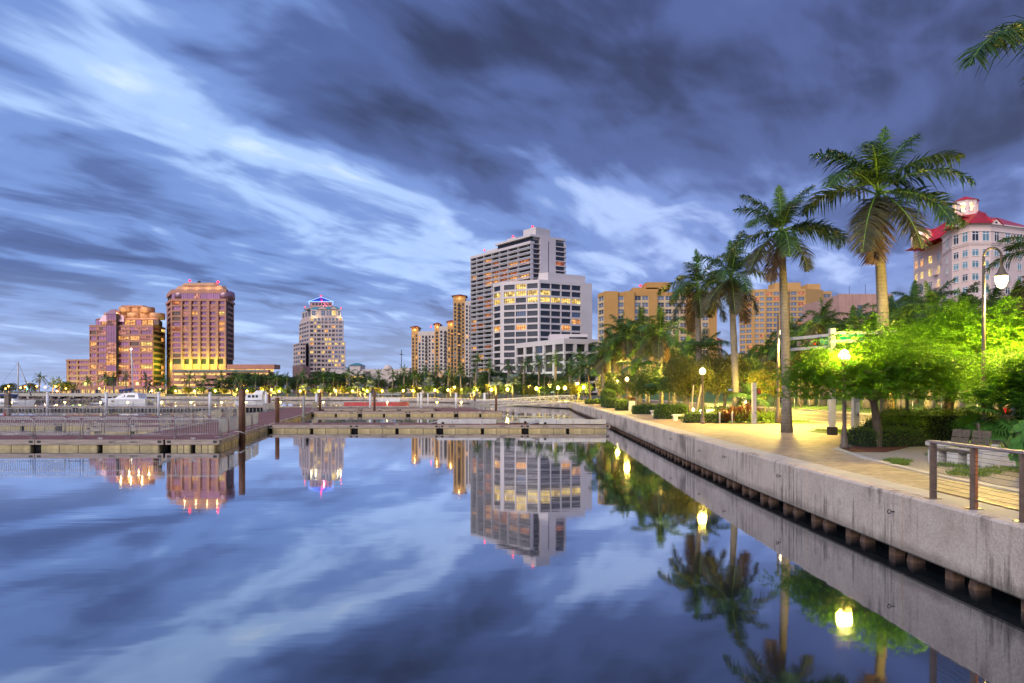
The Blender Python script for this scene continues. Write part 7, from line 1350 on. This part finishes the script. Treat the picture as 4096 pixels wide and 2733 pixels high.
for px, lb in ((2879, 'slim steel bollard left of the red plant'), (2929, 'slim steel bollard right of the red plant')): x = XD(px, 39.9); o = thing('bollard', lb, 'bollard', (x, 39.9, GZ), 'slim steel bollards'); mb = MB(); mb.lathe([(.045, 0), (.045, .66), (.02, .7)], 8); put('shaft', mb.mesh('shaft', 'light_steel'), o); mb = MB(); mb.lathe([(.07, 0), (.07, .015)], 8); put('foot_ring', mb.mesh('foot_ring', 'galvanised'), o)
d = 66; o = thing('litter_bin', 'square stone litter bin beside the path lamp', 'bin', (XD(2527, d), d, GZ)); mb = MB(); mb.prism([(-.28, -.28), (.28, -.28), (.28, .28), (-.28, .28)], 0, .95); put('body', mb.mesh('body', 'bench_stone'), o); mb = MB(); mb.prism([(-.3, -.3), (.3, -.3), (.3, .3), (-.3, .3)], .955, 1.02); put('lid', mb.mesh('lid', 'lamp_post'), o)
for px, d, lb in ((2775, 45.4, 'white rectangular utility box in the lamp hedge'),): o = thing('utility_box', lb, 'utility box', (XD(2840, 43), 43, GZ)); mb = MB(); mb.box(-.22, -.15, 0, .22, .15, .75); put('cabinet', mb.mesh('cabinet', 'white_paint'), o); mb = MB(); mb.box(-.24, -.17, .753, .24, .17, .78); put('lid', mb.mesh('lid', 'white_paint'), o)
# leaning stakes that prop the dense olive tree
for i, (px0, px1, lb) in enumerate(((2762, 2774, 'pale prop stake nearest the dense olive tree'), (2778, 2806, 'leaning pale prop stake beside the globe lamp post'))):
    o = thing('prop_stake', lb, 'stake', (XD(px0, 41.5), 41.5, GZ), 'tree prop stakes'); mb = MB(); mb.tube([(0, 0, 0), (XD(px1, 42.5) - XD(px0, 41.5), 1.0, 2.3)], .045, 6); put('pole', mb.mesh('pole', 'pile_wood'), o)
# ---------------------------------------------------------------- benches
def slat_bench(label, x, y, rot, n=2, s=1.0):
    o = thing('park_bench', label, 'bench', (x, y, GZ), 'stone and timber benches', R(rot)); W_ = .58 * n
    for i in range(n + 1): mb = MB(); xx = -W_ / 2 + i * W_ / n; mb.box(xx - .16, -.25, 0, xx + .16, .25, .33); put('stone_block', mb.mesh('stone_block', 'bench_stone'), o)
    for j in range(3): mb = MB(); mb.box(-W_ / 2, -.25 + j * .17, .345, W_ / 2, -.1 + j * .17, .39); put('seat_slat', mb.mesh('seat_slat', 'bench_wood'), o)
    for i in range(n):
        for j in range(2): mb = MB(); x0 = -W_ / 2 + i * W_ / n + .05; mb.add([(x0, .27 + .05 * j, .5 + j * .21), (x0 + W_ / n - .08, .27 + .05 * j, .5 + j * .21), (x0 + W_ / n - .08, .31 + .05 * j, .69 + j * .21), (x0, .31 + .05 * j, .69 + j * .21), (x0, .31 + .05 * j, .5 + j * .21), (x0 + W_ / n - .08, .31 + .05 * j, .5 + j * .21), (x0 + W_ / n - .08, .35 + .05 * j, .69 + j * .21), (x0, .35 + .05 * j, .69 + j * .21)], [(0, 1, 2, 3), (7, 6, 5, 4), (0, 4, 5, 1), (3, 2, 6, 7), (0, 3, 7, 4), (1, 5, 6, 2)]); put('back_slat', mb.mesh('back_slat', 'bench_wood'), o)
        mb = MB(); mb.box(-W_ / 2 + (i + .5) * W_ / n - .03, .32, .36, -W_ / 2 + (i + .5) * W_ / n + .03, .34, .92); put('back_support', mb.mesh('back_support', 'lamp_post'), o)
    return o
slat_bench('three-seat bench with dark timber backs under the palmetto', 14.75, 21.0, 58, 3)
slat_bench('bench turned sideways behind the cable railing', 11.55, 17.6, -75, 2)
pw = thing('planter_wall', 'pale low planter wall behind the cable railing', 'planter', (12.2, 17.0, GZ)); mb = MB(); mb.box(11.62, 16.85, GZ, 13.4, 17.05, GZ + .42); mb.box(11.62, 17.051, GZ, 11.82, 18.3, GZ + .42); mb.build('wall', 'bench_stone', pw); mb = MB(); mb.box(11.83, 17.06, GZ, 13.4, 18.3, GZ + .34); mb.build('soil', 'mulch', pw); mb = MB(); mb.box(11.60, 16.83, GZ + .423, 13.4, 17.07, GZ + .45); mb.build('wall_cap', 'bench_stone', pw)
for i, (x, y) in enumerate(((12.0, 17.6), (12.6, 17.5))): spiky(['young leafy plant at the left of the planter', 'young leafy plant in the middle of the planter'][i], x, y, 'leaf_lime', 60, .55, .12, 40 + i, 'planter_plant')
lamp_light('planter_glow', pw, (11.45, 17.6, GZ + .2), 22, (.95, 1.0, .45), .05)
slat_bench('stone bench with dark back among the shrubs of the promenade', XD(2592, 59), 59.6, 0, 2)
for px, d, lb in ((2640, 54, 'low white stone seat pair in front of the shrubs'), (2735, 44.5, 'low white stone seat behind the broad-leaved shrubs'), (3822, 20.4, 'low stone seat on the gravel in front of the clipped hedge')): o = thing('stone_seat', lb, 'bench', (XD(px, d), d, GZ), 'low stone seats'); mb = MB(); mb.box(-.75, -.2, .28, .75, .25, .4); put('slab', mb.mesh('slab', 'bench_stone'), o); [put('support', (lambda m_: (m_.box(q - .12, -.15, 0, q + .12, .2, .275), m_.mesh('support', 'bench_stone'))[1])(MB()), o) for q in (-.55, .55)]
# grass tufts at the bed edges, and loose leaves on the paving
def tufts(name, pts, n, h, mat, seed, label=None):
    rng = np.random.default_rng(seed); P = []
    for (x, y, r) in pts: k = n; a = rng.uniform(0, 6.28, k); q = r * np.sqrt(rng.uniform(0, 1, k)); P.append(np.stack([x + q * np.cos(a), y + q * np.sin(a) * 1.0, np.full(k, GZ + .01)], axis=1))
    P = np.concatenate(P); D_ = np.stack([rng.normal(0, .45, len(P)), rng.normal(0, .45, len(P)), np.full(len(P), 1.)], axis=1); V, F = leaf_quads(P, h, rng, .16, 0, D_); o = put(name, npmesh(name, V, F, mat)); setp(o, label, 'grass', kind='stuff'); return o
tufts('grass_tufts', [(11.2, 17.2, .5), (10.9, 16.0, .5), (12.0, 16.3, .6), (13.0, 16.4, .7), (10.4, 18.4, .35), (11.8, 18.4, .5), (10.3, 15.4, .4), (13.4, 20.4, .7), (14.6, 21.3, .9), (12.6, 19.9, .5), (10.0, 17.6, .2)], 500, .10, 'leaf_lime', 3, 'sparse green grass tufts on the gravel bed behind the railing')
gx = [(15.2 + 1.0 * i, 31.0 + .9 * j, .6) for i in range(3) for j in range(3)]
tufts('grass_blades', gx + [(15.6 + i * .8, 42 + (i % 2) * .8, .6) for i in range(4)], 500, .09, 'leaf_lime', 4, 'short green grass on the islet beside the plaza')
tufts('slope_grass', [(30.5 + 1.6 * i, 48 + 3.0 * j, 1.4) for i in range(5) for j in range(14)], 220, .16, 'leaf_hedge', 5, 'green grass blades on the slope beyond the road')
# ---------------------------------------------------------------- beige SUV at the right edge
def suv():
    x, y = 20.55, 28.3; o = thing('suv', 'beige off-road car with red tail light, cut off by the right edge', 'car', (x, y, GZ)); pm('car_beige', (.50, .44, .33), .3, .2, var=.03); mb = MB(); L_ = 4.6
    prof = [(0, .45), (0, 1.0), (.12, 1.12), (.22, 1.72), (.5, 1.82), (2.5, 1.84), (3.05, 1.2), (4.35, 1.1), (4.6, .9), (4.6, .45)]; n = len(prof)
    ins = lambda z: .0 if z < 1.15 else .14
    vs = [(x + a, y + ins(z), GZ + z) for a, z in prof] + [(x + a, y + 1.8 - ins(z), GZ + z) for a, z in prof]; mb.add(vs, [tuple(reversed(range(n))) if False else tuple(range(n)), tuple(reversed(range(n, 2 * n)))] + [(i, n + i, n + (i + 1) % n, (i + 1) % n) for i in range(n)]); mb.build('body', 'car_beige', o)
    for a, c in ((.42, 1.05), (1.15, 1.85), (1.95, 2.6)): mb = MB(); mb.quad((x + a, y + .02, GZ + 1.18), (x + c + (.12 if c > 2.5 else 0), y + .02, GZ + 1.18), (x + c - (.15 if c > 2.5 else 0), y + .125, GZ + 1.70), (x + a, y + .125, GZ + 1.70)); mb.build('side_window', 'dark_tint', o)
    for a in (.85, 3.7):
        for yy in (y - .02, y + 1.6):
            t = MB(); t.lathe([(.22, 0), (.36, .0), (.38, .05), (.38, .17), (.36, .22), (.22, .22)], 20); w_ = put('wheel', t.mesh('wheel', 'black_paint'), o, (x + a, yy + .22, GZ + .38), (R(90), 0, 0), world=True); t = MB(); t.lathe([(.21, .0), (.2, .03), (.06, .05)], 14); put('rim', t.mesh('rim', 'light_steel'), o, (x + a, yy + .03, GZ + .38), (R(90), 0, 0), world=True)
        t = MB(); t.tube([(x + a + .47 * math.cos(q), y - .01, GZ + .4 + .47 * math.sin(q)) for q in np.linspace(0, math.pi, 11)], .035, 6); t.build('wheel_arch', 'car_beige', o)
    mb = MB(); mb.box(x - .012, y + .05, GZ + .85, x - .001, y + .2, GZ + 1.2); mb.box(x - .01, y - .008, GZ + .85, x + .1, y + .05, GZ + 1.2); mb.build('tail_light', 'car_red', o); mb = MB(); mb.box(x - .12, y + .05, GZ + .42, x - .015, y + 1.75, GZ + .62); mb.build('bumper', 'lamp_post', o); mb = MB(); mb.box(x + 1.3, y - .025, GZ + .98, x + 1.5, y - .005, GZ + 1.03); mb.build('door_handle', 'lamp_post', o)
    for a in (1.1, 1.95, 2.9): mb = MB(); mb.box(x + a, y - .004, GZ + .5, x + a + .012, y - .001, GZ + 1.12); mb.build('door_gap', 'black_paint', o)
suv()
# low retaining wall and arcade beyond the slope
rw = thing('retaining_wall', 'pinkish arcade wall behind the slope palms', 'wall', (47, 80, GZ)); mb = MB(); mb.box(46, 46, GZ + 1.5, 46.6, 140, GZ + 2.6); mb.build('plinth', 'clay_pink', rw)
for i in range(16): mb = MB(); mb.box(46.05, 48 + i * 5.5, GZ + 2.6, 46.55, 49.2 + i * 5.5, GZ + 3.9); mb.build('pier', 'clay_pink', rw)
mb = MB(); mb.box(45.9, 46, GZ + 3.9, 46.7, 140, GZ + 4.5); mb.build('lintel', 'clay_pink', rw); mb = MB(); mb.box(49, 46, GZ + 1.5, 49.4, 140, GZ + 4.4); mb.build('rear_wall', 'core_dark', rw)

for i in range(9): tree('slope_tree', f'dark tree behind the slope palms, {ordn(i)} from the road bend', 41.0 + (i % 2) * 2.5, 118 - i * 8.2, BT[i % 3], i * 1.9, .95 + (i % 3) * .08, 'dark trees behind the slope palms', z=GZ + 1.5)
# ================================================================== small pieces become sub-parts of the part they sit on
SUB = {'rim': 'wheel', 'visor': 'signal_head', 'signal_face': 'signal_box', 'post_cover': 'post', 'base_plate': 'post', 'roof_hip': 'roof', 'cupola_hip': 'cupola_roof', 'cupola_lamp': 'cupola', 'beacon_lamp': 'beacon_mast', 'rope': 'shaft', 'collar': 'post', 'lamp_bowl': 'lamp_hood',
       'painted_letters': 'fascia_board', 'bracket': 'fascia_board', 'pier_leg': 'deck_slab', 'balcony_rail': 'balcony_slab', 'mooring_ring': 'wall_panel', 'wall_slot': 'wall', 'sill': 'wall', 'neon_edge': 'pyramid_roof', 'stiffener': 'side_beam', 'back_support': 'back_slat', 'push_button': 'post', 'instruction_plate': 'post', 'post_cap': 'post', 'wall_cap': 'wall', 'door_handle': 'body', 'door_gap': 'body', 'side_window': 'body', 'tail_light': 'body', 'wheel_arch': 'body', 'masthead_light': 'mast', 'stripe': 'hull', 'port_light': 'hull', 'cleat': 'deck'}
bpy.context.view_layer.update()
def base_name(o): return o.name.split('.')[0]
def centre(o): return o.matrix_world @ (sum((Vector(c) for c in o.bound_box), Vector()) / 8)
for root in [o for o in COL.objects if o.parent is None and o.type == 'EMPTY']:
    parts = [c for c in root.children if c.type == 'MESH']; hosts = {}
    for c in parts: hosts.setdefault(base_name(c), []).append(c)
    moves = []
    for c in parts:
        b = base_name(c); h = SUB.get(b)
        if b == 'lettering': h = next((k for k in ('street_sign', 'sign_disc', 'sign_plate') if k in hosts), None)
        if b == 'lens' and 'signal_head' in hosts: h = 'signal_head'
        if h in hosts:
            p = centre(c); cand = hosts[h] if b != 'lettering' else [x for k in ('street_sign', 'sign_disc', 'sign_plate') for x in hosts.get(k, [])]
            moves.append((c, min(cand, key=lambda q: (centre(q) - p).length), c.matrix_world.copy()))
    for c, host, mw in moves:
        c.parent = host; c.matrix_parent_inverse = host.matrix_world.inverted(); c.matrix_basis = mw
